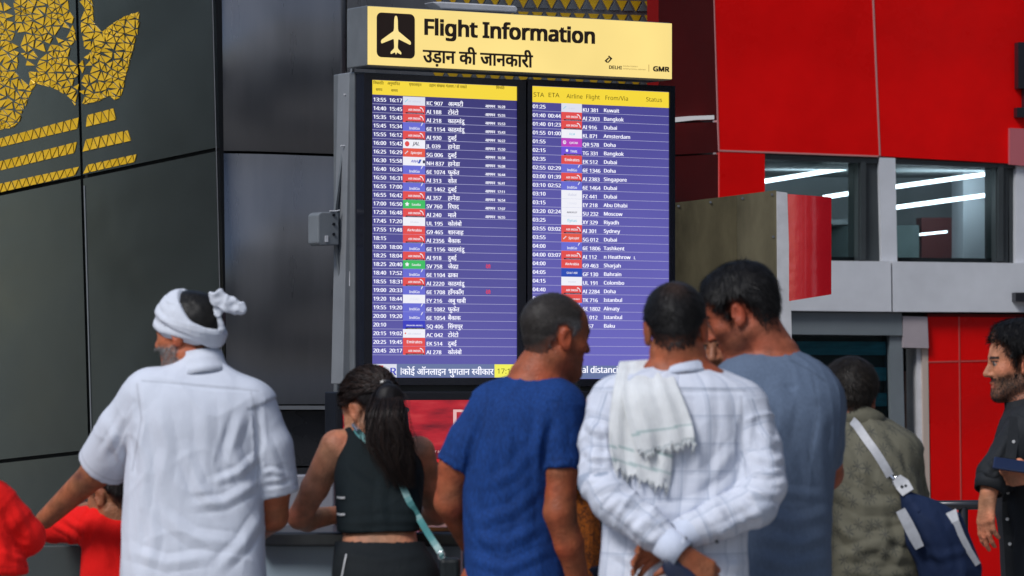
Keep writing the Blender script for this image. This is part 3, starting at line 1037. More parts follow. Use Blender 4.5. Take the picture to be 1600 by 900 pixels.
# backing, then panels with open joints between them (pixel outlines read at the panel face)
g = Geo(); PA.slab(g, [(-60, -60), (338, -60), (349, 1500), (-60, 1500)], -.12, -.03); g.build('backing', M_JOINT, wallA)
def vx(y): return 120 + (y - 0) * 20 / 700          # upright joint
def ex(y): return 331 + y * 14 / 560                # outer corner
def hu(x): return 303 - (x + 0) * 70 / 341          # upper sloping joint
def hl(x): return 721 - x * 15 / 135                # lower sloping joint
panels = [
    [(-60, -60), (vx(-60) - 2, -60), (vx(275) - 2, hu(126) - 3), (-60, hu(-60) - 3)],
    [(vx(-60) + 2, -60), (ex(-60), -60), (ex(230), hu(338) - 3), (vx(275) + 2, hu(130) - 3)],
    [(-60, hu(-60) + 3), (vx(280) - 2, hu(126) + 3), (vx(703) - 2, hl(138) - 3), (-60, hl(-60) - 3)],
    [(vx(280) + 2, hu(130) + 3), (ex(236), hu(338) + 3), (ex(700), hl(345) - 3), (vx(703) + 2, hl(142) - 3)],
    [(-60, hl(-60) + 3), (vx(706) - 2, hl(138) + 3), (vx(1500) - 2, 1500), (-60, 1500)],
    [(vx(706) + 2, hl(142) + 3), (ex(704), hl(345) + 3), (ex(1500), 1500), (vx(1500) + 2, 1500)],
]
pobj = []
for p in panels:
    g = Geo(); PA.slab(g, p, -.03, 0.0); pobj.append(g.build('cladding_panel', M_CLAD, wallA))
# bright aluminium edge trims
g = Geo()
g.tube([PA.at(ex(-60) + 1.2, -60, .0), PA.at(ex(1500) + 1.2, 1500, .0)], .0022, 8)
g.build('corner_trim', mat('satin corner bead', (.22, .22, .23), .4, metal=.5), wallA)
g = Geo(); PA.slab(g, [(vx(720) + 2.2, 720), (vx(720) + 4, 720), (vx(290) + 4, 290), (vx(290) + 2.2, 290)], .001, .004)
g.build('joint_trim', mat('brushed trim', (.35, .36, .38), .35, metal=.8), wallA)

# gold mosaic: triangles of thin metal film, each proud of the panel
def zp(x, y): return (x / 2.9025, y / 2.9025)
OUT = [zp(*q) for q in [(-40, -40), (415, -40), (425, 60), (435, 110), (462, 148), (480, 128), (545, 84), (600, 58), (634, 52), (630, 130), (592, 270), (562, 400), (548, 440), (525, 456), (498, 438), (440, 462), (375, 476), (345, 482), (300, 430), (240, 402), (165, 378), (130, 450), (88, 556), (52, 582), (-40, 596)]]
VEINS = [([zp(40, -20), zp(85, 190), zp(112, 360)], 4.6), ([zp(345, 95), zp(250, 180), zp(110, 352)], 4.2), ([zp(350, 110), zp(380, 250), zp(402, 330)], 4.0)]
def inside(p, P):
    c = False
    for i in range(len(P)):
        x1, y1 = P[i]; x2, y2 = P[i - 1]
        if (y1 > p[1]) != (y2 > p[1]) and p[0] < (x2 - x1) * (p[1] - y1) / (y2 - y1) + x1: c = not c
    return c
def nearline(p, L):
    return float(pdist(np.array([p[0]]), np.array([p[1]]), L)[0][0])
pts = []
r = random.Random(5)
tries = 0
while tries < 9000:
    tries += 1
    p = (r.uniform(-12, 220), r.uniform(-12, 206))
    if not inside(p, OUT): continue
    sp = 9.8 + 3.4 * math.sin(p[0] * .11 + 1) * math.sin(p[1] * .09)
    if all((p[0] - q[0]) ** 2 + (p[1] - q[1]) ** 2 > sp * sp for q in pts): pts.append(p)
for i in range(len(OUT)):
    a, b = OUT[i - 1], OUT[i]
    n = max(1, int(math.hypot(b[0] - a[0], b[1] - a[1]) / 10))
    for k in range(n): pts.append((lerp(a[0], b[0], k / n), lerp(a[1], b[1], k / n)))
res = delaunay_2d_cdt([Vector(p) for p in pts], [], [], 0, 1e-4)
tv, tf = res[0], res[2]
gold = []
for f in tf:
    q = [(tv[i].x, tv[i].y) for i in f]
    c = (sum(a for a, _ in q) / 3, sum(b for _, b in q) / 3)
    if not inside(c, OUT): continue
    if any(nearline(c, L) < w for L, w in VEINS): continue
    if abs(c[0] - vx(c[1])) < 3: continue
    ar = abs((q[1][0] - q[0][0]) * (q[2][1] - q[0][1]) - (q[2][0] - q[0][0]) * (q[1][1] - q[0][1])) / 2
    if ar < 9: continue
    sh, ro = r.uniform(.64, .84), r.uniform(-.22, .22)
    q = [((a - c[0]) * sh, (b - c[1]) * sh) for a, b in q]
    q = [(c[0] + a * math.cos(ro) - b * math.sin(ro), c[1] + a * math.sin(ro) + b * math.cos(ro)) for a, b in q]
    if min(a for a, _ in q) < vx(c[1]) < max(a for a, _ in q): continue
    gold.append((ar, q))
stripes = []
def stripe(t0, t1, b0, b1, pitch):
    n = int(abs(t1[0] - t0[0]) / pitch)
    T = lambda k: (lerp(t0[0], t1[0], k / n), lerp(t0[1], t1[1], k / n))
    B = lambda k: (lerp(b0[0], b1[0], k / n), lerp(b0[1], b1[1], k / n))
    for k in range(n):
        for q in ([B(k), B(k + 1), T(k + .5)], [T(k + .5), T(k + 1.5) if k < n - 1 else T(n), B(k + 1)]):
            c = (sum(a for a, _ in q) / 3, sum(b for _, b in q) / 3)
            q = [(c[0] + (a - c[0]) * .80, c[1] + (b - c[1]) * .82) for a, b in q]
            if min(a for a, _ in q) < vx(c[1]) + 1 and max(a for a, _ in q) > vx(c[1]) - 1: continue
            stripes.append((99, q))
stripe(zp(-33, 634), zp(515, 488), zp(-33, 678), zp(530, 546), 11.4)
stripe(zp(-33, 738), zp(352, 640), zp(-33, 784), zp(338, 697), 11.4)
stripe(zp(372, 634), zp(580, 588), zp(372, 692), zp(598, 641), 11.4)
stripe(zp(-33, 838), zp(622, 697), zp(-33, 883), zp(612, 737), 11.4)
gold.sort(key=lambda q: -q[0])
def gold_piece(g, q):
    # every shard sits a little differently, so they glint unevenly
    n3 = np.array([PA.n[0], PA.n[1], 0])
    base = [PA.at(x, y, .0006) for x, y in q]
    g.prism(base, [b + n3 * r.uniform(.0018, .0055) for b in base])
keep = stripes + gold[:max(0, 295 - len(stripes))]
for ar, q in keep:
    g = Geo(); gold_piece(g, q)
    c = (sum(a for a, _ in q) / 3, sum(b for _, b in q) / 3)
    g.build('gold_triangle', M_GOLD, pobj[0] if c[0] < vx(c[1]) else pobj[1])
rest = gold[max(0, 295 - len(stripes)):]
if rest:
    g = Geo()
    for ar, q in rest: gold_piece(g, q)
    props(g.build('gold_triangle_infill', M_GOLD, wallA), kind='stuff')

# --- paler wall behind the board
AB = math.atan2(1, 1.6)
PB = Plane(341, 17.0, AB)
wallB = empty('steel_wall', [*PB.pt(1, 0)[:2], 0])
props(wallB, 'grey steel clad wall standing behind the flight board', 'wall')
g = Geo(); PB.slab(g, [(352, -60), (1029, -60), (1029, 1400), (352, 1400)], -.35, -.10); g.build('backing', M_JOINT, wallB)
def hb(x): return 236 + (x - 341) * .035
M_CLAD3 = mat('dark smoked steel cladding', (.085, .085, .092), .30, metal=.5, noise=.15, nscale=2.5, roughvar=.08)
def bowed(x0, x1, ya, yb, m):
    """sheet that curves back towards the corner at its left end"""
    g = Geo(); ua, ub = PB.uz(x0, 300)[0], PB.uz(x1, 300)[0]
    n = 28; w = .30
    us = [ua + (ub - ua) * (k / n) ** 1.5 for k in range(n + 1)]
    Vf, Vb = [], []
    for u in us:
        o = -.075 * max(0, 1 - (u - ua) / w) ** 2
        for z in (ya, yb): Vf.append(PB.pt(u, z, o)); Vb.append(PB.pt(u, z, o - .02))
    N = len(Vf)
    Fs = [[2 * k, 2 * k + 2, 2 * k + 3, 2 * k + 1] for k in range(n)] + [[N + 2 * k + 1, N + 2 * k + 3, N + 2 * k + 2, N + 2 * k] for k in range(n)]
    Fs += [[0, 1, N + 1, N], [2 * n, N + 2 * n, N + 2 * n + 1, 2 * n + 1]]
    Fs += [[2 * k + 1, 2 * k + 3, N + 2 * k + 3, N + 2 * k + 1] for k in range(n)] + [[2 * k + 2, 2 * k, N + 2 * k, N + 2 * k + 2] for k in range(n)]
    g.add(Vf + Vb, Fs)
    o = g.build('cladding_panel', m, wallB)
    for p_ in o.data.polygons:
        if abs(p_.normal.z) < .5: p_.use_smooth = True
    return o
zj = PB.uz(341, 236)[1]; zl = PB.uz(349, 632)[1]
bowed(345, 540, zj + .006, PB.uz(341, -70)[1], M_CLAD2)
bowed(345, 540, zl, zj - .006, M_CLAD2)
for poly, mm in (([(543, -60), (1029, -60), (1029, 634), (543, 634)], M_CLAD2), ([(347, 642), (1029, 642), (1029, 728), (347, 728)], M_CLAD3), ([(347, 731), (1029, 731), (1029, 1400), (347, 1400)], M_CLAD3)):
    g = Geo(); PB.slab(g, poly, -.03, 0); g.build('cladding_panel', mm, wallB)
g = Geo(); PB.slab(g, [(347, 634), (1029, 634), (1029, 640), (347, 640)], -.03, .05); g.build('ledge', mat('aluminium ledge', (.55, .57, .6), .25, metal=.6), wallB)
# gold triangle frieze on that wall, seen above and below the lit sign
for yy0, yy1 in ((-8, 8), (14, 30), (113, 130)):
    for k in range(16):
        x = 676 + k * 22
        if x > 1012: continue
        sl = (x - 676) * .030
        g = Geo(); PB.slab(g, [(x + 1.5, yy0 + sl), (x + 18, yy0 + sl + .6), (x + 10, yy1 + sl)], .0006, .004); g.build('gold_triangle', M_GOLD, wallB)
        g = Geo(); PB.slab(g, [(x + 13, yy1 + sl), (x + 20.5, yy0 + sl + 3), (x + 27.5, yy1 + sl)], .0006, .004); g.build('grey_triangle', M_STEEL, wallB)

# --- dark red glass return and the red building to the right
PM = Plane(1027, 18.0, math.radians(62))
wallM = empty('dark_red_wall', [*PM.pt(.6, 0)[:2], 0])
props(wallM, 'dark maroon glossy glass wall right of the flight board', 'wall')
g = Geo(); PM.slab(g, [(1030, -60), (1112, -60), (1121, 1300), (1030, 1300)], -.12, -.07); g.build('backing', M_JOINT, wallM)
for poly in ([(1029, -60), (1113, -60), (1120, 188), (1029, 190)], [(1029, 193), (1120, 191), (1122, 238), (1029, 243)], [(1029, 246), (1122, 241), (1122, 1300), (1029, 1300)]):
    g = Geo(); PM.slab(g, poly, -.06, 0); g.build('glass_panel', M_MAROON, wallM)
g = Geo(); PM.slab(g, [(1054, 184), (1090, 181), (1116, 180), (1116, 186.5), (1090, 187), (1054, 191)], .004, .05); g.build('reflected_streak', emis('reflected light streak', lin((200, 200, 205)), .7), wallM)  # glowing streak put in for a light reflected in the glass

PR = Plane(1115, 21.0, math.radians(13))
bld = empty('terminal_building', [*PR.pt(1.4, 0)[:2], 0])
props(bld, 'red panelled terminal front with upper windows and pale band', 'building')
def piece(name, m, poly, o0, o1, parent=None, bevel=0.0):
    g = Geo(); PR.slab(g, poly, o0, o1)
    return g.build(name, m, parent or bld, bevel=bevel)
piece('red_panel', M_RED, [(1114, -60), (1360, -60), (1373.5, 243), (1124, 234)], -.06, .0)
piece('red_panel', M_RED, [(1363.5, -60), (1660, -60), (1660, 260), (1376.5, 244)], -.06, .0)
piece('red_panel', M_RED, [(1124, 236.5), (1195, 239.5), (1195, 660), (1124, 660)], -.06, .0)
piece('joint_backing', mat('pale joint', (.30, .22, .22), .6), [(1114, -60), (1660, -60), (1660, 262), (1376, 248), (1195, 241), (1195, 700), (1124, 700)], -.12, -.05)
piece('pale_panel', mat('pink tinted panel', (.46, .12, .14), .4), [(1578, 200), (1660, 204), (1660, 264), (1578, 257)], .002, .03)
M_JPINK = mat('pale red joint strip', (.50, .20, .19), .5)
for poly in ([(1360.2, -60), (1363.2, -60), (1376.2, 244), (1373.6, 243)], [(1124, 234), (1373, 243), (1373, 245.4), (1124, 236.6)], [(1112, -60), (1114.4, -60), (1124.2, 236), (1122, 236)]):
    piece('joint_strip', M_JPINK, poly, -.05, .003)
# windows: frame, pane, and the room behind with its tubes
piece('window_head', M_FRAME, [(1195, 241), (1660, 259), (1660, 266), (1195, 249)], -.25, -.02)
def window(x0, x1, y0, y1, xr):
    fr = piece('window_frame', M_FRAME, [(x1, y0), (xr, y0 + 1), (xr, y1 + 2), (x1, y1 + 2)], -.22, -.04)
    piece('mullion', M_FRAME, [(x1 + 4, y0 + 3), (x1 + 12, y0 + 3), (x1 + 12, y1), (x1 + 4, y1)], -.04, -.015, fr)
    piece('window_pane', M_GLASS, [(x0, y0), (x1 + 4, y0), (x1 + 4, y1 + 2), (x0, y1 + 2)], -.12, -.108, fr)
window(1195, 1341, 247, 406, 1374)
window(1399, 1556, 252, 408, 1575)
piece('pillar', M_WHITE, [(1374, 246), (1399, 247), (1402, 409), (1378, 408)], -.2, .0)
piece('pillar', M_WHITE, [(1588, 256), (1660, 258), (1660, 412), (1588, 411)], -.2, .0)
piece('dark_return', M_FRAME, [(1575, 256), (1588, 256), (1588, 411), (1577, 411)], -.22, -.05)
# room
room = empty('upstairs_room', PR.at(1380, 400, -2.0))
props(room, 'grey office room with lit ceiling tubes seen through the upper windows', 'room')
def rpiece(name, m, poly, o0, o1):
    g = Geo(); PR.slab(g, poly, o0, o1); return g.build(name, m, room)
rpiece('room_wall', M_ROOM, [(1120, 150), (1690, 150), (1690, 420), (1120, 420)], -2.2, -2.1)
rpiece('room_ceiling', M_ROOM, [(1160, 246), (1690, 250), (1690, 254), (1160, 250)], -2.0, -.28)
rpiece('room_floor', mat('dark room floor', (.05, .06, .06), .5), [(1160, 412), (1690, 418), (1690, 424), (1160, 420)], -2.0, -.28)
rpiece('pale_partition', M_ROOMW, [(1505, 262), (1554, 262), (1554, 412), (1505, 412)], -1.6, -1.4)
rpiece('red_partition', mat('maroon partition', (.12, .015, .015), .5), [(1440, 340), (1504, 340), (1504, 412), (1440, 412)], -1.7, -1.6)
M_DULL = mat('dull grey green partition', (.16, .21, .21), .6, noise=.2, nscale=5)
rpiece('low_partition', M_DULL, [(1200, 352), (1345, 352), (1345, 412), (1200, 412)], -1.7, -1.6)
rpiece('low_partition', M_DULL, [(1400, 352), (1436, 352), (1436, 412), (1400, 412)], -1.7, -1.6)
rpiece('shelf', M_ROOM, [(1200, 346), (1345, 342), (1345, 350), (1200, 354)], -1.6, -1.3)
for a, b in (((1196, 283), (1338, 260)), ((1290, 308), (1341, 300)), ((1398, 292), (1555, 270)), ((1400, 324), (1555, 303)), ((1441, 366), (1480, 362))):
    w_ = 3.2 if a[0] != 1441 else 1.6
    g = Geo(); PR.slab(g, [(a[0], a[1] - w_), (b[0], b[1] - w_), (b[0], b[1] + w_), (a[0], a[1] + w_)], -1.25, -1.2)
    o = g.build('ceiling_tube', M_TUBE, room)
# pale band
piece('band_panel', M_WHITE, [(1195, 406), (1392, 408.5), (1393, 487), (1195, 485)], -.1, .06)
piece('band_panel', M_WHITE, [(1394.5, 408.5), (1660, 412), (1660, 488), (1395.5, 487)], -.1, .06)
piece('band_backing', M_JOINT, [(1190, 400), (1660, 405), (1660, 500), (1190, 500)], -.3, -.11)
# lower storey
piece('beam', M_BEAM, [(1195, 487), (1409, 489), (1410, 524), (1195, 522)], -.2, .02)
door = piece('entrance_window', M_FRAME, [(1195, 522), (1392, 525), (1394, 1400), (1195, 1400)], -.14, -.11)
for k in range(6):
    y = 533 + k * 40
    piece('teal_reflection_slat', M_TEALR, [(1195, y), (1386, y + 1), (1387, y + 22), (1195, y + 21)], -.09, -.07, door)  # teal reflected in the window, put in as coloured slats
piece('entrance_pane', M_GLASS, [(1195, 526), (1389, 527), (1393, 1400), (1195, 1400)], -.055, -.045, door)
piece('door_post', M_BEAM, [(1390, 523), (1410, 524), (1432, 1400), (1408, 1400)], -.3, .0)
piece('mauve_block', M_PINK, [(1411, 494), (1449, 495), (1451, 544), (1412, 543)], -.2, .03)
piece('dark_gap', M_JOINT, [(1408, 543), (1436, 543), (1446, 1400), (1414, 1400)], -.35, -.25)
piece('door_edge', mat('rusty door edge', (.30, .09, .06), .4, noise=.3, nscale=6), [(1417, 580), (1424, 580), (1432, 1400), (1420, 1400)], -.25, -.2)
piece('column', M_WHITE2, [(1432, 544), (1440, 544), (1452, 1400), (1443, 1400)], -.2, -.02)
piece('column', mat('beige painted column', (.50, .40, .34), .5), [(1441, 544), (1450, 544), (1462, 1400), (1453, 1400)], -.2, .0)
piece('joint_backing', mat('red joint', (.30, .02, .02), .6), [(1449, 490), (1660, 492), (1660, 1400), (1460, 1400)], -.12, -.05)
for poly in ([(1450, 495), (1497.5, 495), (1499, 563), (1451.5, 565)], [(1499.5, 495), (1660, 497), (1660, 560), (1501, 563)], [(1452, 567), (1499, 565.5), (1507, 1400), (1465, 1400)], [(1501, 565), (1660, 562), (1660, 1400), (1509, 1400)]):
    piece('red_panel', M_RED, poly, -.06, .0)
for poly in ([(1497.5, 495), (1499.5, 495), (1509, 1400), (1507, 1400)], [(1451, 564.6), (1660, 560.2), (1660, 562), (1451, 566.8)]):
    piece('joint_strip', mat('red joint strip', (.55, .07, .06), .5), poly, -.05, .003)
# the front runs on to the right, out of the frame, and a rear wall closes the gaps behind
piece('red_panel', M_RED, [(1662, -60), (1990, -60), (1990, 262), (1662, 260)], -.06, .0)
piece('band_panel', M_WHITE, [(1662, 412), (1990, 414), (1990, 490), (1662, 488)], -.1, .06)
piece('dark_return', M_FRAME, [(1662, 262), (1990, 264), (1990, 411), (1662, 410)], -.22, -.05)
piece('red_panel', M_RED, [(1662, 497), (1990, 498), (1990, 1400), (1662, 1400)], -.06, .0)
piece('rear_wall', M_JOINT, [(900, -160), (2050, -160), (2050, 1400), (900, 1400)], -3.3, -3.1)
piece('roof_slab', M_BEAM, [(1114, -120), (1660, -120), (1660, -62), (1114, -62)], -1.5, .0)
g = Geo(); PR.slab(g, [(1591, 66), (1660, 64), (1660, 140), (1591, 138)], .0, .06); PR.slab(g, [(1589, 168), (1660, 166), (1660, 184), (1589, 183)], .0, .05); PR.slab(g, [(1600, 138), (1630, 138), (1630, 168), (1600, 168)], .0, .04)
props(g.build('loudspeaker', M_BLACK), 'black wall fitting on the red panels at the right edge', 'speaker')
g = Geo(); PR.slab(g, [(1587, 457), (1640, 457), (1640, 471), (1587, 471)], .06, .12)
props(g.build('wall_bracket', M_BLACK), 'small black bracket on the pale band at the right edge', 'bracket')

# --- back of a second sign: weathered sheet, white edge, glossy red fascia
PS = Plane(1050, 17.6, math.radians(14))
sg = empty('sign_cabinet', PS.pt(.3, 0))
props(sg, 'weathered olive sign cabinet with white edge and glossy red fascia', 'sign')
def spiece(name, m, poly, o0, o1, bevel=0.0):
    g = Geo(); PS.slab(g, poly, o0, o1); return g.build(name, m, sg, bevel=bevel)
M_OLIVE2 = mat('paler olive sheet metal', (.150, .130, .080), .5, metal=.1, spec=.2, noise=.50, nscale=6, roughvar=.14, stretch=(1, 1, .25))
spiece('back_sheet', M_OLIVE, [(1044, 318), (1151, 305), (1152, 640), (1046, 640)], -.5, 0.0)
spiece('back_sheet', M_OLIVE2, [(1151.5, 305), (1213, 297), (1215, 640), (1152.5, 640)], -.5, 0.003)
spiece('edge_panel', M_WHITE2, [(1214, 299), (1230, 301), (1236, 480), (1238, 560), (1216, 560)], -.45, .012)
for x, y in ((1060, 322), (1110, 316), (1160, 310), (1206, 304), (1208, 370), (1209, 440), (1210, 510)):
    g = Geo(); c = PS.at(x, y, .002); n3 = np.array([PS.n[0], PS.n[1], 0]); g.tube([c - n3 * .004, c + n3 * .004], .006, 8); g.build('rivet', M_STEEL, sg)
# bulging fascia, bowed in plan
g = Geo()
xs = np.linspace(0, 1, 13)
Vt, Vb, Vt2, Vb2 = [], [], [], []
for t in xs:
    px = lerp(1230, 1299, t); bow = .018 * math.sin(t * math.pi * .9) + .01
    Vt.append(PS.at(px, lerp(303, 308, t), bow)); Vb.append(PS.at(px, lerp(471, 460, t) if t > .02 else 470, bow))
    n3 = np.array([PS.n[0], PS.n[1], 0])
    Vt2.append(Vt[-1] - n3 * (.30 + bow)); Vb2.append(Vb[-1] - n3 * (.30 + bow))
n = len(xs)
g.add(Vt + Vb, [[i, i + 1, n + i + 1, n + i] for i in range(n - 1)])
g.add(Vt2 + Vb2, [[i + 1, i, n + i, n + i + 1] for i in range(n - 1)])
g.add(Vt + Vt2, [[i, n + i, n + i + 1, i + 1] for i in range(n - 1)])
g.add(Vb + Vb2, [[i + 1, n + i + 1, n + i, i] for i in range(n - 1)])
g.add([Vt[0], Vb[0], Vb2[0], Vt2[0]], [[0, 1, 2, 3]]); g.add([Vt[-1], Vb[-1], Vb2[-1], Vt2[-1]], [[3, 2, 1, 0]])
o = g.build('red_fascia', M_REDG, sg, smooth=False)
for p_ in o.data.polygons[:n - 1]: p_.use_smooth = True
for q in range(3):
    spiece('post', M_STEEL, [(1070 + q * 60, 640), (1084 + q * 60, 640), (1084 + q * 60, 1120), (1070 + q * 60, 1120)], -.3, -.2) if q != 1 else None

# --- rails and counter the people lean on
def rail(name, a, b, r, m, label, legs_n, mm=None):
    e = empty(name, [(a[0] + b[0]) / 2, (a[1] + b[1]) / 2, 0])
    props(e, label, 'rail')
    g = Geo(); g.tube([a, b], r, 14); g.build('handrail', m, e, smooth=True)
    for k in range(legs_n):
        p = lerp(np.array(a), np.array(b), (k + .5) / legs_n)
        g = Geo(); g.tube([p - [0, 0, .01], [p[0], p[1], .01]], .02, 10); g.build('post', m, e, smooth=True)
        g = Geo(); g.tube([[p[0], p[1], 0], [p[0], p[1], .012]], .05, 14); g.build('foot_plate', m, e)
    return e
M_CHROME = mat('brushed steel rail', (.50, .51, .54), .25, metal=.9, noise=.1, nscale=20)
M_DARKRAIL = mat('dark bronze rail', (.05, .05, .055), .28, metal=.7)
ra, rb = W(-120, 829, 12.0), W(430, 833, 12.0)
ra[2] = rb[2] = 1.03
el = rail('guard_rail', ra, rb, .022, M_CHROME, 'brushed steel rail with grey panels the children lean on', 2)
for x0, x1 in ((-120, 128), (140, 400)):
    a, b = W(x0, 845, 12.02), W(x1, 845, 12.02)
    g = Geo(); g.box((a[0], 12.0, .12), (b[0], 12.025, .985)); g.build('infill_panel', mat('grey green rail panel', (.07, .085, .085), .3, noise=.1), el, bevel=.004)
a, b = W(400, 830, 12.0), W(730, 830, 12.0)
ct = empty('counter', [(a[0] + b[0]) / 2, 12.2, 0])
props(ct, 'grey counter with dark top that the woman in black leans on', 'counter')
g = Geo(); g.box((a[0], 11.92, .985), (b[0], 12.5, 1.03)); g.build('counter_top', mat('dark counter top', (.018, .020, .024), .22, noise=.2, nscale=20), ct, bevel=.008)
g = Geo(); g.box((a[0] + .02, 11.98, .02), (b[0] - .02, 12.46, .983)); g.build('counter_front', mat('blue grey laminate', (.34, .43, .50), .35, noise=.06, nscale=5), ct)
M_TAN = mat('tan wood edge', (.32, .13, .04), .35, noise=.3, nscale=14)
c0, c1 = W(655, 828, 11.99), W(725, 828, 11.99)
g = Geo(); g.box((c0[0], 11.96, 1.032), (c1[0], 12.3, 1.044)); g.build('wooden_tray', M_TAN, ct)
# pale screen standing on the counter behind
p0, p1 = W(405, 745, 12.7), W(522, 745, 12.7)
g = Geo(); g.box((p0[0], 12.7, .02), (p1[0], 12.78, CZ + (HZ - 742) / F * 12.7))
props(g.build('partition_panel', mat('pale mauve grey laminate', (.24, .24, .27), .45, noise=.05), bevel=.006), 'pale grey low partition behind the counter', 'partition')
ra, rb = W(1432, 786, 15.6), W(1720, 782, 15.9)
ra[2] = rb[2] = CZ + (HZ - 790) / F * 15.6
el = rail('guard_rail', ra, rb, .020, M_DARKRAIL, 'dark round handrail in front of the red panels at right', 2)

# --- unseen blocks added to darken the right side and shape the cladding reflections
M_DGLASS = mat('added wing glazing', (.035, .040, .045), .25, noise=.1)
def wing(name, label, x0, x1, face, ys, h, pil, m_pil):
    g = Geo(); g.box((min(x0, x1), ys[0], 0), (max(x0, x1), ys[1], h)); w_ = g.build(name, M_DGLASS)
    props(w_, label, 'building')
    for y in pil:
        if ys[0] < y < ys[1] - 1.2:
            g = Geo(); a_, b_ = sorted((face, face - .12 if face > 0 else face + .12)); g.box((a_, y, .004), (b_, y + 1.15, h - .2)); g.build('added_pale_strip', m_pil, w_)
wing('added_shade_wing', 'added unseen dark wing with pale strips, shading the right side', 5.2, 6.4, 5.195, (-14, 26), 9, [12.2 + 4.6 * k for k in range(-5, 3)], M_WHITE2)
wing('added_reflection_block', 'added unseen low dark block at left towards the camera, for cladding reflections', -10.5, -9, -8.995, (-6, 14.9), 5, [-4.0, 1.5, 7.0], M_WHITE)
wing('added_reflection_block', 'added unseen low dark block at left beyond the gap, for cladding reflections', -10.5, -9, -8.995, (17.4, 28), 5, [20.0], M_WHITE)

# ------------------------------------------------------------------ lettering
TXT = {}
def load_font():
    try:
        p = os.path.join(bpy.utils.system_resource('DATAFILES'), 'fonts', 'NotoSansHebrew-Regular.woff2')
        return bpy.data.fonts.load(p) if os.path.exists(p) else None
    except Exception:
        return None
FONT = load_font()
TMP = bpy.data.scenes.new('lettering bench')      # words are cut here, off the scene
def text_mesh(txt, bold=0.0, cut=None):
    """flat outline of a word: (V2, triangles, width) at size 1"""
    key = (txt, bold, cut)
    if key in TXT: return TXT[key]
    c = bpy.data.curves.new('lettering', 'FONT')
    c.body = txt; c.size = 1.0; c.offset = bold; c.resolution_u = 2
    if FONT is not None and all(ord(ch) < 0x250 for ch in txt): c.font = FONT
    o = bpy.data.objects.new('lettering', c)
    TMP.collection.objects.link(o)
    TMP.view_layers[0].update()
    dg = TMP.view_layers[0].depsgraph
    me = bpy.data.meshes.new_from_object(o.evaluated_get(dg))
    if cut:
        bm = bmesh.new(); bm.from_mesh(me)
        w = max(v.co.x for v in bm.verts)
        bmesh.ops.bisect_plane(bm, geom=bm.verts[:] + bm.edges[:] + bm.faces[:], plane_co=(w * cut, 0, 0), plane_no=(1, 0, 0), clear_outer=True)
        bm.to_mesh(me); bm.free()
    V = np.array([v.co[:2] for v in me.vertices]) if len(me.vertices) else np.zeros((0, 2))
    Fs = [list(p.vertices) for p in me.polygons]
    bpy.data.objects.remove(o); bpy.data.curves.remove(c); bpy.data.meshes.remove(me)
    w = float(V[:, 0].max()) if len(V) else 0
    TXT[key] = (V, Fs, w)
    return TXT[key]

def write(g, P, txt, u, z, size, off, mi=0, width=None, align='l', bold=0.0, shear=0.0, cut=None):
    """letter onto wall plane P at (u, z) = left end of the baseline"""
    V, Fs, w = text_mesh(txt, 0.0, cut)
    if not len(V): return 0
    sx = size if width is None else width / w
    du = 0 if align == 'l' else (-w * sx if align == 'r' else -w * sx / 2)
    for k, (fx, fy) in enumerate(((0, 0),) if bold == 0 else (((-1, 0), (1, 0)) if bold < .03 else ((-1, -.6), (1, -.6), (-1, .6), (1, .6), (0, 0)))):
        g.add([P.pt(u + du + x * sx + y * size * shear + fx * bold * size, z + y * size + fy * bold * size, off + k * .00012) for x, y in V], Fs, mi)
    return w * sx

# ------------------------------------------------------------------ the flight board
BA = math.radians(31)
PBd = Plane(575, 15.6, BA)
board = empty('flight_information_board', [*PBd.pt(.7, 0)[:2], 0])
props(board, 'tall flight information board with two arrival screens under a lit yellow sign', 'board')
M_SIGN = emis('backlit yellow acrylic', lin((252, 224, 138)), 1.0, .35, .3)
nt = M_SIGN.node_tree
tcn = nt.nodes.new('ShaderNodeTexCoord'); nn = nt.nodes.new('ShaderNodeTexNoise'); nn.inputs['Scale'].default_value = 2.2; nn.inputs['Detail'].default_value = 2
mrn = nt.nodes.new('ShaderNodeMapRange'); mrn.inputs['To Min'].default_value = .86 / 2 ** EXPOSURE; mrn.inputs['To Max'].default_value = 1.16 / 2 ** EXPOSURE
nt.links.new(tcn.outputs['Object'], nn.inputs['Vector']); nt.links.new(nn.outputs['Fac'], mrn.inputs['Value']); nt.links.new(mrn.outputs['Result'], prin(M_SIGN).inputs['Emission Strength'])
M_BROWN = mat('dark brown lettering film', (.030, .014, .008), .5)
M_ORANGE = mat('ochre lettering film', (.35, .16, .02), .5)
M_SIGNLIT = emis('lit pictogram acrylic', lin((252, 228, 150)), 1.0, .35, .3)

# sign box
so = .10
u0, zt = PBd.uz(575, 8, so); u1, zb = PBd.uz(1051, 125, so)
g = Geo(); PBd.urect(g, u0, zb, u1, zt, -.08, so - .012); sign = g.build('sign_box', M_STEEL, board, bevel=.004)
g = Geo(); PBd.urect(g, u0 + .004, zb + .004, u1 - .004, zt - .004, so - .011, so); g.build('sign_face', M_SIGN, sign)
g = Geo()
uF, zF = PBd.uz(661, 53.5, so); uF2, _ = PBd.uz(928, 66, so)
write(g, PBd, 'Flight Information', uF, zF, .107, so + .0015, 0, uF2 - uF, bold=.042)
g.build('title_lettering', [M_BROWN, M_ORANGE], sign); g = Geo()
uH, zH = PBd.uz(661, 97, so); uH2, _ = PBd.uz(832, 98, so)
write(g, PBd, 'उड़ान की जानकारी', uH, zH, .078, so + .0015, 0, uH2 - uH, bold=.031)
g.build('hindi_lettering', [M_BROWN, M_ORANGE], sign); g = Geo()
uD, zD = PBd.uz(951, 107.5, so); uD2, _ = PBd.uz(971, 108, so)
write(g, PBd, 'DELHI', uD, zD, .024, so + .0015, 0, uD2 - uD, bold=.035)
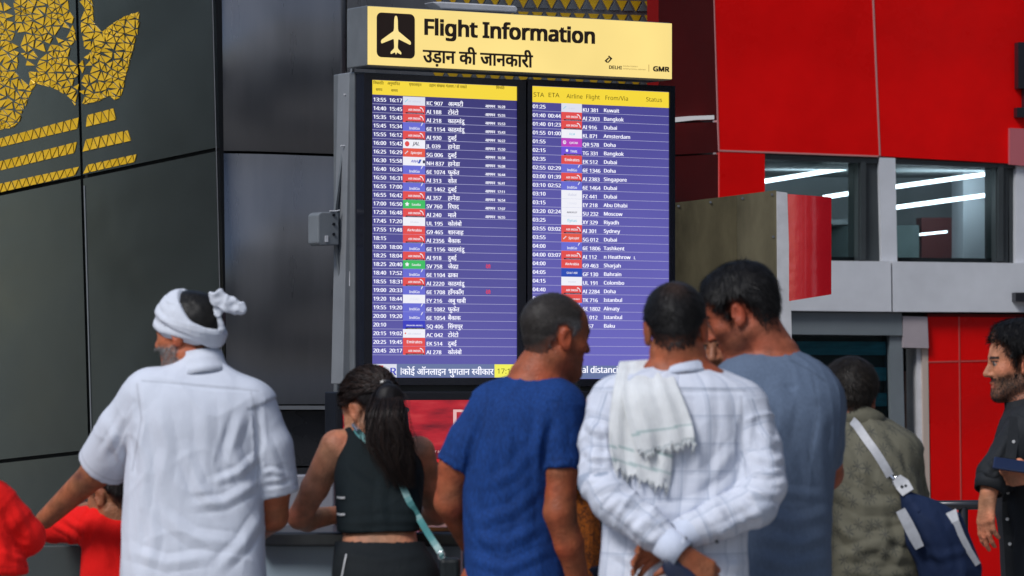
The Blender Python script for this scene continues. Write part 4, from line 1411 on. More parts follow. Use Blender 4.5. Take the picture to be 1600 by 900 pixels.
g.build('airport_lettering', [M_BROWN, M_ORANGE], sign); g = Geo()
uG, zG = PBd.uz(1020, 111, so); uG2, _ = PBd.uz(1045, 111, so)
write(g, PBd, 'GMR', uG, zG, .034, so + .0015, 0, uG2 - uG, bold=.06)
g.build('operator_lettering', [M_BROWN, M_ORANGE], sign); g = Geo()
for k, (tx, py) in enumerate((('INDIRA GANDHI', 104.0), ('INTERNATIONAL AIRPORT', 108.3))):
    ua, za = PBd.uz(973, py, so); ub, _ = PBd.uz(996 if k == 0 else 1009, py, so)
    write(g, PBd, tx, ua, za, .0085, so + .0015, 1, ub - ua)
g.build('small_lettering', [M_BROWN, M_ORANGE], sign); g = Geo()
ua, za = PBd.uz(1013.5, 112, so); PBd.urect(g, ua, za, ua + .0015, za + .03, so, so + .0012, 1)
# airport mark: two folded chevrons
def flat(g, pts, off=so + .0015, mi=0):
    g.add([PBd.at(x, y, off) for x, y in pts], [list(range(len(pts)))], mi)
flat(g, [(944.5, 95), (950.5, 89.5), (952, 91), (948, 95), (950, 97), (948.5, 98.5)])
flat(g, [(950, 88), (951.5, 86.6), (957, 91.5), (950.5, 98.5), (949.3, 97.2), (953.4, 92.2)])
g.build('airport_mark', [M_BROWN, M_ORANGE], sign)
# pictogram plate with aircraft
g = Geo()
rr = []
ua, zb_ = PBd.uz(588.5, 89, so); ub, za_ = PBd.uz(648, 22.5, so)
R_ = .022
for cx_, cz_, a0 in ((ub - R_, za_ - R_, 0), (ua + R_, za_ - R_, 90), (ua + R_, zb_ + R_, 180), (ub - R_, zb_ + R_, 270)):
    for k in range(7):
        an = math.radians(a0 + k * 15); rr.append((cx_ + R_ * math.cos(an), cz_ + R_ * math.sin(an)))
g.prism([PBd.pt(u, z, so) for u, z in rr], [PBd.pt(u, z, so + .0012) for u, z in rr])
pic = g.build('pictogram_plate', M_BROWN, sign)
plane_half = [(0, .46), (.035, .43), (.05, .36), (.055, .16), (.07, .10), (.40, -.11), (.42, -.15), (.41, -.19), (.39, -.195), (.075, -.08), (.06, -.10), (.05, -.26), (.06, -.30), (.145, -.375), (.15, -.41), (.14, -.43), (.03, -.385), (0, -.44)]
pl = plane_half + [(-x, y) for x, y in plane_half[::-1][1:-1]]
uc, zc = (ua + ub) / 2, (za_ + zb_) / 2; sc_ = (za_ - zb_)
g = Geo(); g.add([PBd.pt(uc + x * sc_ * .92, zc + y * sc_ * .98, so + .0022) for x, y in pl], [list(range(len(pl)))])
g.build('aircraft_symbol', M_SIGNLIT, sign)
# white fitting on top of the sign and its clamps
g = Geo(); PBd.slab(g, [(676, 3), (690, 2.5), (806, 9), (810, 14), (808, 20), (690, 14)], -.10, -.02); g.build('top_lamp', M_WHITE2, board, bevel=.006)

# housing, side column, struts, junction box
uL, _ = PBd.uz(566, 300); uR, _ = PBd.uz(1053, 300)
ztop = PBd.uz(570, 113)[1]; zbot = 1.30
g = Geo(); PBd.urect(g, uL - .004, zbot, uR + .003, ztop + .006, -.24, -.062); g.build('housing', M_STEEL, board, bevel=.004)
g = Geo(); PBd.slab(g, [(546, 113), (562, 113), (560, 600), (535, 600)], -.20, -.10); g.build('side_column', mat('light grey column', (.20, .21, .225), .42, noise=.08), board, bevel=.004)
for pts in ([(563, 68), (552, 100), (548, 130)], [(544, 138), (536, 240), (524, 330)], [(520, 352), (530, 420), (541, 500), (548, 560)]):
    g = Geo(); g.tube([PBd.at(x, y, -.16) for x, y in pts], .018, 6, flat=.5); g.build('strut', M_STEEL, board)
g = Geo(); PBd.slab(g, [(497, 335), (502, 331), (527, 331), (530, 334), (530, 383), (502, 384), (497, 379)], -.22, -.13); jb = g.build('junction_box', mat('grey box enamel', (.17, .185, .2), .4, noise=.06), board, bevel=.006)
for x, y in ((521, 336), (521, 350), (521, 366)):
    g = Geo(); c = PBd.at(x, y, -.13); g.tube([c, c + np.array([PBd.n[0], PBd.n[1], 0]) * .006], .006, 8); g.build('screw', M_BLACK, jb)
g = Geo(); PBd.slab(g, [(508, 368), (513, 368), (513, 378), (508, 378)], -.1295, -.127); g.build('box_label', M_WHITE2, jb)
for (x, y) in ((565, 66), (545, 148), (540, 228), (523, 330)):
    g = Geo(); c = PBd.at(x, y, -.13); t3 = np.array([PBd.t[0], PBd.t[1], 0])
    g.tube([c - t3 * .022, c, c + t3 * .022 + [0, 0, .004]], .0035, 6); g.build('cable_tie', M_WHITE2, board)
g = Geo(); PBd.slab(g, [(546.5, 424), (550.5, 424), (550, 447), (546, 447)], -.099, -.096); g.build('column_label', M_WHITE2, board)

M_HEAD = emis('header strip', lin((246, 216, 60)), 1.0)
M_SCR1 = emis('left screen ground', lin((67, 64, 122)), 1.0, .12, .5)
M_SCR2 = emis('right screen ground', lin((86, 84, 152)), 1.0, .10, .5)
for mm, hi_, lo_ in ((M_SCR1, (54, 50, 114), (90, 86, 164)), (M_SCR2, (76, 72, 146), (108, 104, 188))):
    # the panels show a deeper navy at the top than at the bottom
    nt = mm.node_tree; tcn = nt.nodes.new('ShaderNodeTexCoord'); sp_ = nt.nodes.new('ShaderNodeSeparateXYZ')
    nn = nt.nodes.new('ShaderNodeTexNoise'); nn.inputs['Scale'].default_value = 1.8; nn.inputs['Detail'].default_value = 1
    ad_ = nt.nodes.new('ShaderNodeMath'); ad_.operation = 'MULTIPLY_ADD'; ad_.inputs[1].default_value = .5; 
    mrn = nt.nodes.new('ShaderNodeMapRange'); mrn.inputs['From Min'].default_value = .80; mrn.inputs['From Max'].default_value = -.20
    mxc = nt.nodes.new('ShaderNodeMix'); mxc.data_type = 'RGBA'; mxc.inputs['A'].default_value = (*lin(hi_), 1); mxc.inputs['B'].default_value = (*lin(lo_), 1)
    nt.links.new(tcn.outputs['Object'], nn.inputs['Vector']); nt.links.new(tcn.outputs['Object'], sp_.inputs[0])
    nt.links.new(nn.outputs['Fac'], ad_.inputs[0]); nt.links.new(sp_.outputs['Z'], ad_.inputs[2]); nt.links.new(ad_.outputs[0], mrn.inputs['Value'])
    nt.links.new(mrn.outputs['Result'], mxc.inputs['Factor']); nt.links.new(mxc.outputs['Result'], prin(mm).inputs['Emission Color'])
M_TXT = emis('screen white', lin((244, 244, 255)), 1.15)
M_LINE = emis('screen rule', lin((176, 176, 214)), 1.0)
M_HTXT = mat('header lettering', (.16, .10, .01), .4)
M_RTXT = emis('screen red', lin((240, 60, 60)), 1.0)
M_TICK = emis('ticker ground', lin((104, 118, 160)), 1.0)
M_BEZ = mat('monitor bezel', (.008, .009, .016), .22, spec=.5, noise=.2)
TC = {k: emis('tile ' + k, lin(v), 1.0) for k, v in dict(red=(226, 78, 76), white=(240, 240, 248), blue=(104, 108, 210), green=(62, 188, 98), magenta=(190, 66, 190), violet=(110, 82, 214), darkred=(74, 8, 28), navy=(58, 62, 190), orange=(228, 88, 70), gulf=(44, 76, 180), grey=(205, 206, 226), ink=(30, 30, 70), palegrey=(222, 224, 238), cyan=(150, 205, 225), black=(16, 14, 30)).items()}
TK = list(TC)
TL = {  # airline tile: ground, words, word colour, size, strip below
    'AI': ('red', 'AIR INDIA', 'white', .0115, 'darkred'), '6E': ('blue', 'IndiGo', 'white', .0145, None), 'KC': ('palegrey', 'air astana', 'grey', .0115, None),
    'JL': ('white', 'JAL', 'ink', .020, None), 'SG': ('orange', 'SpiceJet', 'white', .0135, None), 'NH': ('white', 'ANA', 'navy', .015, None), 'SV': ('green', 'Saudia', 'white', .0125, None),
    'UL': ('white', 'SriLankan', 'grey', .008, None), 'G9': ('red', 'AirArabia', 'white', .0145, None), 'EY': ('white', 'ETIHAD', 'palegrey', .012, None), 'SQ': ('navy', 'SINGAPORE AIRLINES', 'white', .007, 'black'),
    'AC': ('white', 'AIR CANADA', 'grey', .010, None), 'EK': ('red', 'Emirates', 'white', .0165, None), 'KU': ('palegrey', 'KUWAIT', 'grey', .008, None), 'KL': ('white', 'KLM', 'cyan', .013, None),
    'QR': ('magenta', 'QATAR', 'white', .012, None), 'TG': ('violet', 'THAI', 'white', .014, 'darkred'), 'FZ': ('white', 'dubai', 'grey', .015, None), 'SU': ('white', 'AEROFLOT', 'ink', .0095, None),
    'XY': ('white', 'flynas', 'cyan', .016, None), 'GF': ('gulf', 'GULF AIR', 'white', .0115, None), 'TK': ('red', 'TURKISH AIRLINES', 'white', .008, None), 'J2': ('white', 'AZAL', 'navy', .012, None)}
LEFT = [('13:55', '16:17', 'KC 907', 'अल|माटी', 's16:28'), ('14:40', '15:45', 'AI 188', 'टोरंटो', 's15:55'), ('15:35', '15:43', 'AI 218', 'काठमांडू', 's15:53'), ('15:45', '15:34', '6E 1154', 'काठमांडू', 's15:43'),
        ('15:55', '16:12', 'AI 930', 'दुबई', 's16:22'), ('16:00', '15:42', 'JL 039', 'हानेडा', 's15:50'), ('16:25', '16:29', 'SG 006', 'दुबई', 's16:38'), ('16:30', '15:58', 'NH 837', 'हानेडा', 's16:08'),
        ('16:40', '16:34', '6E 1074', 'फुकेत', 's16:44'), ('16:50', '16:31', 'AI 313', 'सोल', 's16:41'), ('16:55', '17:00', '6E 1462', 'दुबई', 's17:11'), ('16:55', '16:42', 'AI 357', 'हानेडा', 's16:54'),
        ('17:00', '16:50', 'SV 760', 'िरयाद', 's17:07'), ('17:20', '16:48', 'AI 240', 'माले', 's16:55'), ('17:45', '17:20', 'UL 195', 'कोलंबो', ''), ('17:55', '17:48', 'G9 465', 'शारजाह', ''), ('18:15', '', 'AI 2356', 'बैंकाक', ''),
        ('18:20', '18:00', '6E 1156', 'काठमांडू', ''), ('18:25', '18:04', 'AI 918', 'दुबई', ''), ('18:25', '20:40', 'SV 758', 'जेद|दा', 'd'), ('18:40', '17:52', '6E 1104', 'ढाका', ''), ('18:55', '18:31', 'AI 2220', 'काठमांडू', ''),
        ('19:00', '20:33', '6E 1708', 'हाँगकाँग', 'd'), ('19:20', '18:44', 'EY 216', 'अबु धाबी', ''), ('19:55', '19:20', '6E 1082', 'फुकेत', ''), ('20:00', '19:20', '6E 1054', 'बैंकाक', ''), ('20:10', '', 'SQ 406', 'िसंगापुर', ''),
        ('20:15', '19:02', 'AC 042', 'टोरंटो', ''), ('20:25', '19:45', 'EK 514', 'दुबई', ''), ('20:45', '20:17', 'AI 278', 'कोलंबो', '')]
RIGHT = [('01:25', '', 'KU 381', 'Kuwait'), ('01:40', '00:44', 'AI 2303', 'Bangkok'), ('01:40', '01:23', 'AI 916', 'Dubai'), ('01:55', '01:00', 'KL 871', 'Amsterdam'), ('01:55', '', 'QR 578', 'Doha'), ('02:15', '', 'TG 331', 'Bangkok'),
         ('02:35', '', 'EK 512', 'Dubai'), ('02:55', '02:29', '6E 1346', 'Doha'), ('03:00', '01:39', 'AI 2383', 'Singapore'), ('03:10', '02:52', '6E 1464', 'Dubai'), ('03:10', '', 'FZ 441', 'Dubai'), ('03:15', '', 'EY 218', 'Abu Dhabi'),
         ('03:20', '02:24', 'SU 232', 'Moscow'), ('03:25', '', 'XY 329', 'Riyadh'), ('03:55', '03:02', 'AI 301', 'Sydney'), ('03:55', '', 'SG 012', 'Dubai'), ('04:00', '', '6E 1806', 'Tashkent'), ('04:00', '03:07', 'AI 112', 'n Heathrow'),
         ('04:00', '', 'G9 463', 'Sharjah'), ('04:05', '', 'GF 130', 'Bahrain'), ('04:15', '', 'UL 191', 'Colombo'), ('04:40', '', 'AI 2284', 'Doha'), ('04:40', '', 'TK 716', 'Istanbul'), ('04:45', '', '6E 1802', 'Almaty'), ('04:50', '', '6E 012', 'Istanbul'), ('04:55', '', 'J2 57', 'Baku')]
CUTS = {'ल': .66, 'द': .8, 'स': .70}
def hindi(g, u, z, size, txt, mi=0, bold=.02, off=.0062):
    """words in Devanagari; a consonant before | is joined in its half form"""
    parts = txt.split('|')
    for i, p in enumerate(parts):
        if i < len(parts) - 1:
            if p[:-1]: u += write(g, PBd, p[:-1], u, z, size, off, mi, bold=bold)
            u += write(g, PBd, p[-1], u - size * .02, z, size, off, mi, bold=bold, cut=CUTS.get(p[-1], .7)) - size * .03
        else:
            u += write(g, PBd, p, u - size * .02, z, size, off, mi, bold=bold)
    return u

KX = (PBd.uz(690.5, 300)[0] - PBd.uz(665, 300)[0]) / text_mesh('KC 907')[2]
def monitor(x0, x1, ax0, ax1, ytop, yhead, ybot, ytick, row0, pitch, xref, cols, rows, scr, hindi_rows, tilew):
    U = lambda px: PBd.uz(px, 300)[0]
    Zl = lambda py: PBd.uz(xref, py)[1]
    z1, z0 = Zl(ytop), Zl(ybot)
    a, b = U(ax0), U(ax1)
    oa, ob = U(x0), U(x1)
    g = Geo()
    zt_, zb_ = z1 + .026, z0 - .03
    PBd.urect(g, oa, zb_, ob, zt_, -.06, -.006)
    for q in ((oa, zb_, a, zt_), (b, zb_, ob, zt_), (a, z1, b, zt_), (a, zb_, b, z0)):
        PBd.urect(g, *q, -.006, .010)
    mon = g.build('monitor', M_BEZ, board)
    g = Geo(); PBd.urect(g, a, z0, b, z1, -.005, .002); g.build('screen_panel', scr, mon)
    g = Geo(); PBd.urect(g, a + .001, Zl(yhead), b - .001, z1 - .0012, .0021, .0035); g.build('header_strip', M_HEAD, mon)
    g = Geo(); PBd.urect(g, a + .001, z0 + .001, b - .001, Zl(ytick), .0021, .0035); g.build('ticker_strip', M_TICK, mon)
    g = Geo()
    nlines = 30
    for k in range(nlines + 1):
        z = Zl(row0 + pitch * (k + .52))
        if z < Zl(ytick) + .01: break
        PBd.urect(g, a + .001, z - .0008, b - .001, z + .0008, .0021, .003)
    g.build('row_rules', M_LINE, mon)
    for k, rw in enumerate(rows):
        zc = Zl(row0 + pitch * k)
        zb0 = zc - .0105
        ts = .0265
        def cell(name, fn):
            g = Geo(); fn(g); g.build(name, [M_TXT, M_RTXT], mon)
        for c, t in ((0, rw[0]), (1, rw[1])):
            if t: cell('time_text', lambda g: write(g, PBd, t, U(cols[c]), zb0 + .002, ts, .0062, 0, U(cols[c] + 20) - U(cols[c]), bold=.022))
        cell('flight_text', lambda g: write(g, PBd, rw[2], U(cols[3]), zb0 - .004, ts, .0062, 0, text_mesh(rw[2])[2] * KX, bold=.022))
        if hindi_rows:
            cell('city_text', lambda g: hindi(g, U(cols[4]), zb0 - .004, .0255, rw[3]))
            if rw[4].startswith('s'):
                cell('status_text', lambda g: (hindi(g, U(cols[5]), zb0 - .004, .0175, 'आगमन', bold=.025), write(g, PBd, rw[4][1:], U(cols[5] + 19), zb0 - .004, .0185, .0062, 0, None, bold=.025)))
            elif rw[4] == 'd':
                cell('status_text', lambda g: hindi(g, U(cols[5] + 1), zb0, .019, 'देरी', mi=1, bold=.025))
        else:
            cell('city_text', lambda g: (write(g, PBd, rw[3], U(cols[4]), zb0 - .002, ts, .0062, 0, text_mesh(rw[3])[2] * KX, bold=.022), write(g, PBd, 'L', U(989), zb0 - .002, ts * .8, .0062, 0, None, bold=.022) if rw[3] == 'n Heathrow' else None))
        # airline tile
        code = rw[2].split()[0]
        gr, wd, wc, sz, strip = TL.get(code, TL['6E'])
        g = Geo()
        ta, tb = U(cols[2]), U(cols[2] + tilew)
        zt2, zb2 = Zl(row0 + pitch * (k - .48)), Zl(row0 + pitch * (k + .50))
        PBd.urect(g, ta, zb2, tb, zt2, .0031, .0042, TK.index(gr))
        if strip:
            PBd.urect(g, ta + .012, zb2, tb - .004, zb2 + .0055, .0042, .0048, TK.index(strip))
            write(g, PBd, 'STAR ALLIANCE', ta + .02, zb2 + .001, .0045, .0062, TK.index('grey'), tb - ta - .03)
        low = .004 if code in ('6E',) else .010
        mx_ = tb - ta - .012
        wtxt = text_mesh(wd)[2] * sz * 1.35
        wdt = min(wtxt, mx_)
        write(g, PBd, wd, (ta + tb) / 2 + (.008 if code in ('JL', 'SV', 'SG', 'QR', 'TG') else 0), zb2 + low + .002, sz * 1.25, .0062, TK.index(wc), min(wdt, mx_ - (.012 if code in ('JL', 'SV', 'SG', 'QR', 'TG') else 0)), 'c', bold=.02, shear=.2 if code in ('JL', 'SG', 'NH') else 0)
        def disc(cu, cz, r_, mi, n_=12):
            g.add([PBd.pt(cu + r_ * math.cos(i * 6.2832 / n_), cz + r_ * math.sin(i * 6.2832 / n_), .0060) for i in range(n_)], [list(range(n_))], TK.index(mi))
        zc2 = (zt2 + zb2) / 2
        if code == 'AI':
            g.add([PBd.pt(tb - .024 + .016 * math.cos(t), zb2 + .008 + .020 * math.sin(t), .0061) for t in np.linspace(.1, 1.7, 8)] + [PBd.pt(tb - .024 + .013 * math.cos(t), zb2 + .008 + .016 * math.sin(t), .0061) for t in np.linspace(1.7, .1, 8)], [list(range(16))], TK.index('white'))
        elif code == '6E':
            g.add([PBd.pt(tb - .022 + x, zb2 + .021 + y, .0061) for x, y in ((0, 0), (.004, .002), (.010, .011), (.012, .013), (.006, .012), (.003, .006))], [list(range(6))], TK.index('white'))
        elif code == 'JL': disc(ta + .018, zc2, .011, 'red'); 
        elif code == 'NH': g.add([PBd.pt(tb - .036 + x, zb2 + .009 + y, .0061) for x, y in ((0, 0), (.010, 0), (.018, .016), (.008, .016))], [[0, 1, 2, 3]], TK.index('gulf')); g.add([PBd.pt(tb - .012 + x, zb2 + .010 + y, .0061) for x, y in ((0, 0), (.010, 0), (.010, .012), (0, .012))], [[0, 1, 2, 3]], TK.index('ink'))
        elif code == 'SV': g.add([PBd.pt(ta + .018 + .011 * (1 if i % 2 == 0 else .55) * math.cos(1.57 + i * .6283), zc2 + .010 * (1 if i % 2 == 0 else .55) * math.sin(1.57 + i * .6283), .0061) for i in range(10)], [list(range(10))], TK.index('white'))
        elif code in ('SG', 'KC', 'KU'):
            for q in range(3): disc(ta + .010 + q * .005, zc2 - .004 + q * .004, .0028, 'cyan' if code != 'SG' else 'palegrey', 8)
        elif code == 'QR': disc(ta + .014, zc2, .008, 'white'); disc(ta + .014, zc2 + .001, .0055, 'magenta')
        elif code == 'TG': disc(ta + .026, zc2 + .002, .006, 'white')
        elif code == 'AC': disc(ta + .010, zc2, .0035, 'red', 8)
        o = g.build('airline_tile', [TC[k2] for k2 in TK], mon)
    return mon, U, Zl

mon1, U1, Z1 = monitor(567, 820, 580, 807, 124.5, 147.5, 590, 568.5, 155, 13.53, 581, (582, 607, 629, 665, 699, 757), LEFT, M_SCR1, True, 34.5)
mon2, U2, Z2 = monitor(822.5, 1053, 830, 1044.5, 134, 159.5, 592, 571, 165.8, 13.62, 831, (831, 855, 876.5, 909, 942, 1000), RIGHT, M_SCR2, False, 32)
g = Geo()
for t, px, py in (('िनधारित', 582, 131.5), ('समय', 586, 142), ('अनुमािनत', 604, 132.5), ('समय', 610, 143.5), ('एयरलाइन', 638, 134), ('उड़ान संखया गंतवय / के रासते', 669, 135.5), ('िसथित', 774, 139)):
    g = Geo(); write(g, PBd, t, U1(px), PBd.uz(px, py)[1], .0165, .0062, 0, None, bold=.012); g.build('header_text', M_HTXT, mon1)
for t, px, px2, py in (('STA', 832, 849, 151), ('ETA', 855, 873, 151.6), ('Airline', 884, 909, 153.5), ('Flight', 914, 936, 154.5), ('From/Via', 944, 980, 156), ('Status', 1008, 1033, 158.5)):
    g = Geo(); write(g, PBd, t, U2(px), PBd.uz(px, py)[1], .031, .0062, 0, U2(px2) - U2(px)); g.build('header_text', M_HTXT, mon2)
# ticker
M_YEL = emis('clock tile', lin((244, 240, 90)), 1.0)
g = Geo(); zt = Z1(585.5)
u = U1(622); u += write(g, PBd, '।', u, zt, .046, .0062, 0); u = hindi(g, u + .004, zt, .0385, 'कोई ऑनलाइन भुगतान', bold=.02) + .010
hindi(g, u, zt, .0385, 'स|वीकार', bold=.02)
PBd.urect(g, U1(772), Z1(590) + .001, U1(806), Z1(568.8), .0036, .0046, 1)
write(g, PBd, '17:16', U1(775), Z1(583.5), .036, .0062, 2, U1(803) - U1(775))
PBd.urect(g, U1(606), Z1(590) + .001, U1(619), Z1(568.8), .0036, .0046, 3); write(g, PBd, 'R', U1(607.5), Z1(586), .052, .0062, 4, U1(618) - U1(607.5), bold=.025)
PBd.urect(g, U1(582), Z1(590) + .001, U1(606), Z1(568.8), .0036, .0046, 3); PBd.urect(g, U1(588), Z1(578), U1(598), Z1(571), .0047, .0052, 5)
g.build('ticker_lettering', [M_TXT, M_YEL, mat('clock ink', (.1, .1, .02), .5), TC['palegrey'], TC['navy'], TC['orange']], mon1)
g = Geo(); zt = Z2(582.5)
write(g, PBd, 'Follow social distancing norms', U2(846), zt, .047, .0062, 0, U2(1018) - U2(846), bold=.022)
g.build('ticker_lettering', M_TXT, mon2)
# stand
g = Geo(); PBd.urect(g, .25, .0, .40, zbot, -.22, -.10); PBd.urect(g, 1.05, .0, 1.20, zbot, -.22, -.10); g.build('stand', M_STEEL, board)

# advertising kiosk below
adk = empty('advertising_kiosk', [*PBd.pt(.6, 0, -.02)[:2], 0])
props(adk, 'black framed kiosk with a red lit advertisement under the flight screens', 'kiosk')
ua, zt = PBd.uz(527, 612, .06); ub = PBd.uz(1062, 612, .06)[0]
g = Geo(); PBd.urect(g, ua, 0.0, ub, zt, -.05, .05)
za1 = PBd.uz(560, 625.5, .06)[1]; za0 = PBd.uz(560, 718, .06)[1]
g.build('kiosk_body', M_BLACK, adk, bevel=.006)
M_AD = bpy.data.materials.new('red sunset poster'); M_AD.use_nodes = True
nt = M_AD.node_tree; b = prin(M_AD); b.inputs['Base Color'].default_value = (.02, .005, .005, 1); b.inputs['Roughness'].default_value = .15
tcn = nt.nodes.new('ShaderNodeTexCoord'); mp = nt.nodes.new('ShaderNodeMapping'); mp.inputs['Scale'].default_value = (3, 3, 14)
nn = nt.nodes.new('ShaderNodeTexNoise'); nn.inputs['Scale'].default_value = 1.4; nn.inputs['Detail'].default_value = 4
cr = nt.nodes.new('ShaderNodeValToRGB')
cr.color_ramp.elements[0].position = .3; cr.color_ramp.elements[0].color = (*lin((112, 14, 32)), 1)
cr.color_ramp.elements[1].position = .75; cr.color_ramp.elements[1].color = (*lin((222, 70, 74)), 1)
e = cr.color_ramp.elements.new(.5); e.color = (*lin((190, 28, 44)), 1)
nt.links.new(tcn.outputs['Object'], mp.inputs['Vector']); nt.links.new(mp.outputs['Vector'], nn.inputs['Vector']); nt.links.new(nn.outputs['Fac'], cr.inputs['Fac'])
nt.links.new(cr.outputs['Color'], b.inputs['Emission Color']); b.inputs['Emission Strength'].default_value = .8 / 2 ** EXPOSURE
g = Geo(); PBd.urect(g, ua + .03, za0, ub - .03, za1, .051, .056); ad = g.build('poster', M_AD, adk)
g = Geo(); PBd.urect(g, ua + .03, za0 - .016, ub - .03, za0 - .002, .051, .056); g.build('red_edge_light', emis('red edge light', lin((215, 20, 30)), .9), adk)
g = Geo()
uu, zz = PBd.uz(703, 676, .06); u2 = PBd.uz(735, 676, .06)[0]
PM_ = [emis('poster white', lin((236, 190, 190)), .9), mat('poster ink', (.02, .01, .03), .5)]
write(g, PBd, 'P', uu, zz, .165, .0575, 0, u2 - uu); g.build('poster_letter', PM_, ad); g = Geo()
uu, zz = PBd.uz(674, 707.5, .06)
write(g, PBd, 'For advertising', uu, zz, .021, .0575, 0); g.build('poster_caption', PM_, ad); g = Geo()
flatp = [(627, 690), (626, 655), (628, 645), (625, 640), (630, 635), (638, 637), (640, 641), (637, 645), (638, 655), (641, 690)]
g.add([PBd.at(x, y, .0572) for x, y in flatp], [list(range(len(flatp)))], 1); g.build('poster_figure', PM_, ad)
bpy.data.scenes.remove(TMP)

# ------------------------------------------------------------------ people
D2R = math.radians
SURF = {}
def surf(V, px, py, r=5.0):
    """depth of the nearest surface of a sculpted part at a pixel direction"""
    k = id(V)
    if k not in SURF:
        x, y = to_px(V); x0, y0 = x.min(), y.min()
        I, J = ((x - x0) / 2).astype(int), ((y - y0) / 2).astype(int)
        G = np.full((I.max() + 1, J.max() + 1), np.inf); np.minimum.at(G, (I, J), V[:, 1])
        SURF[k] = (V, G, x0, y0)
    _, G, x0, y0 = SURF[k]
    i, j, q = int((px - x0) / 2), int((py - y0) / 2), max(1, int(r / 2))
    while True:
        w = G[max(0, i - q):max(0, i + q + 1), max(0, j - q):max(0, j + q + 1)]
        w = w[np.isfinite(w)]
        if len(w): return float(np.percentile(w, 25))
        q *= 2

def ribbon(name, m, pts, w, parent, thick=.003, twist=None):
    """a strap: flat band following points, facing the camera side"""
    P = np.array(pts); g = Geo(); n = len(P)
    V = []
    for i in range(n):
        t = unit(P[min(i + 1, n - 1)] - P[max(i - 1, 0)])
        s_ = unit(np.cross(t, np.array([0, -1.0, 0.0]))); nn = np.cross(s_, t)
        ww = w[i] if isinstance(w, (list, tuple)) else w
        for a, b in ((-1, -1), (1, -1), (1, 1), (-1, 1)): V.append(P[i] + s_ * ww * .5 * a + nn * thick * .5 * b)
    Fs = []
    for i in range(n - 1):
        for k in range(4): Fs.append([i * 4 + k, i * 4 + (k + 1) % 4, (i + 1) * 4 + (k + 1) % 4, (i + 1) * 4 + k])
    Fs += [[3, 2, 1, 0], [(n - 1) * 4 + k for k in range(4)]]
    g.add(V, Fs)
    return g.build(name, m, parent)

def spline(pts, n=8):
    P = [np.asarray(p, float) for p in pts]; P = [2 * P[0] - P[1]] + P + [2 * P[-1] - P[-2]]
    out = []
    for i in range(1, len(P) - 2):
        for k in range(n):
            t = k / n
            out.append(.5 * (2 * P[i] + (P[i + 1] - P[i - 1]) * t + (2 * P[i - 1] - 5 * P[i] + 4 * P[i + 1] - P[i + 2]) * t**2 + (3 * P[i] - P[i - 1] - 3 * P[i + 1] + P[i + 2]) * t**3))
    out.append(P[-2]); return out

def ring(c, ax, a, b, n0=0):
    """centre, plane axes for a band around direction ax"""
    ax = unit(ax); u = unit(np.cross(np.array([0, 1.0, 0]), ax)) if abs(ax[1]) < .9 else np.array([1.0, 0, 0])
    return (np.asarray(c), u, np.cross(ax, u), a, b)

def crew(P, m, c, tilt, a, b, r=.009, name='collar_rib'):
    """ribbed neck band of a tee: oval tube"""
    ax = unit(tilt); u = unit(np.array([1.0, 0, 0]) - ax * ax[0]); w = np.cross(ax, u)
    pts = [np.asarray(c) + u * a * math.cos(t) + w * b * math.sin(t) for t in np.linspace(0, 2 * math.pi, 37)]
    g = Geo(); g.tube(pts, r, 8, caps=False); return g.build(name, m, P.o, smooth=True)

def grey_hair(base, grey, fn):
    return lambda L: np.array(base)[None, :] * (1 - fn(L))[:, None] + np.array(grey)[None, :] * fn(L)[:, None]
BLK = (.010, .009, .009)

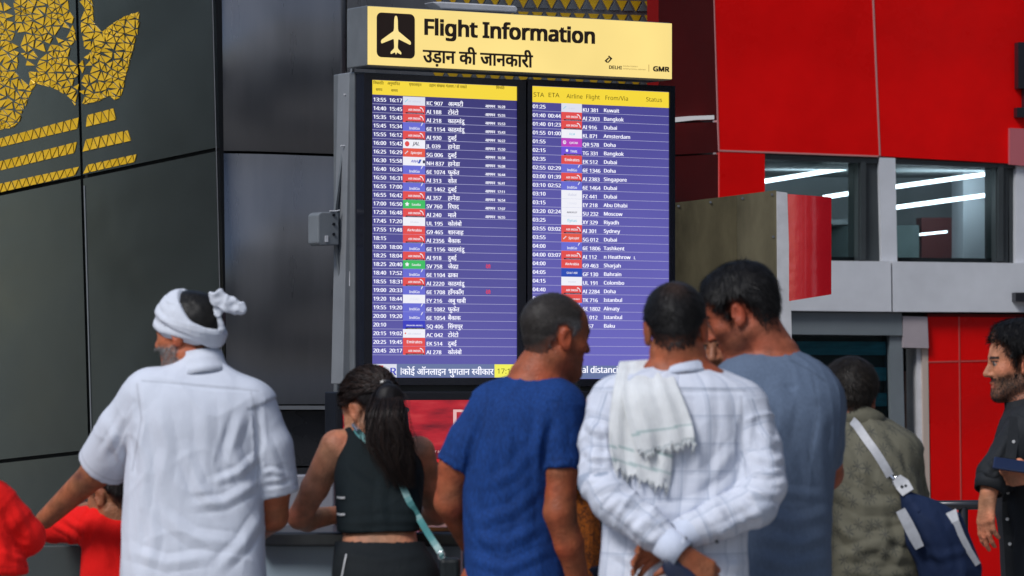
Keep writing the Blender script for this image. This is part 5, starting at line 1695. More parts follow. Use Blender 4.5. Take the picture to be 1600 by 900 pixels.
# ---------- man in white shirt and turban
def turban_man():
    d = 11.3
    P = Person('man in white short sleeved shirt and white wrapped turban leaning on the rail', d, (168, 100, 68))
    R = head_frame(D2R(62), D2R(-4), D2R(0)); hc = W(295, 518, d + .04)
    rows = [(566, 276, 346, .055, .02), (578, 250, 362, .078, .02), (591, 224, 385, .10, .02), (612, 206, 404, .118, .01), (650, 200, 414, .130, 0), (710, 197, 414, .134, 0), (770, 193, 413, .132, -.01), (840, 190, 415, .136, -.02), (900, 187, 417, .142, -.03), (960, 186, 420, .142, -.03)]
    neck = (hc + R @ np.array([0, -.022, -.065]), W(313, 582, d + .02))
    armL = A(d, [(232, 622, .0, .058), (168, 722, .12, .046), (150, 738, .15, .045), (70, 812, .33, .029)])
    armR = A(d, [(394, 645, .0, .058), (430, 760, .0, .047), (426, 806, .06, .045), (392, 840, .42, .030)])
    def colfn(V, N, L, inh, C):
        beard = inh & (L[:, 2] < -.035) & (L[:, 1] > -.005) & (np.abs(L[:, 2] + .0725) > .008)
        w = (np.clip((-.03 - L[:, 2]) / .03, 0, 1) * beard * .6 * np.clip(.75 + .2 * snoise(V, 120, 9), 0, 1))[:, None]
        C = C * (1 - w) + np.array([.30, .28, .27]) * w
        px, py = to_px(V)
        br = np.exp(-(((px - 124) / 9) ** 2 + ((py - 744) / 8) ** 2))[:, None] * .65 * (V[:, 1] < d + .25)[:, None]
        return C * (1 - br) + np.array([.07, .03, .04]) * br
    P.body(hc, R, rows, neck, [armL, armR], [(W(66, 815, d + .345), np.array([-.75, .45, -.45]), np.array([-.2, -.3, .9]), -1, dict(curl=(.35,) * 4))], neckr=(.053, .058), colfn=colfn, base=W(302, HZ, d - .02)[:2])
    P.hair(.008, n=2500, length=.010, col=(.012, .011, .010), seed=2)
    P.beard(lambda L: (L[:, 2] < -.04) & (L[:, 1] > .0) & (L[:, 2] > -.13) & ~((np.abs(L[:, 2] + .0725) < .009) & (L[:, 1] > .07)), 3000, .010, (.20, .19, .185), 3, .7)
    WS = cloth('white cotton shirting', (.64, .675, .76), .85, noise=.06, nscale=6, bump=.0012, bscale=60, crease=.005, cscale=8)
    st = [([(224, 594), (300, 604), (405, 612)], 2.6, -2.0), ([(214, 605), (219, 660), (208, 735)], 5, -5), ([(402, 625), (406, 690), (398, 760)], 5, -5),
          ([(215, 650), (228, 740), (215, 830)], 8, 6), ([(250, 640), (262, 700), (252, 760)], 9, 5), ([(290, 700), (310, 760), (345, 800)], 8, 6), ([(380, 640), (362, 700), (385, 755)], 8, 6), ([(330, 755), (370, 740), (408, 708)], 6, 6), ([(300, 790), (350, 785), (410, 750)], 7, 6),
          ([(250, 800), (300, 840), (380, 850)], 9, 5), ([(200, 860), (260, 880), (330, 870)], 8, 5), ([(340, 890), (380, 850), (412, 800)], 8, 6), ([(360, 660), (345, 720), (352, 760)], 6, -4), ([(230, 770), (240, 840), (228, 900)], 8, 5), ([(320, 620), (322, 700), (312, 780)], 10, 4),
          ([(200, 640), (180, 680), (160, 712)], 6, 5), ([(215, 660), (200, 700), (190, 742)], 6, -5), ([(170, 660), (180, 700), (196, 730)], 5, 4), ([(412, 680), (428, 720), (440, 765)], 6, 4), ([(408, 740), (425, 735), (446, 742)], 4, 4), ([(412, 760), (430, 758), (452, 752)], 4, -4)]
    sl = [(A(d, [(236, 618, .0, .082), (196, 672, .05, .082), (160, 729, .13, .079)]), .058, True), (A(d, [(388, 640, .0, .084), (416, 700, .0, .078), (431, 772, .02, .068)]), .056, True)]
    sh = P.top('shirt', WS, rows, sl, hem=.80, h=.0055, neck=neck, neckr=.052, strokes=st, fine=.0011, mid=.003, seed=21, at=.0040, aa=.0035, seams=[[(222, 595), (300, 601), (404, 611)], [(214, 600), (221, 655), (207, 735)], [(392, 610), (405, 670), (402, 760)]])
    # collar: stand and turned-down leaf
    c0, c1 = W(312, 581, d + .02), W(308, 555, d + .03)
    ax = c1 - c0
    band('collar', WS, [ring(c0 - ax * .40, ax, .098, .094), ring(c0 + ax * .05, ax, .086, .080), ring(c0 + ax * .45, ax, .079, .072), ring(c1 + ax * .05, ax, .074, .068), ring(c1 - ax * .05, ax, .069, .063)], P.o, .005)
    # turban: loops of wound cloth round the head, open at the crown, with a loose knotted end
    v = Vol(hc - .2, hc + np.array([.22, .2, .22]), .0036)
    X, Y, Z = v.x[:, None, None] - hc[0], v.y[None, :, None] - hc[1], v.z[None, None, :] - hc[2]
    p = [X * R[0, i] + Y * R[1, i] + Z * R[2, i] for i in range(3)]
    a_ = [p[0] / .077, (p[1] + .008) / .100, (p[2] - .022) / .092]
    k0 = np.sqrt(a_[0] ** 2 + a_[1] ** 2 + a_[2] ** 2); k1 = np.sqrt((a_[0] / .077) ** 2 + (a_[1] / .100) ** 2 + (a_[2] / .092) ** 2) + 1e-6
    d0 = k0 * (k0 - 1) / k1
    # each wrap is a thin sheet lying over the one below, its edges left proud
    for i, (tl, rl, c, w, t) in enumerate(((.30, .02, -.010, .016, .006), (.36, .08, .002, .014, .009), (.26, -.08, .010, .013, .012), (.42, .05, .018, .014, .0135), (.34, -.12, .004, .009, .0155), (.50, -.04, .027, .013, .0155), (.44, .14, .016, .009, .018), (.60, .08, .034, .013, .017), (.72, -.06, .040, .014, .0185), (.56, -.10, .028, .008, .0205), (.84, .05, .045, .013, .0195), (.94, -.02, .052, .013, .0185))):
        n_ = rotx(tl) @ roty(rl) @ np.array([0, 0, 1.0])
        q = p[0] * n_[0] + p[1] * n_[1] + p[2] * n_[2]
        wob = .003 * np.sin(np.arctan2(p[0], p[1]) * 3 + i * 1.7)
        d_ = np.maximum(d0 - t + .25 * np.maximum(np.abs(q - c - wob) - w + .008, 0), np.abs(q - c - wob) - w)
        v.put((slice(None),) * 3, d_.astype(np.float32), .0025, 'u')
    k = [W(346, 512, d - .02), W(340, 490, d - .03), W(337, 470, d - .04), W(343, 466, d - .05), W(357, 476, d - .05), W(375, 481, d - .05)]
    for i in range(5): v.cap(k[i], k[i + 1], (.010, .011, .016, .021, .024, .021)[i], (.011, .016, .021, .024, .021, .006)[i], .010, sq=((.3, 1, .2), .5))
    v.cap(W(331, 459, d - .04), W(342, 468, d - .04), .009, .016, .01)
    TW = cloth('white turban muslin', (.66, .69, .76), .9, noise=.05, nscale=10, bump=.002, bscale=70, crease=.004, cscale=22)
    def tdisp(V, Q):
        L = loc(V, hc, R); N = vnormals(V, Q)
        an = np.arctan2(L[:, 0], L[:, 1]); q = -.42 * L[:, 1] + .9 * L[:, 2]
        band_ = np.stack([np.cos(an) * .9, np.sin(an) * .9, (q + .006 * snoise(V, 20, 3)) * 230], 1)
        h = .0030 * np.exp(-np.abs(snoise(band_, 1.0, 4, 8)) * 2.5) + .0012 * snoise(V, 90, 5)
        px, py = to_px(V)
        tail = np.clip((px - 322) / 10, 0, 1) * np.clip((505 - py) / 10, 0, 1)
        h = h * (1 - tail) + tail * (.006 * np.exp(-np.abs(snoise(V * np.array([1, 1, .7]), 120, 6)) * 2) - .003 + .002 * snoise(V, 200, 7))
        return V + N * h[:, None]
    sculpt('turban', v, TW, P.o, None, None, None, tdisp, 1)
    P.trousers(cloth('grey trouser cloth', (.10, .10, .11)), .92)
    return P
turban_man()

# ---------- two children in red
RED = cloth('red fleece', (.86, .010, .008), .9, noise=.06, nscale=10, bump=.002, bscale=120)
NAVY = cloth('navy trouser cloth', (.015, .018, .035))
def child_a():
    d = 11.15
    P = Person('child in red sweatshirt cut off by the left edge', d, (150, 98, 70), 'child', 'children in red')
    R = head_frame(D2R(30), D2R(-5)); hc = W(-62, 706, d)
    rows = [(752, -95, -22, .05, 0), (760, -112, -6, .065, 0), (775, -125, 8, .08, 0), (810, -130, 16, .09, 0), (850, -130, 28, .095, 0), (875, -130, 40, .10, 0), (892, -128, 44, .10, 0), (905, -126, 40, .10, 0)]
    neck = (hc + np.array([0, -.01, -.06]), W(-60, 758, d))
    armR = A(d, [(-4, 780, 0, .045), (38, 838, .02, .038), (20, 852, .20, .028)]); armL = A(d, [(-116, 780, 0, .045), (-150, 840, .05, .038), (-120, 850, .22, .028)])
    P.body(hc, R, rows, neck, [armR, armL], [], hs=.9, h=.006, hip=.66, base=W(-45, HZ, d)[:2], neckr=(.045, .048), legr=(.06, .045, .035))
    P.hair(.012, n=1500, length=.012)
    P.top('sweatshirt', RED, rows, [(A(d, [(-12, 782, 0, .060), (16, 815, .01, .062), (38, 838, .03, .060), (25, 852, .18, .045)]), None, False), (A(d, [(-112, 782, 0, .060), (-150, 840, .04, .052), (-122, 850, .20, .042)]), None, False)], hem=CZ + (HZ - 896) / F * d, neck=neck, neckr=.046,
          strokes=[([(20, 790), (38, 820), (50, 845)], 5, 4), ([(5, 800), (18, 830), (40, 852)], 5, -5), ([(0, 860), (20, 872), (42, 876)], 4, 4), ([(22, 850), (36, 858), (48, 860)], 4, -4), ([(-10, 820), (4, 850), (10, 880)], 6, 4)], seed=31, mid=.004)
    P.trousers(NAVY, .64, waist=.96, r=(.075, .06, .05), gap=.075, wide=(.13, .09))
child_a()
def child_b():
    d = 11.72
    P = Person('child in red sweatshirt with arms on the rail behind the white shirted man', d, (158, 104, 76), 'child', 'children in red')
    R = head_frame(D2R(48), D2R(-12)); hc = W(178, 772, d)
    rows = [(800, 154, 208, .05, 0), (806, 142, 218, .06, 0), (818, 132, 228, .075, 0), (850, 128, 234, .085, -.01), (900, 126, 236, .09, -.02), (940, 126, 236, .09, -.02)]
    neck = (hc + R @ np.array([0, -.02, -.055]), W(181, 808, d))
    armL = A(d, [(150, 822, 0, .042), (88, 824, .14, .036), (112, 806, .30, .027)])
    armR = A(d, [(222, 824, 0, .042), (262, 850, .1, .036), (240, 820, .28, .027)])
    P.body(hc, R, rows, neck, [armL, armR], [(W(116, 803, d + .31), np.array([.6, .5, .3]), np.array([-.3, -.6, .6]), 1, dict(s=.75))], hs=.88, h=.0055, hip=.62, base=W(181, HZ, d - .02)[:2], neckr=(.044, .048), legr=(.06, .045, .035))
    P.hair(.013, n=3000, length=.012)
    P.top('sweatshirt', RED, rows, [(A(d, [(152, 820, 0, .056), (118, 822, .07, .052), (84, 825, .14, .046), (106, 810, .26, .038)]), None, False), (A(d, [(222, 824, 0, .056), (262, 850, .1, .048), (242, 824, .25, .040)]), None, False)], hem=.84, neck=neck, neckr=.045,
          strokes=[([(150, 812), (140, 840), (132, 862)], 5, -5), ([(100, 808), (125, 825), (140, 845)], 4, 4), ([(80, 818), (110, 832), (128, 850)], 4, 4), ([(150, 840), (165, 865), (172, 890)], 6, 4)], seed=33, mid=.004)
    P.trousers(NAVY, .60, waist=.86, r=(.075, .06, .05), gap=.075, wide=(.13, .09))
child_b()

# ---------- woman in black crop top
def woman():
    d = 11.45
    P = Person('woman in black sleeveless crop top with long ponytail leaning on the counter', d, (184, 124, 94))
    R = head_frame(D2R(42), D2R(-22), D2R(-4)); hc = W(577, 636, d + .20)
    rows = [(664, 556, 606, .045, .20), (672, 538, 624, .06, .20), (684, 534, 644, .078, .19), (704, 532, 656, .092, .17), (745, 524, 664, .102, .12), (790, 526, 662, .102, .06), (828, 528, 658, .098, .02), (850, 526, 662, .104, .0), (880, 524, 678, .118, -.03), (920, 522, 690, .125, -.04), (960, 524, 690, .12, -.04)]
    neck = (hc + R @ np.array([0, -.025, -.06]), W(580, 676, d + .19))
    armL = A(d, [(526, 697, .17, .050), (492, 762, .22, .041), (468, 808, .30, .036), (480, 812, .34, .035), (532, 803, .46, .026)])
    armR = A(d, [(655, 706, .17, .048), (670, 760, .22, .040), (684, 802, .28, .035), (640, 812, .44, .026)])
    P.body(hc, R, rows, neck, [armL, armR], [(W(533, 803, d + .465), np.array([.8, .35, .25]), np.array([-.2, -.8, .5]), 1, dict(s=.9, curl=(.5,) * 4)), (W(638, 813, d + .445), np.array([-.8, .35, .1]), np.array([.2, -.5, .8]), -1, dict(s=.9))], hs=.94, slim=.95, hip=.90, base=W(606, HZ, d - .03)[:2], neckr=(.046, .05))
    line = [(.078, .080), (.066, .055), (.05, .03), (.03, .008), (.016, .012), (.004, .030), (-.012, .030), (-.026, .014), (-.034, -.02), (-.05, -.06), (-.10, -.075), (-.22, -.07), (-.22, .22), (.06, .22)]
    P.hair(.016, line=line, n=0, col=(.009, .007, .007), seed=4, noise=.002)
    # hair combed back to the tie, then the loose tail down the back
    r = np.random.default_rng(12)
    V, T, C = [], [], []
    def strip(pts, w):
        n = len(pts); pts = np.array(pts)
        tg = np.gradient(pts, axis=0); tg /= np.linalg.norm(tg, axis=1, keepdims=True) + 1e-9
        sd = np.cross(tg, np.array([r.normal(0, .5), -1.0, r.normal(0, .3)])); sd /= np.linalg.norm(sd, axis=1, keepdims=True) + 1e-9
        ww = (w * np.minimum(1, np.linspace(2.5, .25, n)))[:, None]
        b = len(V)
        V.extend(np.stack([pts - sd * ww, pts + sd * ww], 1).reshape(-1, 3))
        for i in range(n - 1): T.append((b + 2 * i, b + 2 * i + 1, b + 2 * i + 3, b + 2 * i + 2))
        c = np.array([.013, .009, .008]) * r.uniform(.5, 2.0) + (np.array([.020, .009, .005]) * r.random() if r.random() < .4 else 0)
        C.extend([c] * (2 * n))
    guide = [(603, 604, .10), (607, 622, .02), (606, 655, -.03), (610, 690, -.035), (622, 720, -.03), (634, 748, -.02)]
    wid = [11, 24, 31, 31, 27, 15]
    tie = W(603, 604, d + .10)
    clump = [(r.uniform(0, 6.3), r.uniform(3.5, 9), r.uniform(8, 14), r.uniform(0, 6.3)) for _ in range(26)]
    for i in range(3400):
        a = r.uniform(0, 2 * math.pi); rad = math.sqrt(r.random()) * 1.0
        cl = clump[int((a / 6.2832 * 13)) * 2 + (rad > .7)] if a < 6.28 else clump[0]
        ph, am, fq = cl[0] + r.normal(0, .35), cl[1] * r.uniform(.7, 1.3), cl[2]
        if i % 40 == 0: rad, am = rad * 1.35, am * 1.4
        stop = r.uniform(.72, 1.12)
        pts = []
        for j, (gx, gy, gd) in enumerate(guide):
            t = j / 5
            wv = am * math.sin(fq * t + ph) * min(1, t * 1.6)
            pts.append(W(gx + wid[j] * rad * math.cos(a) + wv + (-8 * t if rad > .9 else 0), lerp(guide[0][1], gy, stop if j > 1 else 1), d + gd + .045 * rad * math.sin(a) * (wid[j] / 26)))
        strip(spline(pts, 4), r.uniform(.0004, .0008))
    for i in range(1500):       # combed over the skull towards the tie
        th = r.uniform(-1.0, 1.0) * 2.6; ph = r.uniform(.15, 1.55)
        q = np.array([math.sin(ph) * math.sin(th) * .080, math.sin(ph) * math.cos(th) * .100 - .012, math.cos(ph) * .088 + .03])
        if q[2] < .02 and q[1] > .0: continue
        qn = unit(q - np.array([0, -.012, .03]))
        tl = R.T @ (tie - hc) / .94
        pts = []
        for t in np.linspace(0, 1, 6):
            w_ = q * (1 - t) + tl * t
            n_ = unit(w_ - np.array([0, -.012, .03]))
            rr = 1 / math.sqrt((n_[0] / .076) ** 2 + (n_[1] / .098) ** 2 + (n_[2] / .084) ** 2)
            s_ = np.array([0, -.012, .03]) + n_ * (rr + .013 + r.uniform(0, .005) + .004 * math.sin(t * 3.14))
            if t > .93: s_ = s_ * .4 + tl * .6
            pts.append(hc + R @ (s_ * .94))
        strip(pts, r.uniform(.0008, .0018))
    me = np_mesh('ponytail', np.array(V) - tie, np.array(T), HAIR, True); setcol(me, np.array(C))
    o = bpy.data.objects.new('ponytail', me); o.location = Vector(tie.tolist()); link(o, P.o)
    v = Vol(tie - np.array([.15, .2, .35]), tie + np.array([.2, .15, .1]), .006)
    gp = [W(gx, gy, d + gd) for gx, gy, gd in guide]
    for i in range(4): v.cap(gp[i], gp[i + 1], wid[i] * .0015, wid[i + 1] * .0015, .02, sq=((0, 1, 0), .7))
    sculpt('ponytail_core', v, HAIR, P.o, None, lambda V, N: np.tile([.008, .006, .006], (len(V), 1)), None, lambda V, Q: folds(V, Q, (), .004, 8, 140, (1, 1, .12), .003), 1)
    g = Geo(); pts = [tie + np.array([.020 * math.cos(t), .010, .016 * math.sin(t)]) for t in np.linspace(0, 6.28, 17)]; g.tube(pts, .006, 6, caps=False); g.build('hair_tie', M_BLACK, P.o)
    BK = cloth('black teal jersey', (.005, .010, .012), .85, noise=.15, nscale=9, bump=.0012)
    top_rows = rows[:7]
    hemz = CZ + (HZ - 830) / F * (d + .02)
    def armholes(v):
        for q in (W(520, 716, d + .17), W(662, 716, d + .17)):
            v.cap(q + np.array([0, -.12, .03]), q + np.array([0, .12, .03]), .020, .020, .012, 's')
    sh = P.top('crop_top', BK, top_rows + [(845, 528, 657, .098, .015)], [], hem=hemz, h=.005, neck=None, strokes=[([(535, 730), (580, 760), (640, 770)], 6, 3), ([(530, 800), (580, 790), (650, 800)], 6, 3), ([(545, 820), (600, 812), (655, 815)], 5, 3), ([(600, 740), (595, 790), (600, 828)], 7, 3), ([(648, 720), (640, 760), (650, 800)], 6, -4)], seed=41, mid=.003)
    c0, c1 = W(580, 672, d + .19), W(572, 655, d + .19)
    ax = c1 - c0
    band('collar', BK, [ring(c0 - ax * .4, ax, .068, .062), ring(c0 + ax * .3, ax, .056, .053), ring(c1, ax, .053, .050)], P.o, .004)
    v = Vol(W(500, 980, d - .3), W(720, 838, d + .35), .008)
    v.loft(S(d, [(836, 528, 657, .10, .02), (850, 526, 663, .107, .0), (880, 522, 682, .122, -.03), (920, 519, 694, .13, -.04), (980, 520, 694, .125, -.04)]), 0)
    v.half((0, 0, CZ + (HZ - 842) / F * d), (0, 0, 1)); v.half((0, 0, .78), (0, 0, -1))
    sculpt('waistband', v, cloth('black sweatpants', (.008, .011, .013), .8), P.o, None, None, None, lambda V, Q: folds(V, Q, [([(530, 865), (590, 875), (660, 868)], 6, 3)], .002, 43, 26), 1)
    P.trousers(cloth('black sweatpants', (.008, .011, .013)), .88)
    sd = lambda x, y: W(x, y, surf(sh_V, x, y) - .004)
    sh_V = np.array([v.co for v in sh.data.vertices]); sh_V = sh_V + np.array(sh.matrix_world.translation) if False else sh_V + np.array(sh.location) + np.array(P.o.location)
    wp = MATS.get('white piping') or mat('white piping', (.6, .6, .6), .6)
    ribbon('piping', wp, [W(541, 866, surf(sh_V, 541, 828) - .055), W(538, 880, surf(sh_V, 541, 828) - .07), W(533, 905, surf(sh_V, 541, 828) - .075)], .004, P.o)
    for y in (777, 803): ribbon('print', wp, [W(527, y, surf(sh_V, 531, y) + .02), sd(533, y + 1), sd(539, y + .5)], .006, P.o)
    # crossbody bag: strap over the left shoulder to the right hip
    bag = empty('crossbody_bag', W(706, 888, d - .12)); props(bag, 'teal crossbody bag strap across the back of the woman in black', 'bag')
    TE = mat('teal leather', (.06, .22, .22), .4, noise=.1, nscale=30)
    pts = [W(556, 668, d + .16), sd(562, 678), sd(580, 694), sd(606, 724), sd(626, 754), sd(640, 784), sd(656, 812), W(672, 838, d - .115), W(690, 866, d - .16), W(706, 896, d - .17)]
    pts = [p - np.array([0, .004, 0]) for p in pts]
    ribbon('strap', TE, spline(pts, 4), .020, bag)
    g = Geo(); g.tube([W(553, 664, d + .15), W(561, 674, d + .11)], .008, 8); g.build('buckle', M_CHROME, bag)
    g = Geo(); a = W(690, 872, d - .2); g.box(a + np.array([-.005, -.03, -.16]), a + np.array([.055, .05, .0])); g.build('bag_body', cloth('black bag nylon', (.012, .016, .018), .5), bag, bevel=.012)
    g = Geo(); c = W(690, 868, d - .175); g.tube([c + np.array([.010 * math.cos(t), 0, .012 * math.sin(t)]) for t in np.linspace(0, 6.28, 13)], .0025, 6, caps=False); g.build('ring', M_CHROME, bag)
woman()

# ---------- woman in orange, mostly hidden between the blue and the checked shirt
def orange_woman():
    d = 11.55
    P = Person('person in orange patterned kurta and dark shawl half hidden behind the blue shirt', d, (150, 98, 72))
    R = head_frame(D2R(-15), D2R(-5)); hc = W(866, 640, d)
    rows = [(690, 835, 897, .05, 0), (700, 818, 912, .065, 0), (715, 806, 924, .08, 0), (750, 800, 930, .10, 0), (810, 798, 936, .11, 0), (870, 796, 940, .12, -.01), (920, 794, 942, .125, -.02), (980, 794, 942, .125, -.02)]
    neck = (hc + R @ np.array([0, -.02, -.06]), W(866, 698, d))
    P.body(hc, R, rows, neck, [A(d, [(815, 725, 0, .045), (812, 800, .12, .036), (840, 800, .32, .027)]), A(d, [(918, 725, 0, .045), (922, 800, .12, .036), (895, 800, .32, .027)])], [], hs=.93, h=.006, hip=.84)
    P.hair(.014, n=1500, length=.014)
    OR = bpy.data.materials.new('orange printed cotton'); OR.use_nodes = True
    nt = OR.node_tree; b = prin(OR); b.inputs['Roughness'].default_value = .85
    tc = nt.nodes.new('ShaderNodeTexCoord'); vo = nt.nodes.new('ShaderNodeTexVoronoi'); vo.feature = 'DISTANCE_TO_EDGE'; vo.inputs['Scale'].default_value = 42
    ns = nt.nodes.new('ShaderNodeTexNoise'); ns.inputs['Scale'].default_value = 30; mxv = nt.nodes.new('ShaderNodeMix'); mxv.data_type = 'VECTOR'; mxv.inputs['Factor'].default_value = .12
    nt.links.new(tc.outputs['Object'], ns.inputs['Vector']); nt.links.new(tc.outputs['Object'], mxv.inputs['A']); nt.links.new(ns.outputs['Color'], mxv.inputs['B']); nt.links.new(mxv.outputs['Result'], vo.inputs['Vector'])
    cr = nt.nodes.new('ShaderNodeValToRGB'); cr.color_ramp.elements[0].position = .06; cr.color_ramp.elements[0].color = (.16, .04, .008, 1); cr.color_ramp.elements[1].position = .10; cr.color_ramp.elements[1].color = (.52, .13, .008, 1)
    nt.links.new(vo.outputs['Distance'], cr.inputs['Fac']); nt.links.new(cr.outputs['Color'], b.inputs['Base Color'])
    P.top('kurta', OR, rows, [(A(d, [(820, 728, 0, .06), (812, 790, .1, .05)]), None, False), (A(d, [(914, 728, 0, .06), (920, 790, .1, .05)]), None, False)], hem=.70, neck=neck, neckr=.05, seed=51)
    v = Vol(W(770, 770, d - .25), W(965, 570, d + .3), .007)
    v.loft(S(d, [(596, 836, 900, .06, .0), (620, 816, 914, .10, .0), (660, 812, 920, .115, 0), (700, 800, 930, .10, 0), (730, 794, 938, .12, 0), (766, 792, 940, .13, 0)]), 0)
    v.half((0, 0, CZ + (HZ - 764) / F * d), (0, 0, -1))
    v.ell(hc + R @ np.array([0, .10, -.02]), (.07, .09, .10), R, .02, 's')
    sculpt('shawl', v, cloth('dark green shawl', (.010, .022, .022), .8), P.o, None, None, None, lambda V, Q: folds(V, Q, (), .003, 53, 30, (1, 1, .3), .006), 1)
    P.trousers(NAVY, .84, waist=.95)
orange_woman()

# ---------- man in blue tee
def blue_man():
    d = 11.0
    P = Person('balding man in royal blue T-shirt looking to the right', d, (158, 84, 54))
    R = head_frame(D2R(-60), D2R(-6), D2R(2)); hc = W(868, 522, d + .03)
    rows = [(584, 804, 868, .06, .03), (594, 776, 882, .08, .03), (608, 758, 896, .10, .02), (630, 746, 905, .118, .01), (680, 733, 902, .13, .0), (740, 726, 884, .13, 0), (800, 724, 876, .128, 0), (860, 725, 880, .13, -.01), (910, 728, 888, .135, -.02), (960, 730, 890, .135, -.02)]
    neck = (hc + R @ np.array([0, -.025, -.065]), W(838, 600, d + .03))
    armL = A(d, [(774, 648, .0, .050), (712, 728, .0, .047), (703, 785, .02, .044), (745, 868, .22, .030)])
    armR = A(d, [(878, 645, -.04, .056), (876, 735, -.08, .049), (874, 800, -.09, .046), (888, 850, -.07, .042), (908, 925, -.02, .030)])
    def colfn(V, N, L, inh, C):
        beard = inh & (L[:, 2] < -.04) & (L[:, 1] > .0)
        C[beard] = C[beard] * .72
        st = inh & (L[:, 2] > .02)
        C[st] *= np.array([.92, .85, .80])
        return C
    P.body(hc, R, rows, neck, [armL, armR], [(W(908, 925, d - .02), np.array([.25, .3, -.9]), np.array([.9, -.3, .1]), 1, dict(curl=(.4,) * 4))], neckr=(.060, .072), colfn=colfn, base=W(806, HZ, d - .02)[:2])
    line = [(.040, .118), (.048, .075), (.040, .050), (.046, .020), (.032, .010), (.028, -.034), (.012, -.034), (.010, .012), (-.010, .026), (-.030, .018), (-.042, -.020), (-.048, -.062), (-.090, -.088), (-.22, -.085), (-.22, .22), (.0, .22)]
    def cf(L):
        g_ = np.clip((.055 - L[:, 2]) / .07, 0, 1) * np.clip((L[:, 1] + .06) / .06, 0, 1)
        C = np.array([.034, .029, .026])[None] * (1 - g_)[:, None] + np.array([.24, .235, .235])[None] * g_[:, None]
        bald = np.clip((L[:, 1] - .0) / .045, 0, 1) * np.clip((L[:, 2] - .07) / .03, 0, 1) * .8
        return C * (1 - bald)[:, None] + np.array(lin((120, 72, 50)))[None] * bald[:, None]
    P.hair(.0045, line=line, n=8000, length=.007, colfn=cf, seed=6, width=.0005, lift=.5, noise=.0008)
    BL = cloth('royal blue jersey', (.008, .042, .180), .85, noise=.14, nscale=16, bump=.0014, bscale=70, heather=.28, crease=.007, cscale=8)
    st = [([(790, 610), (785, 660), (795, 720)], 8, 4), ([(850, 640), (838, 700), (845, 760)], 7, 5), ([(835, 700), (800, 740), (760, 760)], 8, 4), ([(845, 760), (800, 800), (745, 815)], 8, 5), ([(735, 840), (790, 850), (850, 820)], 8, 5), ([(730, 870), (790, 890), (860, 860)], 7, 5), ([(760, 640), (765, 700), (752, 770)], 9, 4),
          ([(748, 655), (738, 700), (730, 745)], 5, -6), ([(862, 660), (852, 700), (846, 740)], 5, -6), ([(812, 740), (822, 800), (815, 860)], 9, 4), ([(770, 780), (800, 830), (840, 860)], 7, 4), ([(880, 660), (874, 700), (880, 730)], 7, 3), ([(735, 780), (750, 830), (780, 870)], 7, 5), ([(715, 690), (722, 700), (728, 722)], 5, 4)]
    sl = [(A(d, [(772, 640, .0, .074), (736, 688, .0, .066), (710, 731, .0, .0585)]), .052, True), (A(d, [(872, 640, -.03, .080), (875, 690, -.06, .066), (875, 737, -.08, .0595)]), .053, True)]
    P.top('t_shirt', BL, rows, sl, hem=.82, h=.0055, neck=neck, neckr=.055, strokes=st, fine=.0012, mid=.003, seed=61, at=.0028, aa=.0026, seams=[[(762, 606), (757, 660), (733, 735)], [(880, 612), (860, 665), (846, 735)]])
    ax = neck[0] - neck[1]
    crew(P, BL, W(838, 591, d + .03), unit(ax) + np.array([0, .25, .2]), .064, .066, .007)
    P.trousers(cloth('dark denim', (.03, .04, .07)), .93)
blue_man()

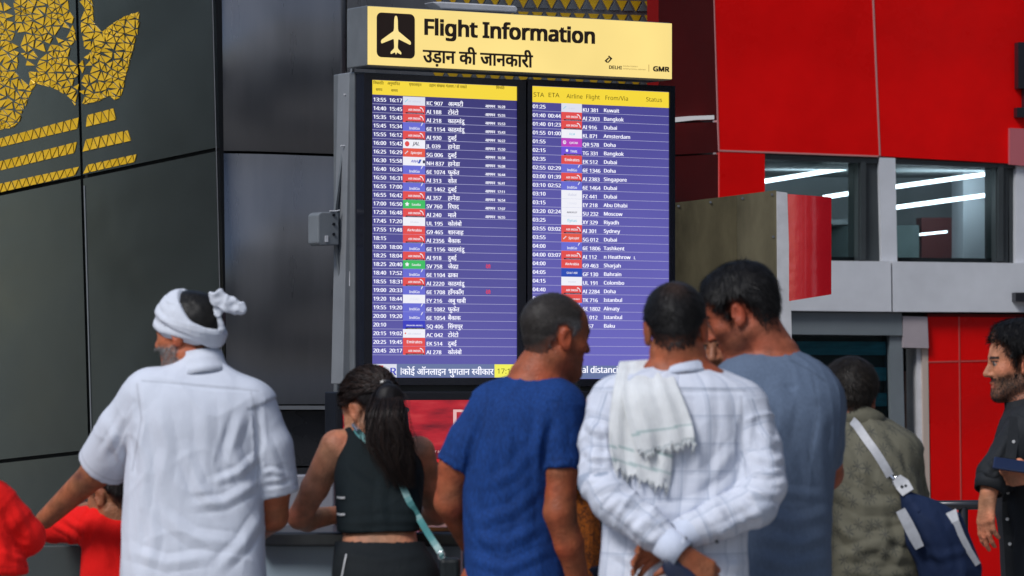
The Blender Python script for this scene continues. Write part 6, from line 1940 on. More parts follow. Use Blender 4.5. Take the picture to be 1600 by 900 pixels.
# ---------- man in checked shirt, hands clasped behind
def check_cloth():
    m = bpy.data.materials.new('white windowpane check cotton'); m.use_nodes = True
    nt = m.node_tree; b = prin(m); b.inputs['Roughness'].default_value = .85; 
    b.inputs['Specular IOR Level'].default_value = .25
    at = nt.nodes.new('ShaderNodeAttribute'); at.attribute_name = 'cuv'
    sep = nt.nodes.new('ShaderNodeSeparateXYZ'); nt.links.new(at.outputs['Vector'], sep.inputs[0])
    def lines(sock, period, width, off=0.0):
        a = nt.nodes.new('ShaderNodeMath'); a.operation = 'ADD'; a.inputs[1].default_value = off + 40 * period
        nt.links.new(sock, a.inputs[0])
        f = nt.nodes.new('ShaderNodeMath'); f.operation = 'PINGPONG'; f.inputs[1].default_value = period / 2
        nt.links.new(a.outputs[0], f.inputs[0])
        r_ = nt.nodes.new('ShaderNodeMapRange'); r_.inputs['From Min'].default_value = width * .5; r_.inputs['From Max'].default_value = width * 1.1; r_.inputs['To Min'].default_value = 1; r_.inputs['To Max'].default_value = 0
        nt.links.new(f.outputs[0], r_.inputs['Value']); return r_.outputs[0]
    def mixm(op, a, b_):
        n = nt.nodes.new('ShaderNodeMath'); n.operation = op
        for i, s_ in enumerate((a, b_)):
            if isinstance(s_, float): n.inputs[i].default_value = s_
            else: nt.links.new(s_, n.inputs[i])
        return n.outputs[0]
    pu, pv = .066, .074
    u1 = lines(sep.outputs[0], pu, .0020); u2 = lines(sep.outputs[0], pu, .0016, .007); v1 = lines(sep.outputs[1], pv, .0020); v2 = lines(sep.outputs[1], pv, .0016, .007)
    f = mixm('MAXIMUM', mixm('MAXIMUM', u1, mixm('MULTIPLY', u2, .6)), mixm('MAXIMUM', v1, mixm('MULTIPLY', v2, .6)))
    faint = mixm('MULTIPLY', mixm('MAXIMUM', lines(sep.outputs[0], pu, .010, .020), lines(sep.outputs[1], pv, .010, .024)), .10)
    f = mixm('MAXIMUM', mixm('MULTIPLY', f, .72), faint)
    mx = nt.nodes.new('ShaderNodeMix'); mx.data_type = 'RGBA'
    mx.inputs['A'].default_value = (.66, .69, .78, 1); mx.inputs['B'].default_value = (.27, .33, .44, 1)
    nt.links.new(f, mx.inputs['Factor']); nt.links.new(mx.outputs['Result'], b.inputs['Base Color'])
    tc = nt.nodes.new('ShaderNodeTexCoord'); bn = nt.nodes.new('ShaderNodeTexNoise'); bn.inputs['Scale'].default_value = 55; bn.inputs['Detail'].default_value = 4
    nt.links.new(tc.outputs['Object'], bn.inputs['Vector']); bp = nt.nodes.new('ShaderNodeBump'); bp.inputs['Distance'].default_value = .0014
    nt.links.new(bn.outputs['Fac'], bp.inputs['Height']); nt.links.new(bp.outputs['Normal'], b.inputs['Normal'])
    creases(m, .004, 10)
    seam_tint(m)
    return m
def check_man():
    d = 10.4
    P = Person('man in white checked shirt with hands clasped behind his back', d, (160, 90, 60))
    R = head_frame(D2R(-4), D2R(-12), D2R(-3)); hc = W(1056, 512, d + .04)
    rows = [(556, 1024, 1102, .058, .03), (566, 1004, 1118, .075, .03), (578, 976, 1138, .092, .03), (594, 952, 1160, .108, .02), (616, 938, 1178, .122, .01), (660, 936, 1186, .132, 0), (710, 940, 1186, .134, 0), (770, 944, 1178, .132, 0), (830, 942, 1166, .13, 0), (900, 936, 1168, .136, -.01), (970, 934, 1172, .14, -.01)]
    neck = (hc + R @ np.array([0, -.022, -.065]), W(1060, 572, d + .03))
    wL, wR = W(1066, 868, d - .215), W(1062, 838, d - .165)
    armL = A(d, [(955, 640, -.01, .055), (942, 755, -.10, .045), (955, 780, -.13, .042), (1066, 868, -.215, .027)])
    armR = A(d, [(1166, 650, -.01, .055), (1192, 765, -.09, .045), (1180, 786, -.12, .042), (1062, 838, -.165, .027)])
    handL = (wL, np.array([.82, .05, -.56]), np.array([.15, -.95, .25]), 1, dict(curl=(.75, .8, .85, .9), s=1.02, thumb=.6))
    handR = (wR, np.array([-.80, .02, -.42]), np.array([.15, .9, .4]), 1, dict(curl=(.42, .45, .48, .52), s=1.0, thumb=.2, spread=.09))
    P.body(hc, R, rows, neck, [armL, armR], [handL, handR], h=.0046, neckr=(.056, .060), base=W(1052, HZ, d - .01)[:2])
    def cf(L):
        th = np.exp(-((L[:, 0] - .004) / .030) ** 2 - ((L[:, 1] + .075) / .035) ** 2 - ((L[:, 2] - .085) / .03) ** 2) * .55
        return np.array([.011, .010, .010])[None] * (1 - th)[:, None] + np.array([.10, .055, .035])[None] * th[:, None]
    line = list(HAIRLINE); line[11:14] = [(-.046, -.058), (-.090, -.080), (-.22, -.078)]
    P.hair(.010, line=line, n=10000, length=.014, colfn=cf, seed=8)
    CC = check_cloth()
    st = [([(945, 600), (1060, 612), (1168, 612)], 3, -1.8), ([(950, 625), (958, 690), (965, 735)], 6, -6), ([(1165, 640), (1158, 700), (1165, 750)], 6, -6),
          ([(1100, 600), (1105, 660), (1095, 720)], 10, 4), ([(1130, 620), (1140, 680), (1128, 740)], 9, 4), ([(1085, 760), (1120, 735), (1158, 690)], 9, 5), ([(1060, 800), (1110, 780), (1150, 745)], 9, 5), ([(1000, 780), (1040, 800), (1080, 800)], 9, 4), ([(1090, 700), (1090, 760), (1075, 810)], 9, 4),
          # left sleeve
          ([(915, 660), (935, 675), (952, 678)], 6, 6), ([(910, 700), (930, 715), (956, 716)], 6, 6), ([(915, 740), (938, 742), (962, 734)], 6, -6), ([(925, 770), (950, 758), (975, 756)], 6, 6), ([(945, 800), (968, 780), (995, 785)], 6, 6), ([(965, 815), (985, 795), (1010, 803)], 6, -5), ([(990, 835), (1008, 815), (1025, 822)], 6, 6), ([(1015, 850), (1032, 832), (1042, 838)], 5, 5), ([(925, 630), (930, 700), (920, 745)], 8, 5), ([(960, 790), (1000, 830), (1040, 858)], 7, 5),
          # right sleeve
          ([(1180, 670), (1205, 690), (1222, 690)], 6, 6), ([(1178, 710), (1205, 722), (1228, 715)], 6, 6), ([(1170, 745), (1200, 750), (1230, 742)], 6, -6), ([(1165, 770), (1192, 772), (1222, 772)], 6, 6), ([(1150, 782), (1170, 800), (1190, 812)], 6, 6), ([(1130, 795), (1145, 815), (1160, 830)], 6, -6), ([(1110, 808), (1122, 825), (1132, 842)], 6, 6), ([(1195, 640), (1200, 700), (1215, 740)], 8, 5), ([(1200, 790), (1160, 812), (1110, 836)], 6, 5),
          ([(960, 860), (990, 880), (1000, 900)], 7, 5), ([(1120, 870), (1140, 885), (1160, 880)], 7, 5), ([(1100, 880), (1110, 895), (1112, 910)], 6, 4)]
    cuffL = [(W(1052, 857, d - .207), .040), (W(1067, 869, d - .215), .040)]
    sl = [(A(d, [(966, 638, .0, .078), (944, 690, -.04, .066), (940, 752, -.09, .061), (956, 782, -.13, .057), (1010, 824, -.175, .049), (1064, 866, -.213, .037)]), .030, True),
          (A(d, [(1156, 644, .0, .080), (1182, 700, -.04, .069), (1192, 758, -.09, .064), (1178, 788, -.12, .058), (1120, 813, -.145, .049), (1060, 839, -.165, .040)]), .031, True)]
    rows_sh = [(571, 1028, 1098, .056, .03), (577, 1002, 1120, .076, .03), (584, 976, 1140, .094, .03)] + rows[3:]
    sh = P.top('shirt', CC, rows_sh, sl, hem=.79, h=.005, neck=neck, neckr=.056, strokes=st, fine=.0014, mid=.003, seed=71, at=.0030, aa=.0048, seams=[[(950, 604), (1060, 606), (1165, 610)], [(956, 612), (968, 680), (962, 735)], [(1158, 620), (1160, 690), (1166, 745)]])
    V = np.array([v.co for v in sh.data.vertices]) + np.array(sh.location) + np.array(P.o.location)
    c0, c1 = W(1062, 579, d + .03), W(1059, 551, d + .035)
    ax = c1 - c0
    band('collar', CC_PLAIN, [ring(c0 - ax * .30, ax, .094, .096), ring(c0 - ax * .05, ax, .087, .088), ring(c0 + ax * .5, ax, .079, .077), ring(c1, ax, .073, .069), ring(c1 - ax * .06, ax, .065, .061)], P.o, .005)
    # cuffs with button
    for (a, b, r1) in ((W(1036, 845, d - .197), W(1067, 869, d - .216), .043), (W(1108, 819, d - .150), W(1058, 840, d - .166), .046)):
        ax = b - a; rr_ = r1
        band('cuff', CC_PLAIN, [ring(a, ax, rr_ * 1.02, rr_ * 1.0), ring(a + ax * .5, ax, rr_, rr_ * .98), ring(b, ax, rr_ * .96, rr_ * .94)], P.o, .003)
    for x, y, dd in ((1071, 842, -.213), (1079, 850, -.213), (1120, 846, -.19)):
        g = Geo(); c = W(x, y, d + dd); g.tube([c, c - np.array([0, .004, 0])], .0058, 10); g.build('button', M_BLACK, P.o)
    P.trousers(cloth('charcoal trouser cloth', (.03, .03, .035)), .93)
    # wallet in the left hand
    v = Vol(W(1025, 925, d - .32), W(1110, 860, d - .1), .004)
    v.cap(W(1052, 886, d - .232), W(1076, 912, d - .232), .030, .030, .0, sq=((0, 1, 0), .28))
    o, _, _ = sculpt('wallet', v, mat('dark navy leather', (.010, .016, .045), .4, noise=.2, nscale=30)); props(o, 'dark navy wallet held behind the back of the checked shirt man', 'wallet')
    # towel over the left shoulder: two hanging layers
    r = np.random.default_rng(5)
    TV, TQ, TCc = [], [], []
    def layer(L, Rr, off, nu=40, nv=56, seed=1, stripes=(), fringe=.05, wob=.006):
        full = lambda pts: [np.array([p[0], p[1], p[2] if p[2] > 1 else surf(V, p[0], p[1], 7) - off]) for p in pts]
        L = spline(full(L), 10); Rr = spline(full(Rr), 10)
        Ls = np.array(L); Rs = np.array(Rr)
        b0 = len(TV)
        rr = np.random.default_rng(seed); ph = rr.uniform(0, 6.3, 8)
        G = np.zeros((nv, nu, 3)); C = np.zeros((nv, nu, 3))
        for j in range(nv):
            t = j / (nv - 1)
            l = np.array([np.interp(t, np.linspace(0, 1, len(Ls)), Ls[:, k]) for k in range(3)]); q = np.array([np.interp(t, np.linspace(0, 1, len(Rs)), Rs[:, k]) for k in range(3)])
            for i in range(nu):
                s_ = i / (nu - 1)
                p = l * (1 - s_) + q * s_
                f = (math.sin(s_ * 15 + ph[0] + 1.2 * t + math.sin(t * 5 + ph[1])) * .55 + math.sin(s_ * 27 + ph[2] - 2.0 * t) * .3 + math.sin(s_ * 7 + t * 6 + ph[3]) * .35)
                jag = (math.sin(s_ * 60 + ph[4]) * 3 + math.sin(s_ * 23 + ph[5]) * 4) * (t > .93)
                sd_ = surf(V, p[0], p[1], 7) - off
                dep = p[2] if t < .30 else min(sd_, p[2] + .03) if t > .42 else lerp(p[2], sd_, (t - .30) / .12)
                G[j, i] = W(p[0], p[1] + jag, dep - wob * f * min(1, t * 3 + .3))
                c = np.array([.72, .735, .74]) * (1 + .03 * math.sin(s_ * 150))
                for (t0, slope, w_, colr, amt) in stripes:
                    e = abs(t - t0 - slope * s_)
                    if e < w_: c = c * (1 - amt) + np.array(colr) * amt
                C[j, i] = c
        # smooth the draped depth
        for _ in range(3):
            G[1:-1, :, 1] = (G[:-2, :, 1] + 2 * G[1:-1, :, 1] + G[2:, :, 1]) / 4; G[:, 1:-1, 1] = (G[:, :-2, 1] + 2 * G[:, 1:-1, 1] + G[:, 2:, 1]) / 4
        TV.extend(G.reshape(-1, 3)); TCc.extend(C.reshape(-1, 3))
        for j in range(nv - 1):
            for i in range(nu - 1): TQ.append((b0 + j * nu + i, b0 + j * nu + i + 1, b0 + (j + 1) * nu + i + 1, b0 + (j + 1) * nu + i))
        # tassels
        for k in range(26):
            i = int(rr.integers(0, nu)); p = G[-1, i]
            n0 = len(TV); ln = rr.uniform(.008, .024); dx = rr.normal(0, .004)
            TV.extend([p + np.array([-.0015, -.001, .002]), p + np.array([.0015, -.001, .002]), p + np.array([dx + .001, -.002, -ln]), p + np.array([dx - .001, -.002, -ln])]); TQ.append((n0, n0 + 1, n0 + 2, n0 + 3)); TCc.extend([np.array([.6, .62, .62])] * 4)
    G1, G2 = (.10, .30, .28), (.16, .22, .24)
    top0 = d + .06
    layer([(970, 585, top0 + .06), (968, 566, top0 - .02), (958, 612, 0), (952, 660, 0), (953, 700, 0), (962, 735, 0)], [(1034, 588, top0 + .06), (1036, 562, top0 - .02), (1050, 620, 0), (1052, 680, 0), (1050, 730, 0), (1046, 765, 0)], .010, seed=3, stripes=((.78, -.06, .008, G1, .6), (.90, -.05, .012, G1, .45)), wob=.007)
    layer([(974, 590, top0 + .05), (978, 568, top0 - .03), (972, 612, 0), (978, 650, 0), (990, 690, 0), (998, 712, 0)], [(1030, 590, top0 + .05), (1040, 564, top0 - .03), (1062, 610, 0), (1078, 650, 0), (1084, 672, 0), (1086, 690, 0)], .024, seed=6, stripes=((.74, -.03, .010, G1, .55), (.955, -.01, .02, G2, .55)), wob=.007)
    TM = attr_mat('towel cotton', .9, .06, 30, bump=.0015, bscale=220, spec=.2)
    base = np.array(TV).mean(0)
    me = np_mesh('towel', np.array(TV) - base, np.array(TQ), TM, True); setcol(me, np.array(TCc))
    o = bpy.data.objects.new('towel', me); o.location = Vector(base.tolist()); link(o)
    sm = o.modifiers.new('thickness', 'SOLIDIFY'); sm.thickness = .003; sm.offset = 0
    props(o, 'white cotton towel with green stripes over the checked shirt shoulder', 'towel')
CC_PLAIN = cloth('white check collar cotton', (.61, .66, .78), .85, noise=.06, nscale=20, bump=.001)
check_man()

# ---------- man facing the others, only part of his face shows
def facing_man():
    d = 11.75
    P = Person('man facing the camera, half his face showing between two heads', d, (158, 102, 76))
    R = head_frame(D2R(158), D2R(-8), D2R(4)); hc = W(1128, 536, d)
    rows = [(602, 1095, 1160, .055, 0), (614, 1070, 1186, .08, 0), (635, 1045, 1210, .11, 0), (700, 1036, 1222, .13, 0), (800, 1040, 1216, .13, 0), (960, 1040, 1216, .13, 0)]
    neck = (hc + R @ np.array([0, -.02, -.065]), W(1128, 612, d))
    P.body(hc, R, rows, neck, [A(d, [(1055, 645, 0, .055), (1040, 760, 0, .045), (1042, 860, -.05, .03)]), A(d, [(1204, 645, 0, .055), (1218, 760, 0, .045), (1216, 860, -.05, .03)])], [], h=.005)
    P.hair(.014, n=2500)
    P.top('shirt', cloth('dark brown shirt', (.03, .025, .02)), rows, [(A(d, [(1060, 645, 0, .075), (1042, 740, 0, .06)]), .05, True), (A(d, [(1198, 645, 0, .075), (1216, 740, 0, .06)]), .05, True)], hem=.8, h=.008, neck=neck)
    P.trousers(NAVY, .92)
facing_man()

# ---------- tall man in slate tee
def grey_man():
    d = 10.95
    P = Person('tall man in slate blue T-shirt bending his head to the left', d, (160, 88, 62))
    R = head_frame(D2R(72), D2R(-24), D2R(-2)); hc = W(1157, 487, d + .05)
    rows = [(546, 1168, 1244, .055, .06), (558, 1140, 1268, .085, .05), (574, 1120, 1292, .105, .04), (595, 1108, 1306, .12, .03), (630, 1104, 1315, .135, .01), (690, 1112, 1313, .14, 0), (750, 1120, 1303, .138, 0), (820, 1122, 1298, .138, -.01), (900, 1120, 1298, .142, -.02), (960, 1118, 1300, .142, -.02)]
    neck = (hc + R @ np.array([0, -.035, -.05]), W(1204, 560, d + .06))
    armR = A(d, [(1284, 630, .02, .056), (1292, 740, .10, .046), (1262, 790, .34, .030)])
    armL = A(d, [(1128, 630, .02, .056), (1122, 740, .08, .046), (1140, 800, .34, .030)])
    def colfn(V, N, L, inh, C):
        b_ = inh & (L[:, 2] < -.04) & (L[:, 1] > .0)
        C[b_] = C[b_] * np.array([.70, .68, .70]); return C
    P.body(hc, R, rows, neck, [armR, armL], [], neckr=(.058, .066), colfn=colfn, base=W(1210, HZ, d - .02)[:2], hs=1.04)
    P.hair(.016, n=10000, length=.022, col=(.010, .009, .009), seed=9, top=.008)
    GT = cloth('slate blue jersey', (.110, .150, .222), .85, noise=.08, nscale=9, bump=.0010, bscale=70, heather=.10, crease=.005)
    st = [([(1215, 580), (1222, 640), (1212, 700)], 12, 4), ([(1290, 640), (1280, 700), (1290, 760)], 8, 4), ([(1180, 800), (1240, 815), (1298, 800)], 8, 5), ([(1190, 840), (1250, 850), (1295, 835)], 7, 5), ([(1180, 870), (1240, 885), (1296, 870)], 8, 5), ([(1240, 600), (1255, 615), (1285, 625)], 8, 3), ([(1230, 700), (1240, 760), (1270, 800)], 9, 4), ([(1200, 610), (1190, 680), (1196, 740)], 9, 3), ([(1225, 600), (1236, 606), (1246, 601)], 4, -3), ([(1190, 780), (1230, 770), (1290, 775)], 7, 4)]
    P.top('t_shirt', GT, rows, [(A(d, [(1272, 628, .02, .080), (1282, 690, .06, .068), (1284, 750, .12, .058)]), .05, True), (A(d, [(1136, 628, .02, .080), (1132, 690, .05, .066), (1130, 742, .10, .058)]), .05, True)], hem=.80, h=.0055, neck=neck, neckr=.06, strokes=st, fine=.0010, mid=.0026, seed=81, at=.0028, aa=.003, seams=[[(1268, 585), (1278, 640), (1262, 720)], [(1232, 562), (1262, 576), (1290, 596)]])
    ax = neck[0] - neck[1]
    crew(P, GT, W(1206, 548, d + .06), unit(ax) + np.array([0.25, .25, .3]), .070, .066, .008)
    P.trousers(NAVY, .95)
grey_man()

# ---------- person in printed khaki shirt with a shoulder bag
def print_cloth():
    m = bpy.data.materials.new('khaki sprig print cotton'); m.use_nodes = True
    nt = m.node_tree; b = prin(m); b.inputs['Roughness'].default_value = .8;  b.inputs['Specular IOR Level'].default_value = .3
    at = nt.nodes.new('ShaderNodeAttribute'); at.attribute_name = 'cuv'
    mp = nt.nodes.new('ShaderNodeMapping'); mp.inputs['Scale'].default_value = (24, 19, 1); nt.links.new(at.outputs['Vector'], mp.inputs['Vector'])
    vo = nt.nodes.new('ShaderNodeTexVoronoi'); vo.voronoi_dimensions = '2D'; vo.inputs['Scale'].default_value = 1.0; vo.inputs['Randomness'].default_value = .8
    nt.links.new(mp.outputs['Vector'], vo.inputs['Vector'])
    sub = nt.nodes.new('ShaderNodeVectorMath'); sub.operation = 'SUBTRACT'; nt.links.new(mp.outputs['Vector'], sub.inputs[0]); nt.links.new(vo.outputs['Position'], sub.inputs[1])
    sp = nt.nodes.new('ShaderNodeSeparateXYZ'); nt.links.new(sub.outputs['Vector'], sp.inputs[0])
    def mth(op, a, b_=None):
        n = nt.nodes.new('ShaderNodeMath'); n.operation = op
        for i, s_ in enumerate((a, b_)):
            if s_ is None: continue
            if isinstance(s_, (int, float)): n.inputs[i].default_value = s_
            else: nt.links.new(s_, n.inputs[i])
        return n.outputs[0]
    x, y = sp.outputs[0], sp.outputs[1]
    ang = mth('ARCTAN2', y, x); rad = mth('SQRT', mth('ADD', mth('MULTIPLY', x, x), mth('MULTIPLY', y, y)))
    pet = mth('ABSOLUTE', mth('SINE', mth('MULTIPLY', ang, 3.5)))
    lim = mth('ADD', .08, mth('MULTIPLY', mth('POWER', pet, 3.0), .36))
    fac = mth('GREATER_THAN', lim, rad)
    nz = nt.nodes.new('ShaderNodeTexNoise'); nz.inputs['Scale'].default_value = 3; nt.links.new(mp.outputs['Vector'], nz.inputs['Vector'])
    fac = mth('MULTIPLY', fac, mth('MULTIPLY', nz.outputs['Fac'], 1.1))
    mx = nt.nodes.new('ShaderNodeMix'); mx.data_type = 'RGBA'; mx.inputs['A'].default_value = (.135, .128, .092, 1); mx.inputs['B'].default_value = (.040, .042, .040, 1)
    nt.links.new(fac, mx.inputs['Factor']); nt.links.new(mx.outputs['Result'], b.inputs['Base Color'])
    tc = nt.nodes.new('ShaderNodeTexCoord'); bn = nt.nodes.new('ShaderNodeTexNoise'); bn.inputs['Scale'].default_value = 45; nt.links.new(tc.outputs['Object'], bn.inputs['Vector']); bp = nt.nodes.new('ShaderNodeBump'); bp.inputs['Distance'].default_value = .0016
    nt.links.new(bn.outputs['Fac'], bp.inputs['Height']); nt.links.new(bp.outputs['Normal'], b.inputs['Normal'])
    creases(m, .008, 8)
    seam_tint(m)
    return m
def khaki_person():
    d = 12.0
    P = Person('person in khaki sprig printed shirt seen from behind carrying a navy bag', d, (140, 86, 62))
    R = head_frame(D2R(14), D2R(-14), D2R(3)); hc = W(1326, 620, d + .08)
    rows = [(652, 1302, 1372, .055, .06), (660, 1284, 1392, .08, .05), (674, 1270, 1408, .10, .04), (700, 1262, 1424, .12, .02), (745, 1264, 1436, .135, 0), (800, 1272, 1445, .14, -.02), (860, 1276, 1449, .145, -.03), (910, 1272, 1450, .145, -.03), (970, 1270, 1452, .145, -.03)]
    neck = (hc + R @ np.array([0, -.025, -.06]), W(1336, 664, d + .06))
    P.body(hc, R, rows, neck, [A(d, [(1290, 720, .02, .054), (1290, 800, .12, .044), (1320, 800, .36, .03)]), A(d, [(1408, 720, .02, .054), (1422, 800, .12, .044), (1400, 800, .36, .03)])], [], hs=.98, neckr=(.052, .058), hip=.86)
    P.hair(.015, n=9000, length=.020, col=(.018, .014, .011), seed=13)
    KC = print_cloth()
    st = [([(1300, 690), (1350, 740), (1400, 770)], 8, 6), ([(1290, 760), (1350, 790), (1420, 790)], 9, 7), ([(1300, 820), (1350, 850), (1440, 830)], 9, 8), ([(1310, 870), (1370, 855), (1430, 880)], 8, 8), ([(1320, 890), (1370, 900), (1430, 895)], 7, 6), ([(1370, 680), (1400, 720), (1420, 770)], 7, 5), ([(1345, 670), (1355, 720), (1345, 780)], 8, 4), ([(1420, 720), (1432, 770), (1438, 830)], 6, 5), ([(1300, 800), (1330, 840), (1340, 890)], 8, 6), ([(1390, 800), (1400, 840), (1385, 890)], 7, -6)]
    sh = P.top('shirt', KC, rows, [(A(d, [(1294, 712, .02, .078), (1284, 790, .12, .066)]), .05, True), (A(d, [(1402, 712, .02, .080), (1420, 790, .12, .068)]), .05, True)], hem=.72, neck=neck, neckr=.054, strokes=st, fine=.002, mid=.005, seed=91, at=.0062, aa=.006)
    V = np.array([v.co for v in sh.data.vertices]) + np.array(sh.location) + np.array(P.o.location)
    c0, c1 = W(1340, 664, d + .05), W(1348, 640, d + .06)
    ax = c1 - c0
    band('collar', KC, [ring(c0 - ax * .3, ax, .088, .082), ring(c0 + ax * .5, ax, .080, .074), ring(c1, ax, .074, .068), ring(c1 - ax * .08, ax, .068, .062)], P.o, .005)
    P.trousers(NAVY, .86, waist=.95)
    # bag
    bag = empty('shoulder_bag', W(1465, 930, d - .25)); props(bag, 'navy shoulder bag with pale grey leather strap and trims', 'bag')
    LE = mat('pale grey leather', (.40, .41, .44), .45, noise=.12, nscale=40)
    sd = lambda x, y, o=.006: W(x, y, surf(V, x, y) - o)
    pts = [W(1328, 655, d - .01), sd(1338, 664), sd(1352, 684), sd(1368, 706), sd(1382, 728), sd(1391, 744)]
    ribbon('strap', LE, spline(pts, 4), .026, bag, .004)
    dB = surf(V, 1405, 770) - .03
    g = Geo(); c = W(1402, 752, dB); g.tube([c + np.array([.014 * math.cos(t), 0, .014 * math.sin(t)]) for t in np.linspace(0, 6.28, 15)], .003, 6, caps=False); g.build('ring', M_CHROME, bag)
    g = Geo(); g.tube([W(1391, 743, dB), W(1396, 748, dB - .004), W(1401, 754, dB)], .006, 8); g.build('clip', M_CHROME, bag)
    v = Vol(W(1385, 990, dB - .22), W(1560, 740, dB + .12), .0065)
    poly = [(1409, 766), (1430, 776), (1462, 785), (1500, 804), (1520, 852), (1534, 885), (1530, 940), (1450, 945), (1436, 880), (1420, 850)]
    def polyext(v, poly, yc, t, rnd):
        XZ = [((px - 800) / F * yc, CZ + (HZ - py) / F * yc) for px, py in poly]
        X, Y, Z = v.x[:, None, None], v.y[None, :, None], v.z[None, None, :]
        d2 = poly_sd(X[:, :, 0] + 0 * Z[0], Z[0] + 0 * X[:, :, 0], XZ)[:, None, :] + rnd
        dy = np.abs(Y - yc) - t + rnd + np.clip(.05 - (-d2), 0, .05) * .9
        v.D = (np.sqrt(np.maximum(d2, 0) ** 2 + np.maximum(dy, 0) ** 2) + np.minimum(np.maximum(d2, dy), 0) - rnd).astype(np.float32)
    polyext(v, poly, dB, .07, .010)
    bb, _, _ = sculpt('bag_body', v, cloth('navy canvas', (.009, .020, .060), .8, noise=.12, nscale=18, bump=.0016, bscale=120), bag, None, None, None, lambda V_, Q: folds(V_, Q, [([(1430, 800), (1450, 840), (1480, 890)], 6, 5), ([(1470, 810), (1490, 850), (1500, 900)], 6, -5), ([(1440, 860), (1470, 870), (1510, 860)], 6, 4)], .002, 95, 30, (1, 1, .6), .005), 2)
    VB = np.array([q.co for q in bb.data.vertices]) + np.array(bb.location) + np.array(bag.location)
    sb = lambda x, y, o=.004: W(x, y, surf(VB, x, y) - o)
    ribbon('tab', LE, [W(1401, 747, dB - .006), W(1410, 757, dB - .016), sb(1419, 770, .006)], [.030, .046, .040], bag, .006)
    for x, y in ((1409, 760), (1415, 759)):
        g = Geo(); c = W(x, y, dB - .022); g.tube([c, c - np.array([0, .004, 0])], .0045, 8); g.build('rivet', M_BLACK, bag)
    ribbon('trim', LE, [W(1407, 797, dB - .05), W(1418, 818, dB - .06), W(1429, 840, dB - .065), W(1437, 856, dB - .066)], [.030, .034, .034, .028], bag, .006)
    ribbon('trim', LE, [sb(1484, 800, .006), sb(1492, 815, .006), sb(1502, 836, .006), sb(1514, 860, .006), sb(1528, 882, .008)], [.044, .026, .020, .020, .018], bag, .005)
khaki_person()

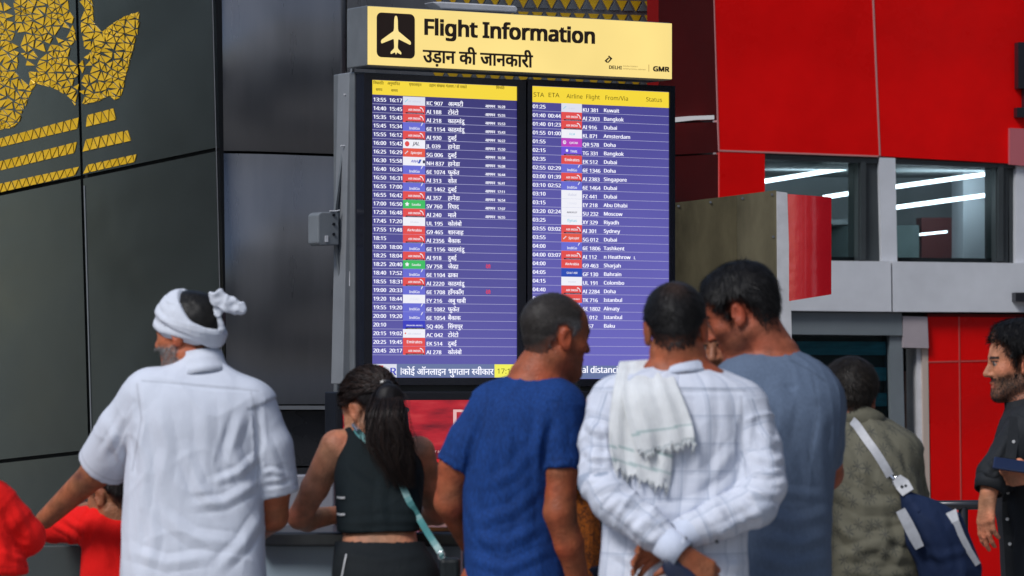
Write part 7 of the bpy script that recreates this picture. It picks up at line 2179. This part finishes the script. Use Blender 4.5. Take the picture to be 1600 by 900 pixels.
# ---------- bearded man in a dark shirt at the right edge
def dark_man():
    d = 12.9
    P = Person('bearded man in dark button shirt in profile at the right edge', d, (200, 130, 98))
    R = head_frame(D2R(96), D2R(-3), D2R(0)); hc = W(1590, 566, d)
    rows = [(630, 1578, 1640, .06, 0), (642, 1572, 1668, .10, 0), (660, 1564, 1684, .17, 0), (690, 1556, 1694, .20, 0), (740, 1554, 1696, .20, 0), (800, 1558, 1690, .19, 0), (860, 1564, 1684, .18, 0), (910, 1566, 1684, .18, 0), (970, 1566, 1684, .18, 0)]
    neck = (hc + R @ np.array([0, -.025, -.07]), W(1606, 640, d))
    armN = A(d, [(1608, 668, -.17, .056), (1566, 722, -.24, .046), (1550, 745, -.27, .040), (1545, 770, -.29, .029)])
    armF = A(d, [(1640, 670, .17, .05), (1660, 740, -.10, .045), (1622, 742, -.30, .028)])
    def colfn(V, N, L, inh, C):
        jaw = np.clip((-.026 - .25 * np.clip(L[:, 1] - .03, 0, .06) - L[:, 2]) / .022, 0, 1) * (inh & (L[:, 1] > -.012) & (L[:, 2] > -.14))
        mous = inh & (np.abs(L[:, 2] + .054) < .006) & (L[:, 1] > .07) & (np.abs(L[:, 0]) < .03)
        lip = (np.abs(L[:, 2] + .0725) < .009) & (L[:, 1] > .076) & (np.abs(L[:, 0]) < .02)
        w = (jaw * ~lip * np.clip(.85 + .15 * snoise(V, 120, 4), .2, 1))[:, None] * .72
        C = C * (1 - w) + np.array([.022, .017, .015]) * w
        w = (mous * 1.0)[:, None] * .8
        return C * (1 - w) + np.array([.022, .017, .015]) * w
    hN = (W(1544, 774, d - .292), np.array([-.10, -.05, -.98]), np.array([-.75, -.6, .0]), 1, dict(curl=(.28, .26, .30, .36), s=1.0, thumb=.1, spread=.03))
    hF = (W(1618, 742, d - .315), np.array([-.95, -.1, -.05]), np.array([.1, -.9, -.2]), 1, dict(curl=(.7, .7, .75, .8), s=.95, thumb=.7))
    P.body(hc, R, rows, neck, [armN, armF], [hN, hF], h=.0046, slim=.94, hip=.84, neckr=(.052, .058), along=np.array([0, 1.0, 0]), colfn=colfn, base=W(1622, HZ, d)[:2])
    line = [(.090, .080), (.074, .066), (.056, .052), (.046, .018), (.032, .010), (.026, -.045), (.010, -.045), (.008, .012), (-.010, .026), (-.030, .018), (-.042, -.020), (-.048, -.062), (-.090, -.088), (-.22, -.085), (-.22, .22), (.07, .22)]
    P.hair(.018, line=line, n=8000, length=.026, col=(.009, .008, .008), seed=15, top=.018, lift=.3)
    P.beard(lambda L: ((L[:, 2] < -.034 - .25 * np.clip(L[:, 1] - .03, 0, .06)) & (L[:, 1] > -.008) & (L[:, 2] > -.135) & ~((np.abs(L[:, 2] + .0725) < .009) & (L[:, 1] > .074))) | ((np.abs(L[:, 2] + .054) < .006) & (L[:, 1] > .07) & (np.abs(L[:, 0]) < .028)), 3500, .0045, (.012, .009, .008), 4)
    DK = cloth('charcoal black shirting', (.016, .018, .021), .75, noise=.2, nscale=14, bump=.0014, bscale=80)
    st = [([(1570, 690), (1552, 720), (1540, 748)], 5, 5), ([(1585, 680), (1570, 720), (1560, 760)], 5, -5), ([(1565, 760), (1580, 800), (1570, 850)], 6, 6), ([(1590, 720), (1592, 800), (1586, 880)], 6, 5), ([(1536, 735), (1550, 745), (1566, 742)], 4, 5), ([(1545, 720), (1556, 728), (1572, 722)], 4, 5)]
    sh = P.top('shirt', DK, rows, [(A(d, [(1612, 666, -.15, .082), (1576, 712, -.22, .066), (1553, 742, -.265, .056), (1545, 764, -.285, .046)]), .033, True), (A(d, [(1640, 670, .15, .07), (1660, 740, -.08, .055), (1640, 742, -.2, .045)]), .03, True)], hem=.78, h=.0055, neck=neck, neckr=.052, strokes=st, fine=.0016, mid=.003, seed=101, at=.004, aa=.005)
    V = np.array([v.co for v in sh.data.vertices]) + np.array(sh.location) + np.array(P.o.location)
    a, b = W(1551, 748, d - .272), W(1545, 768, d - .288)
    ax = b - a
    band('cuff', DK, [ring(a, ax, .056, .054), ring(a + ax * .5, ax, .055, .053), ring(b, ax, .050, .048)], P.o, .005)
    c0, c1 = W(1604, 644, d), W(1598, 622, d)
    ax = c1 - c0
    band('collar', DK, [ring(c0 - ax * .5, ax, .085, .10), ring(c0 + ax * .4, ax, .070, .072), ring(c1, ax, .064, .066), ring(c1 - ax * .08, ax, .06, .062)], P.o, .005)
    pts = []
    for x, y in ((1586, 652), (1582, 690), (1577, 730), (1575, 770), (1574, 810), (1577, 850), (1580, 905)): pts.append(W(x, y, surf(V, x, y) - .003))
    ribbon('placket', DK, spline(pts, 3), .036, P.o, .004)
    BT = mat('pale shirt button', (.5, .5, .5), .4)
    for x, y in ((1584, 690), (1575, 770), (1574, 811), (1578, 850)):
        g = Geo(); c = W(x, y, surf(V, x, y) - .006); g.tube([c, c - np.array([.001, .004, 0])], .0055, 10); g.build('button', BT, P.o)
    P.trousers(NAVY, .84, along=np.array([0, 1.0, 0]), wide=(.10, .15), r=(.078, .07, .06))
    g = Geo(); c = W(1588, 728, d - .36)
    g.box((-.075, -.036, -.0045), (.075, .036, .0045))
    ph = g.build('phone', mat('dark blue phone case', (.012, .022, .06), .3), None, origin=(0, 0, 0), bevel=.004)
    ph.location = Vector(c.tolist()); ph.rotation_euler = (D2R(28), D2R(8), D2R(-8))
    props(ph, 'dark blue phone held out by the bearded man', 'phone')
dark_man()
